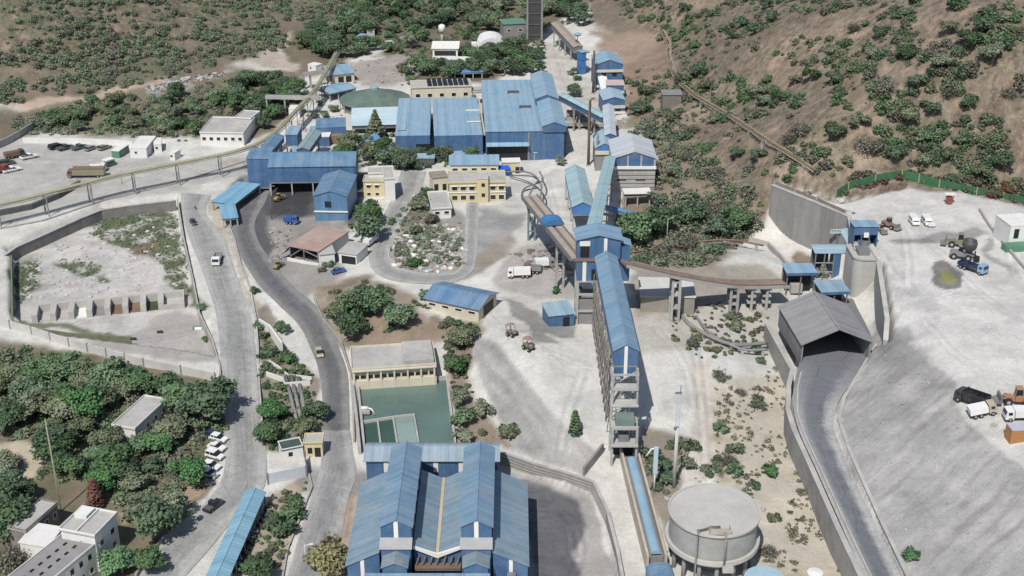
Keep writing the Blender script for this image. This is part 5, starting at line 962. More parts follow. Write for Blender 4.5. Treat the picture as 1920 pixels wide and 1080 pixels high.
for x, z in ((w*.15, 1.0), (w*.32, 2.2), (w*.4, .6)): MB().lathe(x, d*.4, [(.9, z), (1.1, z + .8), (.5, z + 2.2)], 10).build('machine', mc('concrete_dark') if z > 1 else mc('steel'), r)
MB().box(-.2, w, -.6, d, -1.5, .45).build('plinth', mc('concrete'), r)
for lab, fl, fr, h, bk, mt in (('open blue shelter over the crusher mouth with whitened roof edge', (1476,512), (1530,511), 5.2, (1471,497), roof_x()), ('open blue shelter tucked behind the dark tunnel shed', (1541,548), (1591,546), 5.0, (1528,529), sheet('dust_roof', (.20,.31,.40), 0, amt=.6))):
    r, w, d = bld('crusher_shelter', lab, 'shelter', fl, fr, h, bk, 'mono', .2, False, mt, .3, ncol=3, z0=3.6)
    for x in (.2, w*.5, w - .2):
        for y in (.2, d - .2): MB().box(x - .15, x + .15, y - .15, y + .15, -2, h).build('post', mc('steel'), r)
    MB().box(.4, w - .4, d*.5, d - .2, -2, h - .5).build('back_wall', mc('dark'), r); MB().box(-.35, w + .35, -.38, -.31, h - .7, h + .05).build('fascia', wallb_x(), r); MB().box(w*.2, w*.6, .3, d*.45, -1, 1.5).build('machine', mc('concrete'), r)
a = wl(1583, 438, 13); b = wl(1598, 466, 9.5); gallery('white_chute', 'pale sheet chute slanting between silo tower and screen house', a, b, 2.6, .8, .2, mc('waterblue'), mc('waterblue'), [(.8, 4)])
P = wl(1557, 437, 10.5); Q = wl(1584, 437, 10.5); r = thing('catwalk', 'small blue and white railed catwalk projecting from the silo', 'catwalk', (P.x, P.y, 10.5)); w = Q.x - P.x; MB().box(0, w, 0, 1.2, -.2, 0).build('deck', mc('waterblue'), r); m = MB()
for i in range(6): m.box(w*i/5.2, w*i/5.2 + .12, -.05, .05, 0, 1.1)
m.box(0, w, -.06, .06, 1.0, 1.15); m.build('railing', mc('white'), r); MB().box(w*.5, w*.62, .3, .8, -8, -.203).build('post', mc('steel'), r)
# dark tunnel shed over the ramp
q = W(1505, 645, 9.3); A_ = V((q.x, q.y)); ang = R(4.0); w = W(1637, 645, 9.3).x - q.x; r = thing('tunnel_shed', 'charcoal sheeted tunnel shed covering the top of the ramp', 'shed', (A_.x, A_.y, 4), ang); d = 21.0; gm = sheet('charcoal_sheet', (.235,.23,.228), 1, .9, (.32,.315,.305), .5, .75)
MB().box(0, .3, 0, d, -.5, 5.4).build('wall', gm, r); MB().box(w - .3, w, 0, d, -.5, 5.4).build('wall', gm, r)
MB().slab([(-.5, -.6, 5.3), (w/2, -.6, 9.15), (w/2, d, 9.15), (-.5, d, 5.3)], .16).slab([(w/2, -.6, 9.15), (w + .5, -.6, 5.3), (w + .5, d, 5.3), (w/2, d, 9.15)], .16).build('roof', gm, r)
MB().bar((w/2, -.7, 9.2), (w/2, d, 9.2), .6, .14).build('ridge_cap', gm, r); MB().prism([(.3, -.5), (w - .3, -.5), (w - .3, 5.3), (w/2, 8.9), (.3, 5.3)], 'y', d - .5, d - .2).build('end_wall', mc('dark'), r)
MB().box(-.06, -.01, 0, d, 4.3, 4.5).build('girt', mc('shadow_grey'), r)
for y in (8, 16): MB().slab([(.35, y, 5.05), (w/2, y, 8.9), (w/2, y + .35, 8.9), (.35, y + .35, 5.05)], .25).slab([(w/2, y, 8.9), (w - .35, y, 5.05), (w - .35, y + .35, 5.05), (w/2, y + .35, 8.9)], .25).build('rafter', mc('steel'), r)
MB().box(w - .45, w - .31, -.05, .4, -.5, 5.2).build('door_edge', mc('green_steel'), r)
# walls along the ramp
LW = [tuple(W(x, y, 4)[:2]) for x, y in [(1441,612),(1462,650),(1490,700),(1483,730),(1482,775),(1492,810),(1526,884),(1573,990),(1625,1100)]]
wall_pts('ramp_wall', 'high grey concrete wall along the outer side of the ramp', 'retaining wall', [V((x - .6, y, 4)) for x, y in LW], 1.3 if 0 else .9, .9, M('stained_concrete', (.31,.30,.28), .9, .25, .35, (.17,.165,.16), .6, bmp=.3), 6.5, cap=True)
wall_pts('ramp_parapet', 'thin concrete parapet between the ramp and the waste slope', 'parapet', [V((x + .5, y, 4)) for x, y in [tuple(W(a, b, 4)[:2]) for a, b in [(1640,650),(1606,706),(1578,752),(1568,792),(1590,856),(1645,980),(1702,1100)]]], .8, .55, mc('concrete'), 2, cap=True)
for off, nm in ((1.3, 'left'), ):
    wall_pts('ramp_kerb', 'low pale kerb line inside the outer ramp wall', 'kerb', [V((x + 1.5, y, 4)) for x, y in LW[2:]], .45, .35, mc('roof_slab'), .5)
# ------------------------------------------------------------------ slag basin, pond, fences, pipe rack
wall_run('basin_wall', 'dark curving retaining wall around the upper end of the slag basin', 'retaining wall', [(10,480),(30,466),(95,437),(150,412),(190,396),(240,388),(330,378)], .35, .7, M('basin_stone', (.20,.19,.18), .95, .25, .5, (.13,.125,.12), .6), zlist=[0]*7, deep=3.2, cap=True)
wall_run('kerb_wall', 'low weathered kerb wall between slag basin and pale road', 'kerb wall', [(333,376),(345,450),(364,535),(374,590),(398,640),(412,688),(414,712)], .7, .4, mc('concrete'), zlist=[0]*7, deep=3)
wall_run('basin_kerb', 'low overgrown kerb along the western and lower basin edge', 'kerb wall', [(21,480),(23,600),(30,612),(130,626),(245,634)], .3, .4, M('mossy', (.15,.16,.10), .95, .3, .5), zlist=[-.1]*5, deep=3.1)
P0 = W(66, 606, -3); P1 = W(303, 582, -3); P2 = W(345, 573, -3); u = (P1 - P0).normalized(); ang = math.atan2(u.y, u.x); L = (P1 - P0).length
r = thing('settling_bays', 'row of open concrete settling bays at the foot of the slag', 'settling tank', (P0.x, P0.y, -3), ang); n = 7; dd = 6.2
MB().box(-.3, L + 6.3, dd, dd + 1.0, -1, 2.4).build('back_wall', M('pale_concrete', (.42,.405,.37), .9, .15, .3, (.25,.24,.22), .4), r)
for i in range(n + 1):
    x = L*i/n; o = MB().box(x - .75, x + .75, 0, dd - .003, -1, 2.3).build('dividing_wall', M('pale_concrete', (.42,.405,.37)), r)
for i in range(n):
    MB().box(L*i/n + .76, L*(i+1)/n - .76, .6, dd - .01, -.5, .25 if i != 6 else .1).build('bay_floor', [mc('roof_slab'), mc('roof_slab'), mc('trim'), mc('concrete_dark'), mc('rust'), mc('rust'), M('moss_water', (.05,.06,.03), .6, .2)][i], r)
m = MB(); m.box(L + .76, L + 6.2, 0, .4, -1, 1.5).box(L + 5.8, L + 6.2, .4, dd, -1, 2.1).box(L + .76, L + 5.8, .4, dd - .01, -1, .5); m.build('end_bay', M('pale_concrete', (.42,.405,.37)), r)
wall_run('concrete_fence', 'long grey panel fence along the lower edge of the slag yard', 'fence', [(-20,606),(60,627),(130,650),(200,669),(270,688),(340,701),(404,715)], 2.3, .2, M('fence_grey', (.50,.49,.465), .9, .15, .4, (.25,.24,.22), .4), post=3.6, postmat=mc('concrete_dark'), deep=.6)
wall_run('roadside_kerb', 'white edged kerb wall on the near side of the pale road', 'kerb wall', [(428,420),(440,452),(452,500),(470,545),(480,600),(484,650),(486,720),(492,800)], .6, .4, mc('roof_slab'))
wall_run('white_wall', 'broad white washed retaining wall below the dark road', 'retaining wall', [(486,600),(505,612),(528,644)], .4, .5, mc('white'), zlist=[.1, .1, .1], deep=4.2); wall_run('stone_kerb', 'dark stone kerb following the outer side of the dark road', 'kerb wall', [(590,562),(604,600),(640,645),(657,700),(662,760),(664,830)], .8, .4, mc('cut_stone'))
wall_run('garden_wall', 'low curved white garden wall under the road bank', 'garden wall', [(486,690),(505,680),(520,690),(540,706),(585,712)], .8, .3, mc('white')); wall_run('garden_wall', 'second white garden wall stepping below the curved one', 'garden wall', [(500,705),(530,715),(535,726),(582,722)], 1.2, .3, mc('white'))
for px, py, h, lab in ((538,720,9,'tall grey tree post row, thinnest at the garden wall'), (549,760,10,'grey leaning post beside the white strip'), (558,770,8,'short grey post nearest the leafy bush')):
    pass
for x0, y0, x1, y1, lab in ((536,708,556,790,'slender grey pipe nearest the pale road in the terraced garden'), (547,708,564,786,'middle one of the slender grey garden pipes'), (560,712,573,780,'slender grey pipe nearest the leafy bush in the garden')):
    a = G(x0, y0); b = G(x1, y1); r = thing('garden_pipe', lab, 'pipe', a); MB().tube([(0, 0, .5), b - a + V((0, 0, .5))], .45, 8).build('pipe_run', mc('concrete_dark'), r, True); MB().box(-.6, .6, -.6, .6, -1, .4).build('support', mc('concrete'), r)
r = wall_run('yard_wall', 'ribbed grey retaining wall curving around the swept yard', 'retaining wall', [(924,867),(1000,895),(1060,912),(1112,930),(1138,985),(1157,1060),(1166,1110)], 3.5, .5, M('ribbed_wall', (.27,.26,.24), .95, .2, .5, (.17,.16,.15), .5), zlist=[-4]*7, deep=1.2, cap=True)
m = MB(); c = W(924, 867, -4); pts = [W(x, y, -4) for x, y in [(924,867),(1000,895),(1060,912),(1112,930),(1138,985)]]
for z in (.7, 1.4, 2.1, 2.8):
    for a, b in zip(pts, pts[1:]): nn = (b - a).normalized(); nn = V((nn.y, -nn.x, 0))*.3; m.bar(a - c + nn + V((0,0,z)), b - c + nn + V((0,0,z)), .16, .14)
m.build('rib', mc('concrete'), r)
wall_run('stone_ramp_wall', 'dark triangular wing wall beside the foot of the end tower', 'retaining wall', [(1094,892),(1112,870),(1130,848)], 2.2, .5, mc('concrete_dark'))
# pond rim and cells
def zpx(P, z): return [V(W(x, y, z)) for x, y in P]
wall_pts('pond_wall', 'pale concrete rim wall around the green pond', 'pond wall', zpx([(671,722),(837,707),(854,833),(683,840),(671,722)], -.5), .35, .55, mc('roof_slab'), 3.5); wall_pts('pond_channel', 'outer pipe channel wall on the road side of the pond', 'channel wall', zpx([(660,716),(668,780),(674,842)], 0), .6, .7, mc('concrete'), 1.5)
wall_pts('cell_wall', 'thin wall closing the dark pond cells from open water', 'cell wall', zpx([(681,793),(736,784),(776,779),(785,832)], -1.1), .5, .4, mc('roof_slab'), 2); wall_pts('cell_wall', 'short cross wall between the two darkest pond cells', 'cell wall', zpx([(708,790),(714,836)], -1.1), .45, .4, mc('roof_slab'), 2); wall_pts('cell_wall', 'short cross wall beside the pale milky pond cell', 'cell wall', zpx([(737,785),(745,834)], -1.1), .45, .4, mc('roof_slab'), 2)
flat_poly('water', wp([(738,786),(774,781),(783,834),(746,836)], -1.17), -1.16, water_mat('milky_water', (.23,.30,.27))); flat_poly('water', wp([(682,795),(736,786),(744,836),(686,839)], -1.17), -1.165, water_mat('dark_water', (.045,.085,.06)))
a = W(684, 770, -.2); r = thing('pump_skid', 'little white pump skid on the pond rim', 'pump', a); MB().box(-1.2, 1.2, -.8, .8, -.5, .3).build('base', mc('roof_slab'), r); MB().tube([(-.8, 0, .7), (.8, 0, .7)], .45, 8).build('motor', mc('white'), r, True); MB().tube([(.8, 0, .7), (1.6, -.3, .6), (2.4, -.6, -.8)], .2, 8).build('hose', mc('white'), r, True)
# gate
r = wall_run('sheet_gate', 'long pale sheet gate panels standing before the parked motorcycles shed', 'gate', [(503,908),(575,893)], 2.6, .12, M('gate_white', (.50,.52,.54), .6, .12, .4), post=2.1, postmat=mc('steel'), deep=.2); wall_run('gate_leaf', 'dark swung open gate leaf at the guard post', 'gate', [(576,893),(573,866)], 2.6, .12, mc('steel'), post=2, postmat=mc('steel'), deep=.1)
wall_run('roadside_kerb', 'dark curb edging the gate road around the planted strip', 'kerb wall', [(579,890),(585,915),(560,980),(540,1030),(528,1095)], .5, .35, mc('concrete'))
wall_run('field_wall', 'low stone wall along the lower road edge under the large tree', 'garden wall', [(255,1085),(275,1050),(310,1010)], 1.0, .4, mc('cut_stone')); wall_run('retaining_strip', 'sandy retaining strip wall between shed and gate road', 'garden wall', [(410,1095),(465,1000),(510,930)], .8, .5, M('sand_concrete', (.42,.37,.30), .9, .2, .4))
# parking lot walls
wall_run('lot_wall', 'long whitewashed wall along the back of the parking lot', 'wall', [(44,268),(130,268),(215,272),(250,276)], 2.0, .3, mc('white'), deep=.5); wall_run('lot_wall', 'grey block wall closing the western side of the parking lot', 'wall', [(-30,292),(20,268),(66,240)], 2.6, .4, mc('concrete'), deep=.5); wall_run('trench_wall', 'dark green embankment wall sloping across the lot under the pipe rack', 'embankment', [(-20,408),(60,392),(110,372),(150,348)], 1.8, 1.0, M('mossy_dark', (.09,.10,.095), .95, .25, .5), deep=.6); wall_run('trench_kerb', 'thin dark drainage kerb along the road below the pipe rack', 'kerb wall', [(0,430),(80,415),(200,375),(330,345),(400,322),(470,300)], .4, .4, mc('cut_stone'))
# pipe rack
RK = [(632,98,7),(612,135,7),(590,170,7),(548,217,7),(520,246,7),(480,272,7),(430,288,7),(370,300,7),(290,316,7),(215,331,7),(140,350,7),(60,371,7),(-30,392,7)]
pp = [V(p) for p in spline([tuple(W(*q)) for q in RK], 60)]; o = V((pp[0].x, pp[0].y, 0)); r = thing('pipe_rack', 'yellowish elevated pipe rack sweeping across the lot to the upper valley', 'pipe rack', o)
def par(P, off, dz):
    out = []
    for i, p in enumerate(P):
        d = P[min(i+1, len(P)-1)] - P[max(i-1, 0)]; d.z = 0; d.normalize(); out.append(p + V((-d.y, d.x, 0))*off + V((0, 0, dz)) - o)
    return out
for off, rad, k in ((-.8, .3, 'pipe_yellow'), (0, .4, 'pipe_yellow'), (.75, .25, 'concrete_dark')): MB().tube(par(pp, off, .3), rad, 6).build('pipe_run', mc(k), r, True)
m = MB(); q = par(pp, -1.2, -.15); q2 = par(pp, 1.2, -.15)
for s in (q, q2):
    for a, b in zip(s, s[1:]): m.bar(a, b, .18, .3)
m.build('rail', mc('pipe_yellow'), r)
for i in range(2, 60, 4):
    p = pp[i]; zg = TH(p.x, p.y); m = MB()
    for a, b in ((q[i], q2[i]),): 
        for e in (a, b): m.bar((e.x, e.y, zg - 1), (e.x, e.y, p.z - .3), .3)
        m.bar((a.x, a.y, p.z - .5), (b.x, b.y, p.z - .5), .3); m.bar((a.x, a.y, zg), (b.x, b.y, p.z - .6), .14)
    m.build('trestle', mc('concrete_dark'), r)
# side bridges of the rack
for a, b, lab in ((W(498,182,7), W(600,184,7), 'thin cross bridge joining the pipe rack near the white cabin'), (W(568,140,6), W(606,135,6), 'short upper cross bridge on the pipe rack')):
    gallery('cross_bridge', lab, a, b, 1.6, 0, 0, None, None, [(.02, 0), (.35, 0)], open_top=True, cat='pipe bridge', beltm=mc('concrete'))
# hill line conveyor, green fence
HP = [(1240,62),(1252,85),(1256,118),(1272,158),(1300,185),(1350,215),(1400,246),(1450,280),(1500,312),(1528,332)]
pp = [G(*q) + V((0, 0, 1.6)) for q in HP]; pp = [V(p) for p in spline([tuple(p) for p in pp], 50)]; o = V((pp[0].x, pp[0].y, pp[0].z)); r = thing('hill_pipeline', 'long narrow brown pipe walkway running straight down the red hillside', 'pipeline', o)
for off, rad, k in ((-.55, .3, 'rust'), (.5, .22, 'pipe_yellow')): MB().tube(par(pp, off, .3), rad, 6).build('pipe_run', mc(k), r, True)
m = MB()
for s in (par(pp, -1.1, 0), par(pp, 1.0, 0)):
    for a, b in zip(s, s[1:]): m.bar(a, b, .16, .3)
m.build('rail', M('pale_timber', (.38,.33,.28), .9, .2, .4), r)
for i in range(0, 50, 3): p = pp[i] - o; zg = TH(pp[i].x, pp[i].y) - o.z; MB().box(p.x - .9, p.x + .9, p.y - .15, p.y + .15, zg - .8, p.z).build('support', mc('concrete'), r)
wall_run('green_fence', 'green netting fence along the foot of the red hillside', 'fence', [(1566,374),(1590,356),(1640,344),(1690,334),(1722,341),(1760,352),(1830,366),(1930,388)], 2.6, .12, M('green_net', (.035,.12,.055), .9, .3, .6), post=5, postmat=mc('pipe_yellow'), deep=.8)
wall_run('barbed_fence', 'rusty barbed fence crowning the big retaining wall', 'fence', [(1452,347),(1490,362),(1530,378),(1585,402)], 1.3, .05, M('rusty_wire', (.20,.17,.14), .9, .3, .6), post=4, postmat=mc('concrete'), zlist=[15.9]*4, deep=.1)
wall_run('stone_fence', 'low broken stone wall near the plateau edge by the white trailer', 'garden wall', [(1836,395),(1858,430),(1890,470),(1925,510)], .9, .5, mc('roof_slab')); wall_run('slope_wall', 'low concrete drain wall winding below the big retaining wall', 'drain wall', [(1405,452),(1440,462),(1463,485),(1474,500)], 1.4, .6, mc('concrete'))
for P_, rad, lab in (([(1165,478,5),(1230,462,5),(1300,447,6),(1370,437,7),(1432,448,5)], .3, 'upper thin brown pipe crossing the scrub behind the belt bridge'), ([(1180,492,5),(1250,478,5),(1310,456,5),(1400,440,6)], .25, 'lower thin grey pipe crossing the scrub behind the belt bridge'), ([(1260,560,5),(1300,610,5),(1370,636,5),(1440,628,4.6)], .5, 'dark pipe looping over the pale ground under the belt bridge'), ([(1305,590,5),(1340,625,5),(1400,645,4.6),(1440,640,4.6)], .35, 'thin second pipe inside the dark pipe loop')):
    pp = [V(p) for p in spline([tuple(W(*q)) for q in P_], 24)]
    pp = [V((p.x, p.y, max(p.z*.5 + .5*TH(p.x, p.y), TH(p.x, p.y) + .4))) for p in pp]; o = pp[0]; r = thing('ground_pipe', lab, 'pipe', o); MB().tube([p - o for p in pp], rad, 8).build('pipe_run', mc('rust') if 'brown' in lab else mc('concrete_dark'), r, True)
    for i in range(2, 24, 5): p = pp[i] - o; MB().box(p.x - .4, p.x + .4, p.y - .3, p.y + .3, p.z - 2, p.z - rad*.6).build('support', mc('concrete'), r)
# poles and mast
for px, py, top, lab, mt, rad in ((115,958,786,'very tall slim lattice mast beside the stair house','concrete',.09), (510,412,350,'thin grey lamp pole standing in the coal yard','steel',.14), (229,345,300,'thin pole in the parking lot before the container','concrete',.12), (1250,455,410,'slim bare pole in the scrub behind the blue tower','concrete',.15), (573,1050,1022,'short ring lamp pole at the gate road','white',.08)):
    P = G(px, py); zt = z_at(P, top) - P.z; r = thing('mast' if top == 786 else 'lamp_pole', lab, 'mast' if top == 786 else 'pole', P); MB().tube([(0, 0, -1), (0, 0, zt)], rad, 8, rad*.6).build('pole', mc(mt), r, True); m = MB()
    if top == 786:
        for i in range(14): m.box(-.2, .2, -.04, .04, zt*(i + 1)/15, zt*(i + 1)/15 + .12)
        m.build('crossbar', mc('steel'), r)
        m = MB()
        for s in (-.16, .16): m.bar((s, 0, 0), (s*.6, 0, zt), .06)
        m.build('rail', mc('pipe_yellow'), r)
    else: m.bar((0, 0, zt - .1), (1.2, 0, zt + .2), .12).box(.9, 1.7, -.2, .2, zt + .15, zt + .3); m.build('lamp_arm', mc(mt), r)
# rock_heap grey rubble mound at the plateau edge
# ------------------------------------------------------------------ vehicles
PAINT = {'white': (.70,.70,.68), 'black': (.02,.02,.022), 'dark': (.045,.047,.05), 'grey': (.22,.22,.22), 'blue': (.03,.09,.28), 'green': (.05,.11,.08), 'khaki': (.22,.20,.13), 'red': (.22,.05,.035), 'beige': (.42,.36,.26), 'yellow': (.30,.21,.08), 'orange': (.36,.19,.10), 'brown': (.16,.09,.06), 'navy': (.02,.035,.08), 'sky': (.22,.36,.50), 'pink': (.28,.17,.135)}
def paint(c): return M('paint_' + c, PAINT[c], .35, .06, .6, DUST, .25)
def wheels(r, xs, y, rad, w=.25):
    for x in xs:
        for s in (-1, 1): o = MB().tube([(x, s*y - w/2, rad), (x, s*y + w/2, rad)], rad, 12).build('wheel', mc('tyre'), r); MB().tube([(x, s*(y + w/2 - .02), rad), (x, s*(y + w/2 + .02), rad)], rad*.5, 8).build('rim', mc('concrete'), o)
def vroot(name, lab, cat, px, py, hd, group=None):
    P = G(px, py); a = R(hd); f = V((math.cos(a), math.sin(a), 0)); z = TH(P.x, P.y); r = thing(name, lab, cat, (P.x, P.y, z + .12), a, group)
    d = 1.6; p1 = P + f*d; p0 = P - f*d; pitch = math.atan2(TH(p1.x, p1.y) - TH(p0.x, p0.y), 2*d)
    if abs(pitch) < .25: r.rotation_euler = (0, -pitch, a)
    return r
def car(name, lab, px, py, hd, c, kind='hatch', s=1.0, cat='car', group=None):
    r = vroot(name, lab, cat, px, py, hd, group); w = .86*s; L = 2.05*s
    if kind == 'van': body = [(-L, .35), (L, .35), (L, .95), (L*.82, 1.05), (L*.6, 1.85*s), (-L*.98, 1.9*s), (-L, 1.1)]; cab = None
    else: body = [(-L, .35), (L, .35), (L, .72), (L*.93, .82), (L*.45, .95), (-L*.95, .98), (-L, .85)]; cab = {'hatch': [(L*.48, .94), (L*.12, 1.48), (-L*.75, 1.5), (-L*.96, .97)], 'sedan': [(L*.42, .94), (L*.1, 1.42), (-L*.45, 1.43), (-L*.72, .97)], 'suv': [(L*.5, .94), (L*.22, 1.72), (-L*.9, 1.74), (-L*.97, .97)], 'pickup': [(L*.45, .94), (L*.2, 1.65), (-L*.22, 1.66), (-L*.3, .97)]}[kind]
    o = MB().prism(body, 'y', -w, w).build('body', paint(c), r); bv = o.modifiers.new('b', 'BEVEL'); bv.width = .07; bv.segments = 2
    if cab:
        MB().prism(cab, 'y', -w*.88, w*.88).build('window', mc('glass'), r); x0, x1 = cab[2][0], cab[1][0]; z = max(cab[1][1], cab[2][1])
        MB().box(x0 + .03, x1 - .03, -w*.9, w*.9, z - .05, z + .05).build('roof', paint(c), r)
        m = MB()
        for sg in (-1, 1):
            for xx in (x0 + .06, (x0 + x1)/2): m.box(xx - .06, xx + .06, sg*w*.885 - .02, sg*w*.885 + .02, .95, z)
        m.build('pillar', paint(c), r)
    else:
        m = MB()
        for sg in (-1, 1): m.box(-L*.8, L*.5, sg*w - .02, sg*w + .02, 1.2, 1.65)
        m.prism([(L*.79, 1.14), (L*.64, 1.75), (L*.66, 1.77), (L*.81, 1.15)], 'y', -w*.85, w*.85); m.build('window', mc('glass'), r); MB().box(-L - .02, -L + .05, -w*.75, w*.75, 1.15, 1.65).build('rear_window', mc('glass'), r)
    if kind == 'pickup': MB().box(-L*.93, -L*.34, -w*.82, w*.82, .6, .992).build('cargo_bed', mc('shadow_grey'), r)
    wheels(r, (L*.62, -L*.6), w - .08, .33)
    for sg in (-1, 1): MB().box(L - .05, L + .02, sg*w*.72 - .16, sg*w*.72 + .16, .6, .75).build('headlight', mc('trim'), r)
    return r
def truck(name, lab, px, py, hd, cabc, bedc, L=7.0, kind='flat', w=1.15, cat='truck', bh=1.0, group=None):
    r = vroot(name, lab, cat, px, py, hd, group); f = L/2
    MB().box(-f, f - .2, -w*.45, w*.45, .55, .95).build('chassis', mc('steel'), r)
    o = MB().prism([(f - 1.7, .6), (f, .6), (f, 1.5), (f - .25, 2.5), (f - 1.7, 2.6)], 'y', -w, w).build('cab', paint(cabc), r)
    MB().prism([(f + .01, 1.55), (f - .2, 2.35), (f - .18, 2.36), (f + .03, 1.56)], 'y', -w*.85, w*.85).build('windscreen', mc('glass'), o)
    for s in (-1, 1): MB().box(f - 1.3, f - .5, s*w - .02, s*w + .02, 1.6, 2.25).build('side_window', mc('glass'), o)
    x1 = f - 1.85
    if kind == 'box': MB().box(-f, x1, -w*1.02, w*1.02, .97, .97 + bh + 1.2).build('cargo_box', paint(bedc), r)
    elif kind == 'tank': MB().tube([(-f, 0, 1.9), (x1, 0, 1.9)], .95, 14).build('tank', paint(bedc), r, False); MB().box(-f*.3, f*.1, -.3, .3, 2.8, 3.0).build('hatch', mc('steel'), r)
    else:
        m = MB().box(-f, x1, -w, w, .97, 1.1).box(-f, x1, -w, -w + .08, 1.1, 1.1 + bh).box(-f, x1, w - .08, w, 1.1, 1.1 + bh).box(x1 - .08, x1, -w + .08, w - .08, 1.1, 1.1 + bh + .3).box(-f, -f + .08, -w + .08, w - .08, 1.1, 1.1 + bh); m.build('cargo_bed', paint(bedc), r)
        if kind == 'load': MB().prism([(-w + .1, 1.1), (w - .1, 1.1), (w - .1, 1.0 + bh), (.3, 1.6 + bh), (-w + .1, 1.0 + bh)], 'x', -f + .1, x1 - .1).build('load', mc('cut_stone'), r)
    wheels(r, (f - 1.0, -f + 1.0, -f + 2.2), w - .15, .48, .3); return r
def loader(name, lab, px, py, hd, c, bucket='steel', s=1.0, cat='loader', up=0.6):
    r = vroot(name, lab, cat, px, py, hd); r.scale = (s, s, s)
    MB().prism([(-2.6, .8), (.2, .8), (.2, 1.7), (-.4, 1.9), (-2.4, 1.8), (-2.7, 1.4)], 'y', -.8, .8).build('body', paint(c), r)
    o = MB().prism([(-.9, 1.85), (.15, 1.72), (.05, 3.0), (-.9, 3.0)], 'y', -.65, .65).build('cab', mc('glass'), r); MB().box(-1.0, .2, -.72, .72, 3.0, 3.1).build('cab_roof', paint(c), o)
    MB().box(.2, 1.7, -.5, .5, .7, 1.3).build('front_frame', paint(c), r); m = MB()
    for y in (-.45, .45): m.bar((.6, y, 1.5), (2.7, y, .5 + up), .22, .3)
    m.build('arm', paint(c), r)
    MB().prism([(2.4, up - .1), (3.6, up - .2), (3.65, up), (2.8, up + .2), (2.7, up + 1.1), (2.45, up + 1.2)], 'y', -1.25, 1.25).build('bucket', mc(bucket), r)
    wheels(r, (1.3, -1.7), .85, .68, .45); return r
CG = 'cars parked by the lower road'
car('parked_car', 'white hatchback with dark blue bonnet side, topmost in the roadside row', 410, 826, -22, 'white', group=CG); car('parked_car', 'dark blue car half hidden under the tree at the head of the row', 400, 821, -22, 'navy', group=CG)
for px, py, k, lab in ((407,843,'sedan','white sedan second from the top of the roadside row'), (403,859,'suv','white off-roader in the middle of the roadside row'), (397,878,'hatch','white hatchback alone below the gap in the roadside row'), (392,893,'hatch','white hatchback close beside the lowest dark car')): car('parked_car', lab, px, py, -24, 'white', k, group=CG)
car('parked_car', 'black car lowest in the roadside row under the bright tree', 383, 911, 20, 'black', 'suv', group=CG)
car('open_jeep', 'long black off-roader driving up the lower road alone', 401, 953, 62, 'black', 'pickup', 1.15); truck('light_truck', 'white cabbed light truck with grey bed driving down the pale road', 408, 492, -86, 'white', 'grey', 7.2, 'flat', 1.1, bh=.5)
car('passenger_car', 'dark compact car on the pale road above the light truck', 363, 421, -60, 'dark', 'hatch', .85); car('passenger_car', 'beige off-roader with dark roof load driving on the dark road', 599, 668, -72, 'beige', 'suv'); car('passenger_car', 'deep blue car parked beside scrub below the workshop', 635, 512, 28, 'blue', 'sedan', 1.0)
truck('small_truck', 'bright blue small truck parked at the dark road bend', 547, 420, -12, 'blue', 'blue', 4.6, 'box', .9, bh=.2); r = truck('minibus', 'white minibus parked in shade beside the large dark tree', 696, 458, 68, 'white', 'white', 6.2, 'box', 1.0, cat='bus', bh=.3)
truck('box_truck', 'white box truck standing in the pale yard under the twin belts', 974, 520, 176, 'white', 'white', 6.4, 'box', 1.1, bh=.5); truck('box_truck', 'white trailer truck behind the box truck near the belt pier', 1022, 502, 8, 'grey', 'white', 5.6, 'box', 1.1, bh=.4); truck('dump_truck', 'rusty brown flat truck between the two white trucks', 998, 512, 170, 'brown', 'grey', 5, 'flat', 1.0)
for px, py, lab in ((960,630,'dusty tractor with reddish canopy, upper one on the slope crest'), (990,656,'dusty tractor with reddish canopy, lower one on the slope crest')):
    r = vroot('canopy_tractor', lab, 'tractor', px, py, -50); MB().box(-1.2, 1.4, -.5, .5, .7, 1.4).build('body', paint('khaki'), r); wheels(r, (-.8, 1.0), .75, .55, .35); m = MB()
    for x in (-1.0, .7):
        for y in (-.7, .7): m.box(x - .06, x + .06, y - .06, y + .06, 1.2, 3.0)
    m.build('canopy_frame', mc('steel'), r); MB().lathe(-.1, 0, [(1.05, 2.9), (1.0, 3.05), (.2, 3.4)], 8).build('canopy', paint('pink'), r)
for px, lab in ((1713, 'white van nearer the loader on the upper plateau'), (1737, 'white van next to the small white box on the upper plateau')): car('parked_van', lab, px, 420, -90, 'white', 'van', 1.15, 'van')
loader('wheel_loader', 'dusty pinkish wheel loader next to the blue dump house', 1668, 428, -55, 'pink', s=.95); loader('forklift', 'small yellow machine tight against the dump house wall', 1652, 436, -80, 'yellow', s=.7); r = vroot('generator_box', 'little white box on skids beside the second van', 'generator', 1746, 426, 0); MB().box(-.9, .9, -.5, .5, .3, 1.1).build('housing', mc('white'), r); MB().box(-1, 1, -.45, .45, 0, .298).build('skid', mc('steel'), r)
loader('wheel_loader', 'yellow wheel loader with green engine cover behind the dark bucket', 1796, 463, 160, 'khaki', s=1.25)
r = loader('bucket_loader', 'machine with a huge raised black round bucket on the plateau', 1803, 486, -20, 'grey', 'dark', 1.2); MB().lathe(1.2, 0, [(.8, 2.0), (1.45, 2.8), (1.6, 3.8), (1.4, 4.6), (1.1, 4.5), (1.15, 3.4)], 20).build('drum', M('drum_grey', (.06,.06,.062), .6, .2, .4), r, True)
truck('flatbed_truck', 'blue and white flatbed truck parked beside the raised bucket machine', 1823, 508, -52, 'sky', 'navy', 7.6, 'flat', 1.25, bh=.7)
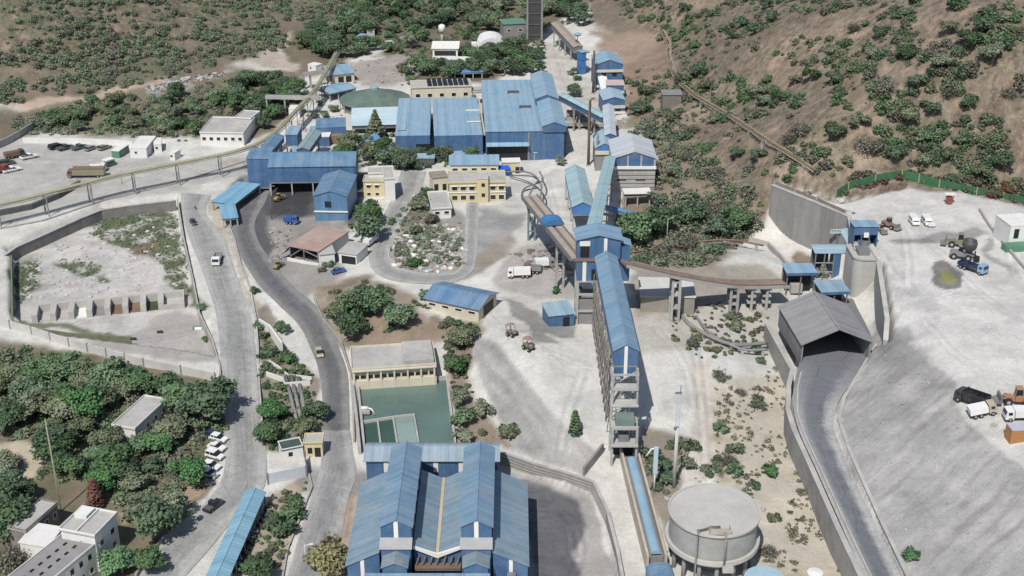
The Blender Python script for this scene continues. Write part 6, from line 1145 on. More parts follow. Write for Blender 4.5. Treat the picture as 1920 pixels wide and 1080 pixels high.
truck('dump_truck', 'dump truck with black raised body at the slope crest', 1822, 757, 130, 'dark', 'black', 7.0, 'flat', 1.4, bh=1.6); truck('tipper_truck', 'cream and white truck just below the black dump truck', 1843, 778, 0, 'beige', 'white', 5.6, 'box', 1.2, bh=.2); loader('wheel_loader', 'orange and cream loader at the picture edge above the white truck', 1902, 758, 175, 'orange', s=1.25); truck('box_truck', 'white truck with black windows above the orange container', 1914, 787, 178, 'white', 'white', 7, 'box', 1.2, bh=.4)
r, w, d = bld('shipping_container', 'orange brown container with lavender grey lid at the slope crest', 'container', (1898,808), (1950,806), 2.7, 2.8, 'flat', 0, mc('orange'), M('lavender', (.42,.41,.48), .7, .1), .05, par=0); MB().box(w*.5, w*.5 + .1, -.06, 0, .2, 2.6).build('door_bar', mc('steel'), r)
r, w, d = bld('white_trailer', 'white site trailer with dark blue door at the plateau edge', 'trailer', (1896,425), (1945,422), 6.0, (1900,402), 'flat', 0, mc('white'), mc('white'), .1, par=0); opening(r, 'f', w, d, w*.25, 2.5, 5.2, 1.4); win(r, 'f', w, d, w*.7, 4.4, 1.6, 1.0); MB().box(-2, w, -3, -.2, -1, 1.6).build('platform', mc('greenpaint'), r)
P = G(1779, 382); r = thing('fuel_pump', 'red fuel drum stand under a small white roof by the hill fence', 'fuel stand', P); MB().lathe(0, 0, [(.9, .3), (.9, 2.2), (.7, 2.3)], 12).build('drum', paint('red'), r); m = MB()
for x in (-1.1, 1.1): m.box(x - .08, x + .08, -.08, .08, -.3, 3)
m.build('post', mc('steel'), r); MB().box(-1.5, 1.5, -.9, .9, 3, 3.15).build('roof', mc('white'), r)
# parking lot
car('parked_car', 'black off-roader first in the back row of the parking lot', 108, 278, 50, 'black', 'suv', 1.6); car('parked_car', 'black pickup with white cab light beside the first off-roader', 124, 280, 50, 'dark', 'pickup', 1.6); car('parked_car', 'dark green pickup in the middle of the back row', 150, 279, 52, 'green', 'pickup', 1.6); car('parked_car', 'grey small car beside the green pickup in the back row', 171, 281, 60, 'grey', 'hatch', 1.35); car('parked_car', 'khaki small car last in the back row of the parking lot', 196, 280, 60, 'khaki', 'hatch', 1.35)
truck('parked_truck', 'black canopy truck by the grey wall of the parking lot', 28, 296, 40, 'dark', 'brown', 7, 'box', 1.2, bh=.2); car('parked_car', 'white pickup parked ahead of the black canopy truck', 55, 297, 45, 'white', 'pickup', 1.5); car('parked_car', 'grey off-roader behind the white pickup pair', 12, 309, 40, 'dark', 'suv', 1.5); car('parked_car', 'long white pickup nearest the red truck', 22, 321, 42, 'white', 'pickup', 1.6); truck('parked_truck', 'red truck cut by the picture edge in the parking lot', -2, 325, 55, 'red', 'red', 7, 'flat', 1.2)
r = truck('trailer_truck', 'rust topped khaki trailer truck in the middle of the lot', 163, 332, 183, 'brown', 'khaki', 12.5, 'box', 1.5, bh=.9); MB().slab([(-6.2, -1.5, 3.3), (4.4, -1.5, 3.3), (4.4, 1.5, 3.3), (-6.2, 1.5, 3.3)], .12).build('tarpaulin', mc('rust'), r); truck('parked_truck', 'white cabbed truck tight behind the khaki trailer', 183, 321, 4, 'white', 'white', 6, 'flat', 1.2); car('parked_car', 'green white hatchback parked next to the white utility box', 207, 311, 55, 'green', 'van', 1.0)
loader('excavator_loader', 'rusty yellow loader working beneath the raised coal shed', 524, 376, 60, 'yellow', s=.8); loader('excavator_loader', 'yellow digger parked beside the reddish workshop', 522, 503, 70, 'yellow', s=.7)
# motorcycles by the long shed
MG = 'motorcycles in a row beside the blue shed'
def bike(first, px, py, hd, c, lab):
    if first is None:
        r = vroot('motorcycle', lab, 'motorcycle', px, py, hd, MG)
        for x in (-.62, .65): MB().tube([(x, -.06, .3), (x, .06, .3)], .3, 12).build('wheel', mc('tyre'), r)
        MB().prism([(-.55, .55), (-.2, .35), (.3, .4), (.45, .75), (.2, .95), (-.1, .78), (-.7, .82)], 'y', -.14, .14).build('body', paint(c), r); MB().box(-.65, .02, -.12, .12, .78, .88).build('seat', mc('dark'), r); m = MB(); m.bar((.5, -.32, 1.0), (.5, .32, 1.0), .06).bar((.66, 0, .3), (.48, 0, 1.02), .08); m.build('handlebar', mc('steel'), r); return r
    r = copy_tree(first); P = G(px, py); r.location = (P.x, P.y, TH(P.x, P.y) + .1); r.rotation_euler = (0, 0, R(hd)); r['label'] = lab
    for ch in r.children:
        if ch.name.startswith('body'): ch.material_slots[0].link = 'OBJECT'; ch.material_slots[0].material = paint(c)
    return r
b0 = None; BN = ['black motorcycle at the head of the row near the gate', 'dark grey motorcycle next to the head of the row', 'bright blue motorcycle in the upper part of the row', 'black motorcycle just below the bright blue one', 'black motorcycle in the gap before the silver pair', 'silver motorcycle, upper one of the silver pair', 'silver motorcycle, lower one of the silver pair', 'black motorcycle below the silver pair', 'red motorcycle in the lower part of the row', 'black motorcycle just below the red one', 'white scooter near the lower end of the row', 'sky blue scooter near the lower end of the row', 'black motorcycle last in the row at the bottom']
for i, (lab, c) in enumerate(zip(BN, ['black', 'grey', 'blue', 'black', 'black', 'white', 'white', 'black', 'red', 'black', 'white', 'sky', 'black'])):
    t = i/12; px = 510 - 70*t; py = 951 + 122*t; o = bike(b0, px, py, -28, c, lab); b0 = b0 or o
bike(b0, 366, 392, -70, 'black', 'lone dark motorcycle high up on the pale road'); bike(b0, 733, 470, 90, 'black', 'lone dark motorcycle standing on the loop road')
# two big stones, drums on the slag
for px, py, s, c, lab in ((369,618,1.0,'greenpaint','dark green drum lying on the grey slag apron'), (372,620,.9,'white','white tank lying in the grass beside the slag kerb'), (300,625,.7,'dark','small dark drum on the slag apron'), (198,400,1.5,'dark','black pump unit at the top of the slag basin wall'), (250,638,.7,'dark','black drum by the end of the grassy kerb')):
    P = G(px, py); r = thing('drum', lab, 'drum', P); MB().tube([(-s, 0, s*.5), (s, .2, s*.5)], s*.55, 10).build('barrel', mc(c), r); MB().box(-s*.8, s*.8, -s*.5, s*.5, -.3, s*.12).build('cradle', mc('cut_stone'), r)
# boulders and scrap in the plots
def rock_mesh(name, mat, seed, s):
    rg = np.random.default_rng(seed); bm = bmesh.new(); bmesh.ops.create_icosphere(bm, subdivisions=1, radius=1)
    for v in bm.verts: v.co *= 1 + rg.uniform(-.3, .25); v.co.z *= .7
    me = bpy.data.meshes.new(name); bm.to_mesh(me); bm.free(); me.materials.append(mat); return me
def rubble(name, lab, polys, n, smin, smax, mats, seed):
    rg = np.random.default_rng(seed); vs = []; fs = []; mi = []; base = [rock_mesh('tmp', mats[0], k, 1) for k in range(4)]
    bv = [np.array([v.co[:] for v in b.vertices]) for b in base]; bf = [np.array([p.vertices[:] for p in b.polygons]) for b in base]; k = 0; cnt = 0
    xs = [p[0] for p in polys]; ys = [p[1] for p in polys]
    while cnt < n:
        x = rg.uniform(min(xs), max(xs)); y = rg.uniform(min(ys), max(ys))
        if not inpoly(np.array([x]), np.array([y]), polys)[0]: continue
        u = (x - 960)/FOC; P = G(round(x), round(y)); b = rg.integers(4); s = smin + (smax - smin)*rg.random()**3; a = rg.uniform(0, 6.28)
        Rm = np.array([[math.cos(a), -math.sin(a), 0], [math.sin(a), math.cos(a), 0], [0, 0, 1]]); q = (bv[b]*s*np.array([1.3, 1, .8])) @ Rm.T + np.array([P.x + rg.uniform(-.6, .6), P.y + rg.uniform(-1, 1), P.z + s*.15])
        vs.append(q); fs.append(bf[b] + k); mi += [rg.integers(len(mats))]*len(bf[b]); k += len(q); cnt += 1
    o = np_mesh(name, np.concatenate(vs), np.concatenate(fs), mats[0], False)
    for m_ in mats[1:]: o.data.materials.append(m_)
    o.data.polygons.foreach_set('material_index', np.array(mi, np.int32)); o.data.update()
    for b in base: bpy.data.meshes.remove(b)
    tag(o, lab, 'rubble', kind='stuff'); return o
rk = [mc('cut_stone'), mc('roof_slab'), M('dark_rock', (.14,.13,.12), .95, .3, .6)]
rubble('rubble', 'scattered pale rubble and scrap filling the fenced plot inside the loop road', [(745,440),(800,410),(868,420),(872,498),(800,515),(738,500)], 520, .15, 1.0, rk + [mc('cut_stone'), mc('roof_slab'), mc('rust'), mc('trim')], 1)
rubble('rubble', 'dark quarried blocks dumped along the far dirt road', [(272,164),(320,150),(420,134),(424,142),(340,158),(285,172)], 220, .4, 1.4, rk[1:], 2)
rubble('rubble', 'crusted pale slag lumps over the basin floor', [(35,480),(190,440),(320,395),(340,500),(330,550),(60,600)], 420, .15, .8, [mc('roof_slab'), M('slag', (.45,.43,.41), .95, .2, .5)], 3)
rubble('rubble', 'broken timber and stone heap under the twin belt pier', [(950,478),(1030,455),(1075,470),(1080,530),(1000,500)], 200, .2, 1.0, rk + [mc('brown_wood')], 4)
rubble('rubble', 'loose stones along the waste slope and plateau', [(1640,600),(1700,640),(1800,740),(1900,860),(1900,1060),(1720,1060),(1590,830)], 420, .06, .34, rk[:2], 5)
rubble('rubble', 'loose stones strewn around the tank and end tower', [(1200,850),(1300,830),(1420,900),(1440,1060),(1250,1060),(1240,980)], 260, .1, .7, rk, 6)
rubble('rubble', 'scattered stones behind the big retaining wall fence', [(1500,355),(1580,380),(1600,400),(1560,395)], 90, .2, .9, rk, 7); rubble('rubble', 'stones and broken bits beside the workshop and coal yard', [(500,425),(545,430),(535,495),(505,490)], 120, .15, .8, rk + [mc('rust')], 8); rubble('rubble', 'rubble and debris among the upper plant walkways', [(1065,190),(1170,210),(1180,245),(1080,245)], 160, .2, 1.0, rk, 9)
rubble('rubble', 'debris and scrap between the upper small sheds and the pipe rack', [(560,205),(640,212),(650,262),(600,262),(560,240)], 110, .2, .9, rk + [mc('rust'), mc('brown_wood')], 10); rubble('rubble', 'scrap and stones around the far clearing and huts', [(650,110),(780,112),(770,160),(660,158)], 90, .2, .8, rk, 11)
# ------------------------------------------------------------------ trees and scrub
def leaf_mat(name, c, c2, rough=.8):
    m, n, b = new_mat(name); oi = nd(n, 'ObjectInfo'); g = nd(n, 'NewGeometry'); tc = nd(n, 'TexCoord').outputs['Object']
    f = noise(n, tc, .7, 3); k = nd(n, 'Math', operation='MULTIPLY_ADD'); n.links.new(g.outputs['Random Per Island'], k.inputs[0]); k.inputs[1].default_value = .6; n.links.new(f, k.inputs[2])
    k2 = nd(n, 'Math', operation='SUBTRACT'); n.links.new(k.outputs[0], k2.inputs[0]); k2.inputs[1].default_value = .3
    col = mix(n, k2.outputs[0], c, c2); h = nd(n, 'HueSaturation'); v = nd(n, 'MapRange'); n.links.new(oi.outputs['Random'], v.inputs[0]); v.inputs[3].default_value = .82; v.inputs[4].default_value = 1.32; n.links.new(v.outputs[0], h.inputs['Value'])
    v2 = nd(n, 'MapRange'); n.links.new(oi.outputs['Random'], v2.inputs[0]); v2.inputs[3].default_value = 1.1; v2.inputs[4].default_value = .75; n.links.new(v2.outputs[0], h.inputs['Saturation'])
    n.links.new(col, h.inputs['Color']); n.links.new(h.outputs[0], b.inputs['Base Color']); b.inputs['Roughness'].default_value = rough; b.inputs['Specular IOR Level'].default_value = .2
    tr = nd(n, 'BsdfTranslucent'); n.links.new(h.outputs[0], tr.inputs[0]); mx = nd(n, 'MixShader'); mx.inputs[0].default_value = .35; out = n.nodes['Material Output']; n.links.new(b.outputs[0], mx.inputs[1]); n.links.new(tr.outputs[0], mx.inputs[2]); n.links.new(mx.outputs[0], out.inputs[0])
    return m
LM = {'green': leaf_mat('leaf_green', (0.120,0.203,0.105), (0.211,0.325,0.160)), 'dark': leaf_mat('leaf_dark', (0.093,0.157,0.090), (0.165,0.238,0.132)), 'olive': leaf_mat('leaf_olive', (0.177,0.220,0.132), (0.291,0.325,0.204)), 'grey': leaf_mat('leaf_greyish', (.17,.17,.13), (.27,.26,.205)), 'bright': leaf_mat('leaf_bright', (0.085,0.215,0.083), (0.160,0.325,0.121)), 'red': leaf_mat('leaf_red', (0.217,0.116,0.094), (0.319,0.186,0.149)), 'yellow': leaf_mat('leaf_yellowish', (0.285,0.278,0.143), (0.433,0.406,0.231))}
bark = M('bark', (.16,.13,.105), .95, .3, .8)
def leaves(cs, sz, rg, flat=.25):
    n = len(cs); nrm = rg.normal(size=(n, 3)); nrm[:, 2] = np.abs(nrm[:, 2]) + flat + .25; nrm /= np.linalg.norm(nrm, axis=1)[:, None]
    a = np.cross(nrm, rg.normal(size=(n, 3))); a /= np.linalg.norm(a, axis=1)[:, None] + 1e-9; b = np.cross(nrm, a); s = (sz * rg.uniform(.6, 1.35, n))[:, None]
    v = np.stack([cs - a*s*.5 - b*s*.35, cs + a*s*.5 - b*s*.5, cs + a*s*.55 + b*s*.35, cs - a*s*.4 + b*s*.5], 1).reshape(-1, 3)
    return v, np.arange(4*n).reshape(n, 4)
def crown_pts(rg, n, R_, H, z0, blobs, spread=1.0, hollow=.55, br=(.28, .5)):
    cs = []
    th_ = rg.uniform(0, 6.28, blobs); rr = np.sqrt(rg.uniform(.02, 1, blobs))*R_*.75*spread; zz = z0 + H*(.25 + .6*rg.uniform(0, 1, blobs)*(1 - .55*(rr/R_)**2)); rb = R_*rg.uniform(br[0], br[1], blobs)
    w = rb**2; w /= w.sum(); k = rg.choice(blobs, n, p=w); d = rg.normal(size=(n, 3)); d /= np.linalg.norm(d, axis=1)[:, None]; r_ = rb[k]*(.3 + .95*rg.random(n)**.8)*rg.uniform(.8, 1.2, n)
    c = np.stack([rr*np.cos(th_), rr*np.sin(th_), zz], 1)
    p = c[k] + d*r_[:, None]*np.array([1, 1, .72]); p[:, 2] = np.maximum(p[:, 2], z0*.5 + .05); return p, c
def trunk_mesh(rg, h, r0, tips, name='trunk'):
    mb = MB(); lean = rg.uniform(-.3, .3, 2); top = V((lean[0], lean[1], h)); mb.tube([(0, 0, -.5), (lean[0]*.4, lean[1]*.4, h*.5), top], r0, 7, r0*.65)
    for t in tips: t = V(t); mid = top.lerp(t, .5) + V((0, 0, .2)); mb.tube([top - V((0, 0, h*.2)), mid, t], r0*.5, 5, r0*.12)
    me = bpy.data.meshes.new(name); me.from_pydata(mb.v, [], mb.f); me.materials.append(bark); return me
VAR = {}
def variant(key, seed, R_, H, z0, n, sz, blobs, **kw):
    rg = np.random.default_rng(seed); p, c = crown_pts(rg, n, R_, H, z0, blobs, **kw); v, f = leaves(p, sz, rg)
    VAR.setdefault(key, []).append((v, f, trunk_mesh(rg, max(z0*1.1, .4), .07*R_ + .05, c[:min(6, blobs)])))
for s in range(6): variant('tree', 10 + s, 3.4, 4.0, 1.5, 2500, .38, 19, br=(.17, .40), spread=1.12)
for s in range(3): variant('spreading', 30 + s, 3.8, 2.8, 1.7, 1900, .38, 18, br=(.16, .34))
for s in range(4): variant('bush', 50 + s, 1.7, 1.9, .25, 900, .28, 11, br=(.2, .45), spread=1.1)
for s in range(3): variant('sparse', 70 + s, 2.6, 2.4, .9, 900, .28, 12, br=(.2, .42))
for s in range(3):
    rg = np.random.default_rng(90 + s); n = 520; d = rg.normal(size=(n, 3)); d[:, 2] = np.abs(d[:, 2])*.8 + .15; d /= np.linalg.norm(d, axis=1)[:, None]; L0 = 3.6*rg.uniform(.55, 1.05, n)*np.array([1, 1, 1]).mean()
    p0 = np.array([0, 0, .5]) + d*(L0*rg.uniform(.05, .6, n))[:, None]; d2 = d + rg.normal(size=(n, 3))*.35; d2 /= np.linalg.norm(d2, axis=1)[:, None]; p1 = p0 + d2*(L0*rg.uniform(.25, .5, n))[:, None]; p0[:, 2] *= .85; p1[:, 2] *= .85
    w = np.cross(d2, rg.normal(size=(n, 3))); w /= np.linalg.norm(w, axis=1)[:, None]; w *= .045
    tv = np.stack([p0 - w, p0 + w, p1 + w*.4, p1 - w*.4], 1).reshape(-1, 3); lv, lf = leaves(p1[rg.integers(0, n, 700)] + rg.normal(size=(700, 3))*.25, .26, rg)
    VAR.setdefault('bare', []).append((np.concatenate([tv, lv]), np.arange(4*(n + 700)).reshape(-1, 4), trunk_mesh(rg, 1.2, .2, [tuple(q) for q in p1[:5]])))
rg = np.random.default_rng(5)
def cone_var(key, R_, H, n, sz, z0=.6, p_=1.0):
    t = rg.random(n)**.8; layer = np.floor(t*9)/9 + rg.uniform(0, .06, n); r_ = R_*(1 - layer)**p_*np.sqrt(rg.uniform(.15, 1, n)); a = rg.uniform(0, 6.28, n); v, f = leaves(np.stack([r_*np.cos(a), r_*np.sin(a), z0 + H*layer + .15*r_], 1), sz, rg, .6); VAR[key] = [(v, f, trunk_mesh(rg, H*.9, .25, []))]
cone_var('conifer', 3.6, 9.5, 1500, .6); cone_var('column', 1.7, 6.0, 1100, .42, .3, .55)
MESHC = {}
def soft_normals(me, v, ctr, up=.8, seed=1):
    q = v.reshape(-1, 4, 3).mean(1); nn = q - ctr; nn /= np.linalg.norm(nn, axis=1)[:, None] + 1e-6; nn = nn + np.array([0, 0, up]) + np.random.default_rng(seed).normal(size=nn.shape)*.45; nn /= np.linalg.norm(nn, axis=1)[:, None]
    me.normals_split_custom_set_from_vertices(np.repeat(nn, 4, 0).tolist())
def crown_mesh(key, i, mat):
    if (key, i, mat) not in MESHC:
        v, f, t = VAR[key][i]; me = np_mesh('crown', v, f, LM[mat], True, link=False); soft_normals(me, v, v.mean(0)*np.array([1, 1, .6])); MESHC[(key, i, mat)] = me
    return MESHC[(key, i, mat)], VAR[key][i][2]
LAND = [((430,240),'the white quarters'),((700,180),'the green cone roof'),((830,165),'the solar roofed block'),((835,95),'the canteen'),((920,75),'the arched fabric hall'),((880,125),'the sky blue sheet roof'),((1000,60),'the shaft tower'),((700,330),'the yellow house'),((890,350),'the yellow office'),((570,460),'the reddish workshop'),((860,560),'the blue roofed store'),((740,680),'the pond house'),((770,760),'the green pond'),((260,780),'the cottage'),((140,1020),'the quarters'),((70,960),'the row house'),((400,860),'the parked car row'),((590,840),'the guard post'),((520,620),'the white washed wall'),((1190,310),'the crusher house'),((1110,480),'the transfer tower'),((1140,130),'the stacked blue houses'),((1258,185),'the hillside hut'),((1300,440),'the thin brown pipe'),((1500,400),'the big retaining wall'),((1340,960),'the round tank'),((1560,620),'the tunnel shed'),((1265,820),'the tall pole'),((1175,780),'the end tower'),((830,370),'the white hut'),((570,1000),'the gate road'),((250,230),'the parking lot wall'),((560,60),'the dirt road fork'),((720,120),'the grey clearing'),((1240,560),'the dusty white shed'),((1770,350),'the green fence'),((1400,240),'the hill pipeline'),((1260,90),'the upper pipeline end'),((960,260),'the mill hall'),((620,330),'the coal shed'),((330,160),'the far dirt road'),((60,200),'the far end of the dirt road'),((1640,920),'the ramp')]
CNT = {}
def near(px, py, far=None):
    best = min(LAND, key=lambda q: math.hypot(q[0][0] - px, (q[0][1] - py)*1.6)); d = math.hypot(best[0][0] - px, best[0][1] - py)
    if far and d > 110: return far
    dy = py - best[0][1]; return ('behind ' if dy < -14 else 'in front of ' if dy > 14 else 'beside ') + best[1]
TONE = {'green': 'mid green', 'dark': 'dark green', 'olive': 'olive green', 'grey': 'greyish thorny', 'bright': 'bright green', 'red': 'reddish', 'yellow': 'yellowish'}
ROOTS = {}
def plant(key, px, py, R_, mat, lab=None, squash=1.0, far=None):
    k0 = key
    if mat == 'grey' and key in ('spreading', 'tree', 'sparse'): key = 'bare'
    i = rng.randrange(len(VAR[key])); r0 = {'tree': 3.3, 'spreading': 3.8, 'bush': 1.7, 'sparse': 2.6, 'conifer': 3.6, 'column': 1.7, 'bare': 3.6}[key]; s = R_/r0
    P = G(px, py); nm = {'tree': 'tree', 'spreading': 'thorn_tree', 'bush': 'bush', 'sparse': 'shrub', 'conifer': 'conifer', 'column': 'column_tree', 'bare': 'thorn_tree'}[key]
    if lab is None:
        size = {'tree': ('small', 'medium', 'large'), 'spreading': ('small', 'medium', 'large'), 'bush': ('tiny', 'low', 'big'), 'sparse': ('tiny', 'low', 'wide'), 'bare': ('small', 'medium', 'large')}[key][0 if s < .75 else 1 if s < 1.15 else 2]
        lab = f"{size} {TONE[mat]} {'rounded' if key in ('tree', 'bush') else 'loose'} {nm.replace('_', ' ')} {near(px, py, far)}"
    r = thing(nm, lab, 'tree' if nm.endswith('tree') or nm == 'conifer' else 'bush', P, rng.uniform(0, 6.28), lab.split(' ', 1)[1] if True else None); r['group'] = lab + ' group' if False else lab
    r.scale = (s*rng.uniform(.92, 1.1), s*rng.uniform(.92, 1.1), s*squash*rng.uniform(.88, 1.12)); c, t = crown_mesh(key, i, mat)
    for me, n_ in ((c, 'crown'), (t, 'trunk')): o = bpy.data.objects.new(n_, me); COL.objects.link(o); o.parent = r
    CNT[nm] = CNT.get(nm, 0) + 1; return r
# trees that can be told apart, placed as in the photograph
for a in [('tree',690,450,5.2,'dark','big dark round tree with brown patches beside the white minibus'),('tree',694,418,4.2,'green','mid green round tree just behind the big dark one'),('tree',676,600,5.0,'dark','large dark tree on the bank above the dark road'),('tree',660,635,4.2,'dark'),('tree',705,590,4.4,'green'),('tree',648,600,3.6,'olive'),('tree',750,612,3.6,'green','round green tree alone on the brown bank before the store'),('bush',795,560,2.2,'green'),('tree',868,650,3.2,'olive'),('bush',880,625,2.4,'olive'),('tree',855,700,2.8,'green'),('tree',860,760,2.6,'olive'),('bush',868,800,3.0,'green'),('bush',905,780,2.6,'olive'),('bush',955,820,2.6,'olive'),('bush',865,828,2.6,'olive'),('column',1078,815,1.5,'green','slender young tree alone on the pale waste slope'),
  ('tree',1190,455,6.0,'green','widest green tree in the scrub beside the transfer tower'),('tree',1235,440,5.2,'dark'),('spreading',1300,420,6,'dark'),('tree',1380,430,4.6,'green'),('tree',1345,450,4.2,'dark'),('spreading',1290,470,5,'grey'),('bush',1240,480,2.6,'grey'),('bush',1200,500,2.6,'olive'),('spreading',1330,400,5,'grey'),('spreading',1230,390,4.2,'dark'),
  ('conifer',705,262,4.6,'olive','tall pale conifer between the settling shed and mill'),('tree',660,285,4.4,'olive'),('tree',640,300,3.6,'green'),('tree',735,310,5.0,'dark','dark round tree between the grey block and the mill'),('tree',760,318,3.8,'dark'),('tree',830,300,3.2,'olive'),('tree',882,300,3.0,'green','small round tree in front of the mill wall'),('bush',910,305,2.0,'green'),('tree',690,300,3.8,'olive'),('bush',735,420,1.5,'green'),('spreading',790,395,3.6,'olive'),('tree',800,372,2.6,'green'),('bush',780,440,2.2,'olive'),('bush',775,500,2.2,'green'),('bush',810,420,2.2,'grey'),('bush',925,370,1.6,'grey'),
  ('tree',786,135,5.0,'green','tall broad green tree standing by the grey clearing'),('tree',1075,182,3.4,'dark','dark round tree in the dusty gap beside the mill ridge'),('bush',1075,140,2.4,'olive'),('bush',1050,310,2.2,'olive'),('bush',1082,150,2.0,'green'),
  ('column',180,948,2.0,'red','reddish brown tall narrow tree among the green wood'),('tree',290,1015,4.6,'dark','large dark spreading tree leaning over the lower road'),('tree',330,985,3.8,'olive'),('tree',355,910,3.6,'bright','bright green tree beside the lowest parked cars'),('tree',220,895,4.4,'green'),('tree',200,920,3.6,'bright','bright green tree behind the reddish narrow one'),('tree',240,905,3.2,'dark'),('tree',380,800,5.2,'dark','wide dark tree overhanging the top of the car row'),('tree',350,770,4.8,'green'),('tree',330,830,4.0,'olive'),('tree',400,770,4.4,'dark'),('tree',300,850,3.4,'bright'),('tree',130,780,4.2,'green'),('tree',160,790,4.6,'bright'),('spreading',110,860,5.2,'dark'),('tree',230,1075,3.4,'bright','bright green tree against the quarters wall'),('tree',280,1070,3.2,'green'),('spreading',30,870,2.8,'grey','lone bare branched tree on the sand patch'),
  ('tree',10,1000,5,'dark','dark tree covering the end of the row house'),('tree',20,1060,5,'grey'),('tree',-5,960,4.6,'dark'),('tree',620,1085,4.2,'yellow','pale yellow flowering tree at the bottom edge by the gate road'),('tree',490,1090,3.2,'dark'),('bush',525,1000,2.8,'dark','dark shrub on the sand strip beside the gate road'),('bush',548,970,2.4,'green'),('bush',555,945,1.8,'green'),('tree',505,830,3.0,'green'),('tree',512,790,3.2,'bright'),('tree',592,790,3.0,'dark'),('tree',575,820,2.6,'olive'),('tree',532,625,2.2,'green','small round tree standing on the white washed wall'),('bush',477,550,1.5,'dark'),('bush',488,615,1.6,'green'),('bush',540,680,2.2,'green'),('bush',510,665,2.0,'dark'),('bush',560,700,1.6,'olive'),('bush',388,640,1.2,'green'),('bush',378,580,1.4,'green'),
  ('sparse',1350,712,2.6,'grey','dry grey shrub alone on the pale flat before the ramp wall'),('bush',1300,650,1.6,'grey'),('bush',1420,660,1.4,'green'),('bush',1425,680,1.3,'green'),('bush',1350,808,1.8,'green'),('bush',1380,850,2.2,'olive'),('sparse',1365,870,2.6,'grey'),('bush',1440,893,2.0,'bright','round bright green bush beside the outer ramp wall'),('bush',1375,890,2.0,'green'),('sparse',1420,765,2.4,'olive'),('sparse',1390,740,1.8,'grey'),('bush',1450,975,1.4,'olive'),('sparse',1440,1040,2.6,'grey'),('bush',1705,1048,1.6,'bright','small bright green bush alone on the waste slope by the ramp'),('bush',1385,620,2.2,'olive'),('bush',1370,600,1.6,'olive'),('bush',1240,880,2.2,'dark'),('bush',1225,860,2.2,'dark'),('bush',1290,880,2.0,'olive'),('bush',1255,905,2.0,'dark'),('bush',1045,550,1.3,'bright'),('bush',1085,545,1.0,'bright')]: plant(*a)
for a in [('bush',650,488,1.6,'olive'),('bush',615,500,1.8,'green'),('bush',605,510,1.3,'olive')]: plant(*a)
# single bushes of the red hillside
for a in [(1415,62,3.6),(1390,50,3),(1450,40,3.4),(1370,55,2.6),(1440,15,3),(1300,92,2.8),(1325,85,2.0),(1345,20,1.6),(1285,20,3),(1375,70,3.0),(1820,203,3.2),(1735,265,2.8),(1806,272,2.8),(1567,195,2.4),(1790,20,3.6),(1910,30,1.6),(1900,60,1.6),(1620,50,2),(1565,25,1.4),(1440,155,2.2),(1390,190,2.2),(1360,100,1),(1335,112,1),(1700,30,2.4),(1715,5,2.6)]: plant('bush', a[0], a[1], a[2], 'green' if a[2] < 3 else 'dark', far='on the red hillside')
for a in [(1520,155,4),(1490,160,3.2),(1660,175,5.5,'grey'),(1560,160,3.6),(1700,110,4.2),(1760,130,4.4),(1810,95,5),(1860,120,5),(1840,60,4.6),(1780,65,4),(1630,110,3.6),(1420,185,4),(1430,200,3.6),(1460,190,3.4),(1500,255,5.5,'grey'),(1560,260,5,'dark'),(1630,285,6,'grey'),(1610,240,4),(1700,230,4.5),(1740,215,4.2),(1880,320,5,'dark'),(1840,335,4.2),(1480,270,4,'grey'),(1310,145,5,'dark'),(1280,160,4.2),(1325,170,3.6),(1560,110,3.6),(1600,60,4,'grey'),(1650,70,3.4),(1720,170,4),(1780,180,4,'grey'),(1890,180,3.6,'grey'),(1340,230,3),(1300,250,4,'grey'),(1260,230,4),(1220,260,4.4,'grey'),(1200,215,4.4),(1230,170,3.4,'grey'),(1210,180,4),(1290,300,4.4,'grey'),(1340,330,4,'grey'),(1260,330,4.2),(1380,300,3.4),(1420,300,3.6),(1680,300,4),(1730,310,3),(1780,300,3)]: plant('spreading', a[0], a[1], a[2]*.92, a[3] if len(a) > 3 else rng.choice(['olive', 'dark', 'olive']), far='on the red hillside')
def fill(key, poly, n, r0, r1, mats, far=None, sep=.9):
    xs = [p[0] for p in poly]; ys = [p[1] for p in poly]; pts = []; tries = 0
    while len(pts) < n and tries < n*60:
        tries += 1; x = rng.uniform(min(xs), max(xs)); y = rng.uniform(min(ys), max(ys)); rr = rng.uniform(r0, r1)
        if not inpoly(np.array([x]), np.array([y]), poly)[0]: continue
        sc = 2400*(.21 + .4*y/1080)/150
        if any(math.hypot(x - a, (y - b)*1.9) < (rr + c)*sc*.5*sep for a, b, c in pts): continue
        pts.append((x, y, rr)); plant(key, x, y, rr, rng.choice(mats), far=far)
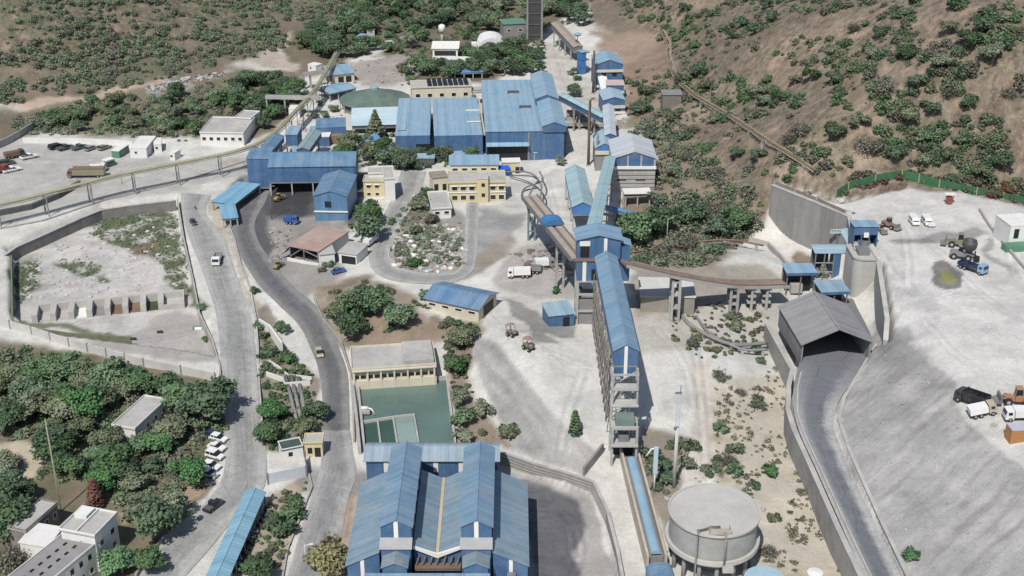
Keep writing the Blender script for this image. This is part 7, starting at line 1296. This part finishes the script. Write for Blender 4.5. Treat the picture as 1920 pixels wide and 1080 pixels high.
# woods
fill('tree', [(-20,700),(110,698),(200,715),(280,738),(330,748),(400,765),(415,790),(330,775),(250,748),(200,780),(90,810),(-20,800)], 36, 2.4, 4.2, ['green', 'olive', 'olive', 'dark'])
fill('spreading', [(-20,790),(150,790),(200,820),(320,850),(330,900),(250,930),(110,930),(60,900),(110,850),(60,820),(-20,825)], 17, 2.6, 4.2, ['green', 'olive', 'dark', 'grey'])
fill('tree', [(0,880),(60,910),(60,935),(0,960)], 5, 2.4, 3.4, ['dark', 'olive'])
fill('tree', [(560,80),(640,35),(720,10),(1000,5),(1100,5),(1110,55),(1030,40),(940,30),(940,60),(890,60),(870,40),(800,60),(760,55),(720,60),(650,75),(690,95),(640,110),(560,110)], 92, 3.2, 5.2, ['dark', 'green', 'dark', 'olive'], sep=.8)
fill('tree', [(800,130),(850,138),(905,128),(960,95),(1000,105),(1000,140),(950,150),(900,150),(800,150)], 20, 3, 4.6, ['dark', 'green', 'dark']); fill('tree', [(860,100),(900,110),(950,85),(960,110),(910,120),(860,116)], 8, 3, 4, ['dark', 'green']); fill('tree', [(690,90),(760,80),(780,100),(700,108)], 5, 2.6, 3.6, ['green', 'olive'])
fill('tree', [(400,180),(480,150),(545,160),(560,185),(520,225),(490,240),(470,212),(390,215)], 26, 3, 4.6, ['dark', 'green', 'dark'], sep=.8)
fill('spreading', [(60,225),(200,185),(290,200),(370,200),(380,240),(360,262),(250,252),(70,250)], 34, 3, 4.6, ['green', 'olive', 'dark', 'olive']); fill('tree', [(290,190),(330,180),(330,205),(295,208)], 3, 3, 3.8, ['dark'])
fill('tree', [(640,62),(700,60),(760,58),(800,70),(800,100),(770,104),(700,104),(650,112)], 9, 2.6, 4.0, ['green', 'dark', 'olive']); fill('tree', [(860,64),(895,62),(890,95),(866,96)], 3, 2.6, 3.4, ['dark', 'green']); fill('tree', [(1005,86),(1030,100),(1020,140),(1000,148)], 3, 2.4, 3.2, ['olive', 'dark'])
fill('tree', [(650,262),(735,272),(738,300),(690,312),(655,300)], 6, 2.2, 3.2, ['olive', 'green', 'dark']); fill('tree', [(745,292),(800,285),(840,300),(800,322),(755,316)], 6, 2.0, 3.0, ['dark', 'olive']); fill('bush', [(560,215),(585,190),(640,205),(600,225)], 5, 1.4, 2.2, ['olive', 'green']); fill('tree', [(470,212),(520,225),(500,245),(470,240)], 4, 2.2, 3.2, ['dark', 'green']); fill('tree', [(745,120),(785,150),(770,170),(740,160)], 3, 2.2, 3.0, ['olive', 'green'])
# ---- masses nobody could count
def scrub(name, lab, poly, n, s0, s1, mats, seed, dens=None, m=44, sz=.5, flat=.7):
    rg = np.random.default_rng(seed); xs = [p[0] for p in poly]; ys = [p[1] for p in poly]; x = rg.uniform(min(xs), max(xs), n*4); y = rg.uniform(min(ys), max(ys), n*4); k = inpoly(x, y, poly)
    if dens is not None: k &= rg.random(n*4) < dens(x, y)
    x = x[k][:n]; y = y[k][:n]; V_ = []; F_ = []; MI = []; N_ = []; q = 0
    for a, b in zip(x, y):
        P = np.array(G1F(a, b)); r_ = s0 + (s1 - s0)*rg.random()**2; nn = max(8, int(m*(r_/s0)**1.3)); d = rg.normal(size=(nn, 3)); d /= np.linalg.norm(d, axis=1)[:, None]
        c = P + d*np.array([r_, r_, r_*flat])*rg.uniform(.4, 1.15, nn)[:, None] + np.array([0, 0, r_*flat*.6]); v, f = leaves(c, sz*(.5 + .22*r_), rg); N_.append((c - P)/r_); V_.append(v); F_.append(f + q); q += len(v); MI += [rg.choice(len(mats), p=None)]*len(f)
    o = np_mesh(name, np.concatenate(V_), np.concatenate(F_), LM[mats[0]], True); nn = np.concatenate(N_) + np.array([0, 0, .6]) + rg.normal(size=(len(F_) and sum(map(len, F_)), 3))*.45; nn /= np.linalg.norm(nn, axis=1)[:, None]; o.data.normals_split_custom_set_from_vertices(np.repeat(nn, 4, 0).tolist())
    for z in mats[1:]: o.data.materials.append(LM[z])
    o.data.polygons.foreach_set('material_index', np.array(MI, np.int32)); o.data.update(); tag(o, lab, 'scrub', kind='stuff'); return o
# quick ground lookup on the finished sheet: sample pixels -> nearest visible vertex grid
GXc = np.linspace(-60, 1980, 256); GYc = np.linspace(-40, 1120, 146)
def _grid():
    uu, vv_ = np.meshgrid((GXc - 960)/FOC, (540 - GYc)/FOC); dz = -ST + vv_*CT; dy = CT + vv_*ST
    t = np.full(uu.shape, 150.0); done = np.zeros(uu.shape, bool); step = 6.0
    for i in range(190):
        z = CAM_H + dz*t; h = terrain(uu*t, dy*t, False); hit = z < h; done |= hit; t = np.where(done, t, t + step)
    lo = t - step; hi = t.copy()
    for i in range(7):
        mid = (lo + hi)/2; hit = CAM_H + dz*mid < terrain(uu*mid, dy*mid, False); hi = np.where(hit, mid, hi); lo = np.where(hit, lo, mid)
    return (lo + hi)/2
GT = _grid()
def G1F(px, py):
    i = min(max((px - GXc[0])/(GXc[1] - GXc[0]), 0), 254.99); j = min(max((py - GYc[0])/(GYc[1] - GYc[0]), 0), 144.99); a, b = int(i), int(j); fx, fy = i - a, j - b
    t = (GT[b, a]*(1-fx) + GT[b, a+1]*fx)*(1-fy) + (GT[b+1, a]*(1-fx) + GT[b+1, a+1]*fx)*fy
    u = (px - 960)/FOC; v = (540 - py)/FOC; x = u*t; y = (CT + v*ST)*t; return x, y, CAM_H + (-ST + v*CT)*t
def dn(sx, sy, seed, lo=-.1, hi=.4): return lambda x, y: sstep(lo, hi, fbm(x/sx, y/sy, 3, seed))
scrub('scrub', 'low green scrub thickly dotted over the far olive brown hill', [(-40,-30),(720,-30),(640,40),(560,75),(480,110),(400,128),(230,165),(60,190),(-40,200)], 2100, .6, 2.3, ['olive', 'green', 'olive', 'grey'], 1, dn(70, 28, 5, -.55, .35))
scrub('scrub', 'dry thorn scrub scattered over the red hillside', [(1110,10),(1300,-30),(1960,-30),(1960,375),(1800,345),(1700,330),(1560,350),(1450,335),(1300,330),(1180,260),(1170,160),(1250,60)], 1500, .4, 2.3, ['grey', 'olive', 'green', 'olive', 'dark'], 2, dn(80, 50, 6, -.3, .35))
scrub('scrub', 'tangled olive scrub between the plant and the red hillside', [(1175,240),(1250,200),(1320,290),(1430,380),(1420,440),(1330,500),(1190,500),(1170,440),(1235,370)], 420, .8, 2.6, ['olive', 'grey', 'dark', 'olive'], 3)
scrub('undergrowth', 'mixed undergrowth beneath the near corner wood', [(-40,655),(110,660),(320,705),(410,750),(420,810),(370,860),(330,930),(240,960),(120,930),(70,900),(110,850),(60,825),(-40,830)], 700, .6, 1.7, ['olive', 'grey', 'green', 'olive'], 4, dn(60, 40, 7, -.4, .3))
scrub('undergrowth', 'bushy undergrowth of the wood behind the parking lot', [(0,235),(200,175),(280,185),(430,150),(560,150),(560,190),(500,235),(390,255),(360,268),(220,256),(60,256)], 560, .7, 2.2, ['olive', 'green', 'grey', 'dark'], 5)
scrub('undergrowth', 'dense undergrowth of the far valley wood', [(540,70),(650,30),(760,0),(1000,-10),(1110,0),(1110,50),(1040,45),(1000,60),(990,100),(960,130),(800,148),(790,110),(690,95),(560,108)], 420, .9, 2.4, ['dark', 'green', 'olive'], 6)
scrub('weeds', 'dry weeds and tufts along the outer side of the ramp', [(1340,690),(1470,690),(1475,800),(1600,1075),(1430,1075),(1400,960),(1340,880)], 330, .25, .9, ['grey', 'yellow', 'olive', 'grey'], 7, dn(50, 50, 8, -.1, .5), 14, .35)
scrub('weeds', 'green weeds in patches over the slag basin', [(25,480),(95,450),(180,410),(335,385),(350,470),(375,590),(330,560),(200,500),(170,520),(60,560),(30,590)], 900, .2, .6, ['green', 'olive'], 9, lambda x, y: np.clip(sum(inpoly(x, y, P).astype(float) for P in ([(180,415),(250,402),(325,390),(345,450),(360,545),(335,555),(300,490),(250,470),(205,455),(165,440)], [(95,490),(150,485),(190,500),(188,545),(165,520),(110,500)], [(25,500),(70,490),(65,540),(40,570),(22,560)])), 0, 1), 12, .35)
scrub('weeds', 'low shrubs covering the brown bank around the pond house', [(600,555),(690,525),(790,570),(880,610),(910,640),(870,700),(930,800),(960,840),(880,835),(845,720),(830,645),(660,648),(620,630)], 380, .35, 1.3, ['olive', 'grey', 'dark', 'olive'], 10, dn(50, 40, 12, -.2, .4))
scrub('weeds', 'garden plants between the two roads', [(484,600),(530,650),(590,705),(600,800),(560,850),(495,850),(488,700)], 230, .3, 1.2, ['green', 'olive', 'dark'], 11); scrub('weeds', 'weeds on the fenced rubble plot', [(745,400),(800,350),(835,440),(865,450),(860,500),(745,500)], 200, .3, 1.0, ['olive', 'grey', 'green'], 12); scrub('weeds', 'weeds and brush around the foot of the round tank', [(1205,830),(1300,830),(1420,900),(1420,1070),(1400,1070),(1250,940),(1210,900)], 220, .3, 1.2, ['dark', 'olive', 'grey'], 13, dn(30, 40, 13)); scrub('weeds', 'brush strip between the long shed and gate road', [(500,940),(575,905),(565,960),(530,1060),(440,1085)], 130, .3, .9, ['olive', 'green', 'grey'], 14); scrub('weeds', 'brown brush behind the green fence', [(1570,370),(1690,338),(1760,350),(1920,385),(1920,340),(1600,320)], 160, .5, 1.6, ['grey', 'red', 'olive'], 15)
scrub('weeds', 'brush around the upper mill sheds', [(620,250),(740,250),(800,300),(920,310),(700,320),(640,300)], 160, .5, 1.6, ['olive', 'green', 'dark'], 16); scrub('weeds', 'tufts under the belt bridge', [(1260,580),(1440,560),(1440,650),(1330,680),(1260,640)], 150, .3, 1.0, ['grey', 'olive'], 17)
# hillside hut
r, w, d = bld('hillside_hut', 'grey weathered box hut on the foot of the red hillside', 'hut', (1243,178), (1278,178), 5, (1240,170), 'mono', .2, M('hut_grey', (.17,.155,.14), .95, .25, .5), mc('concrete_dark'), .3)
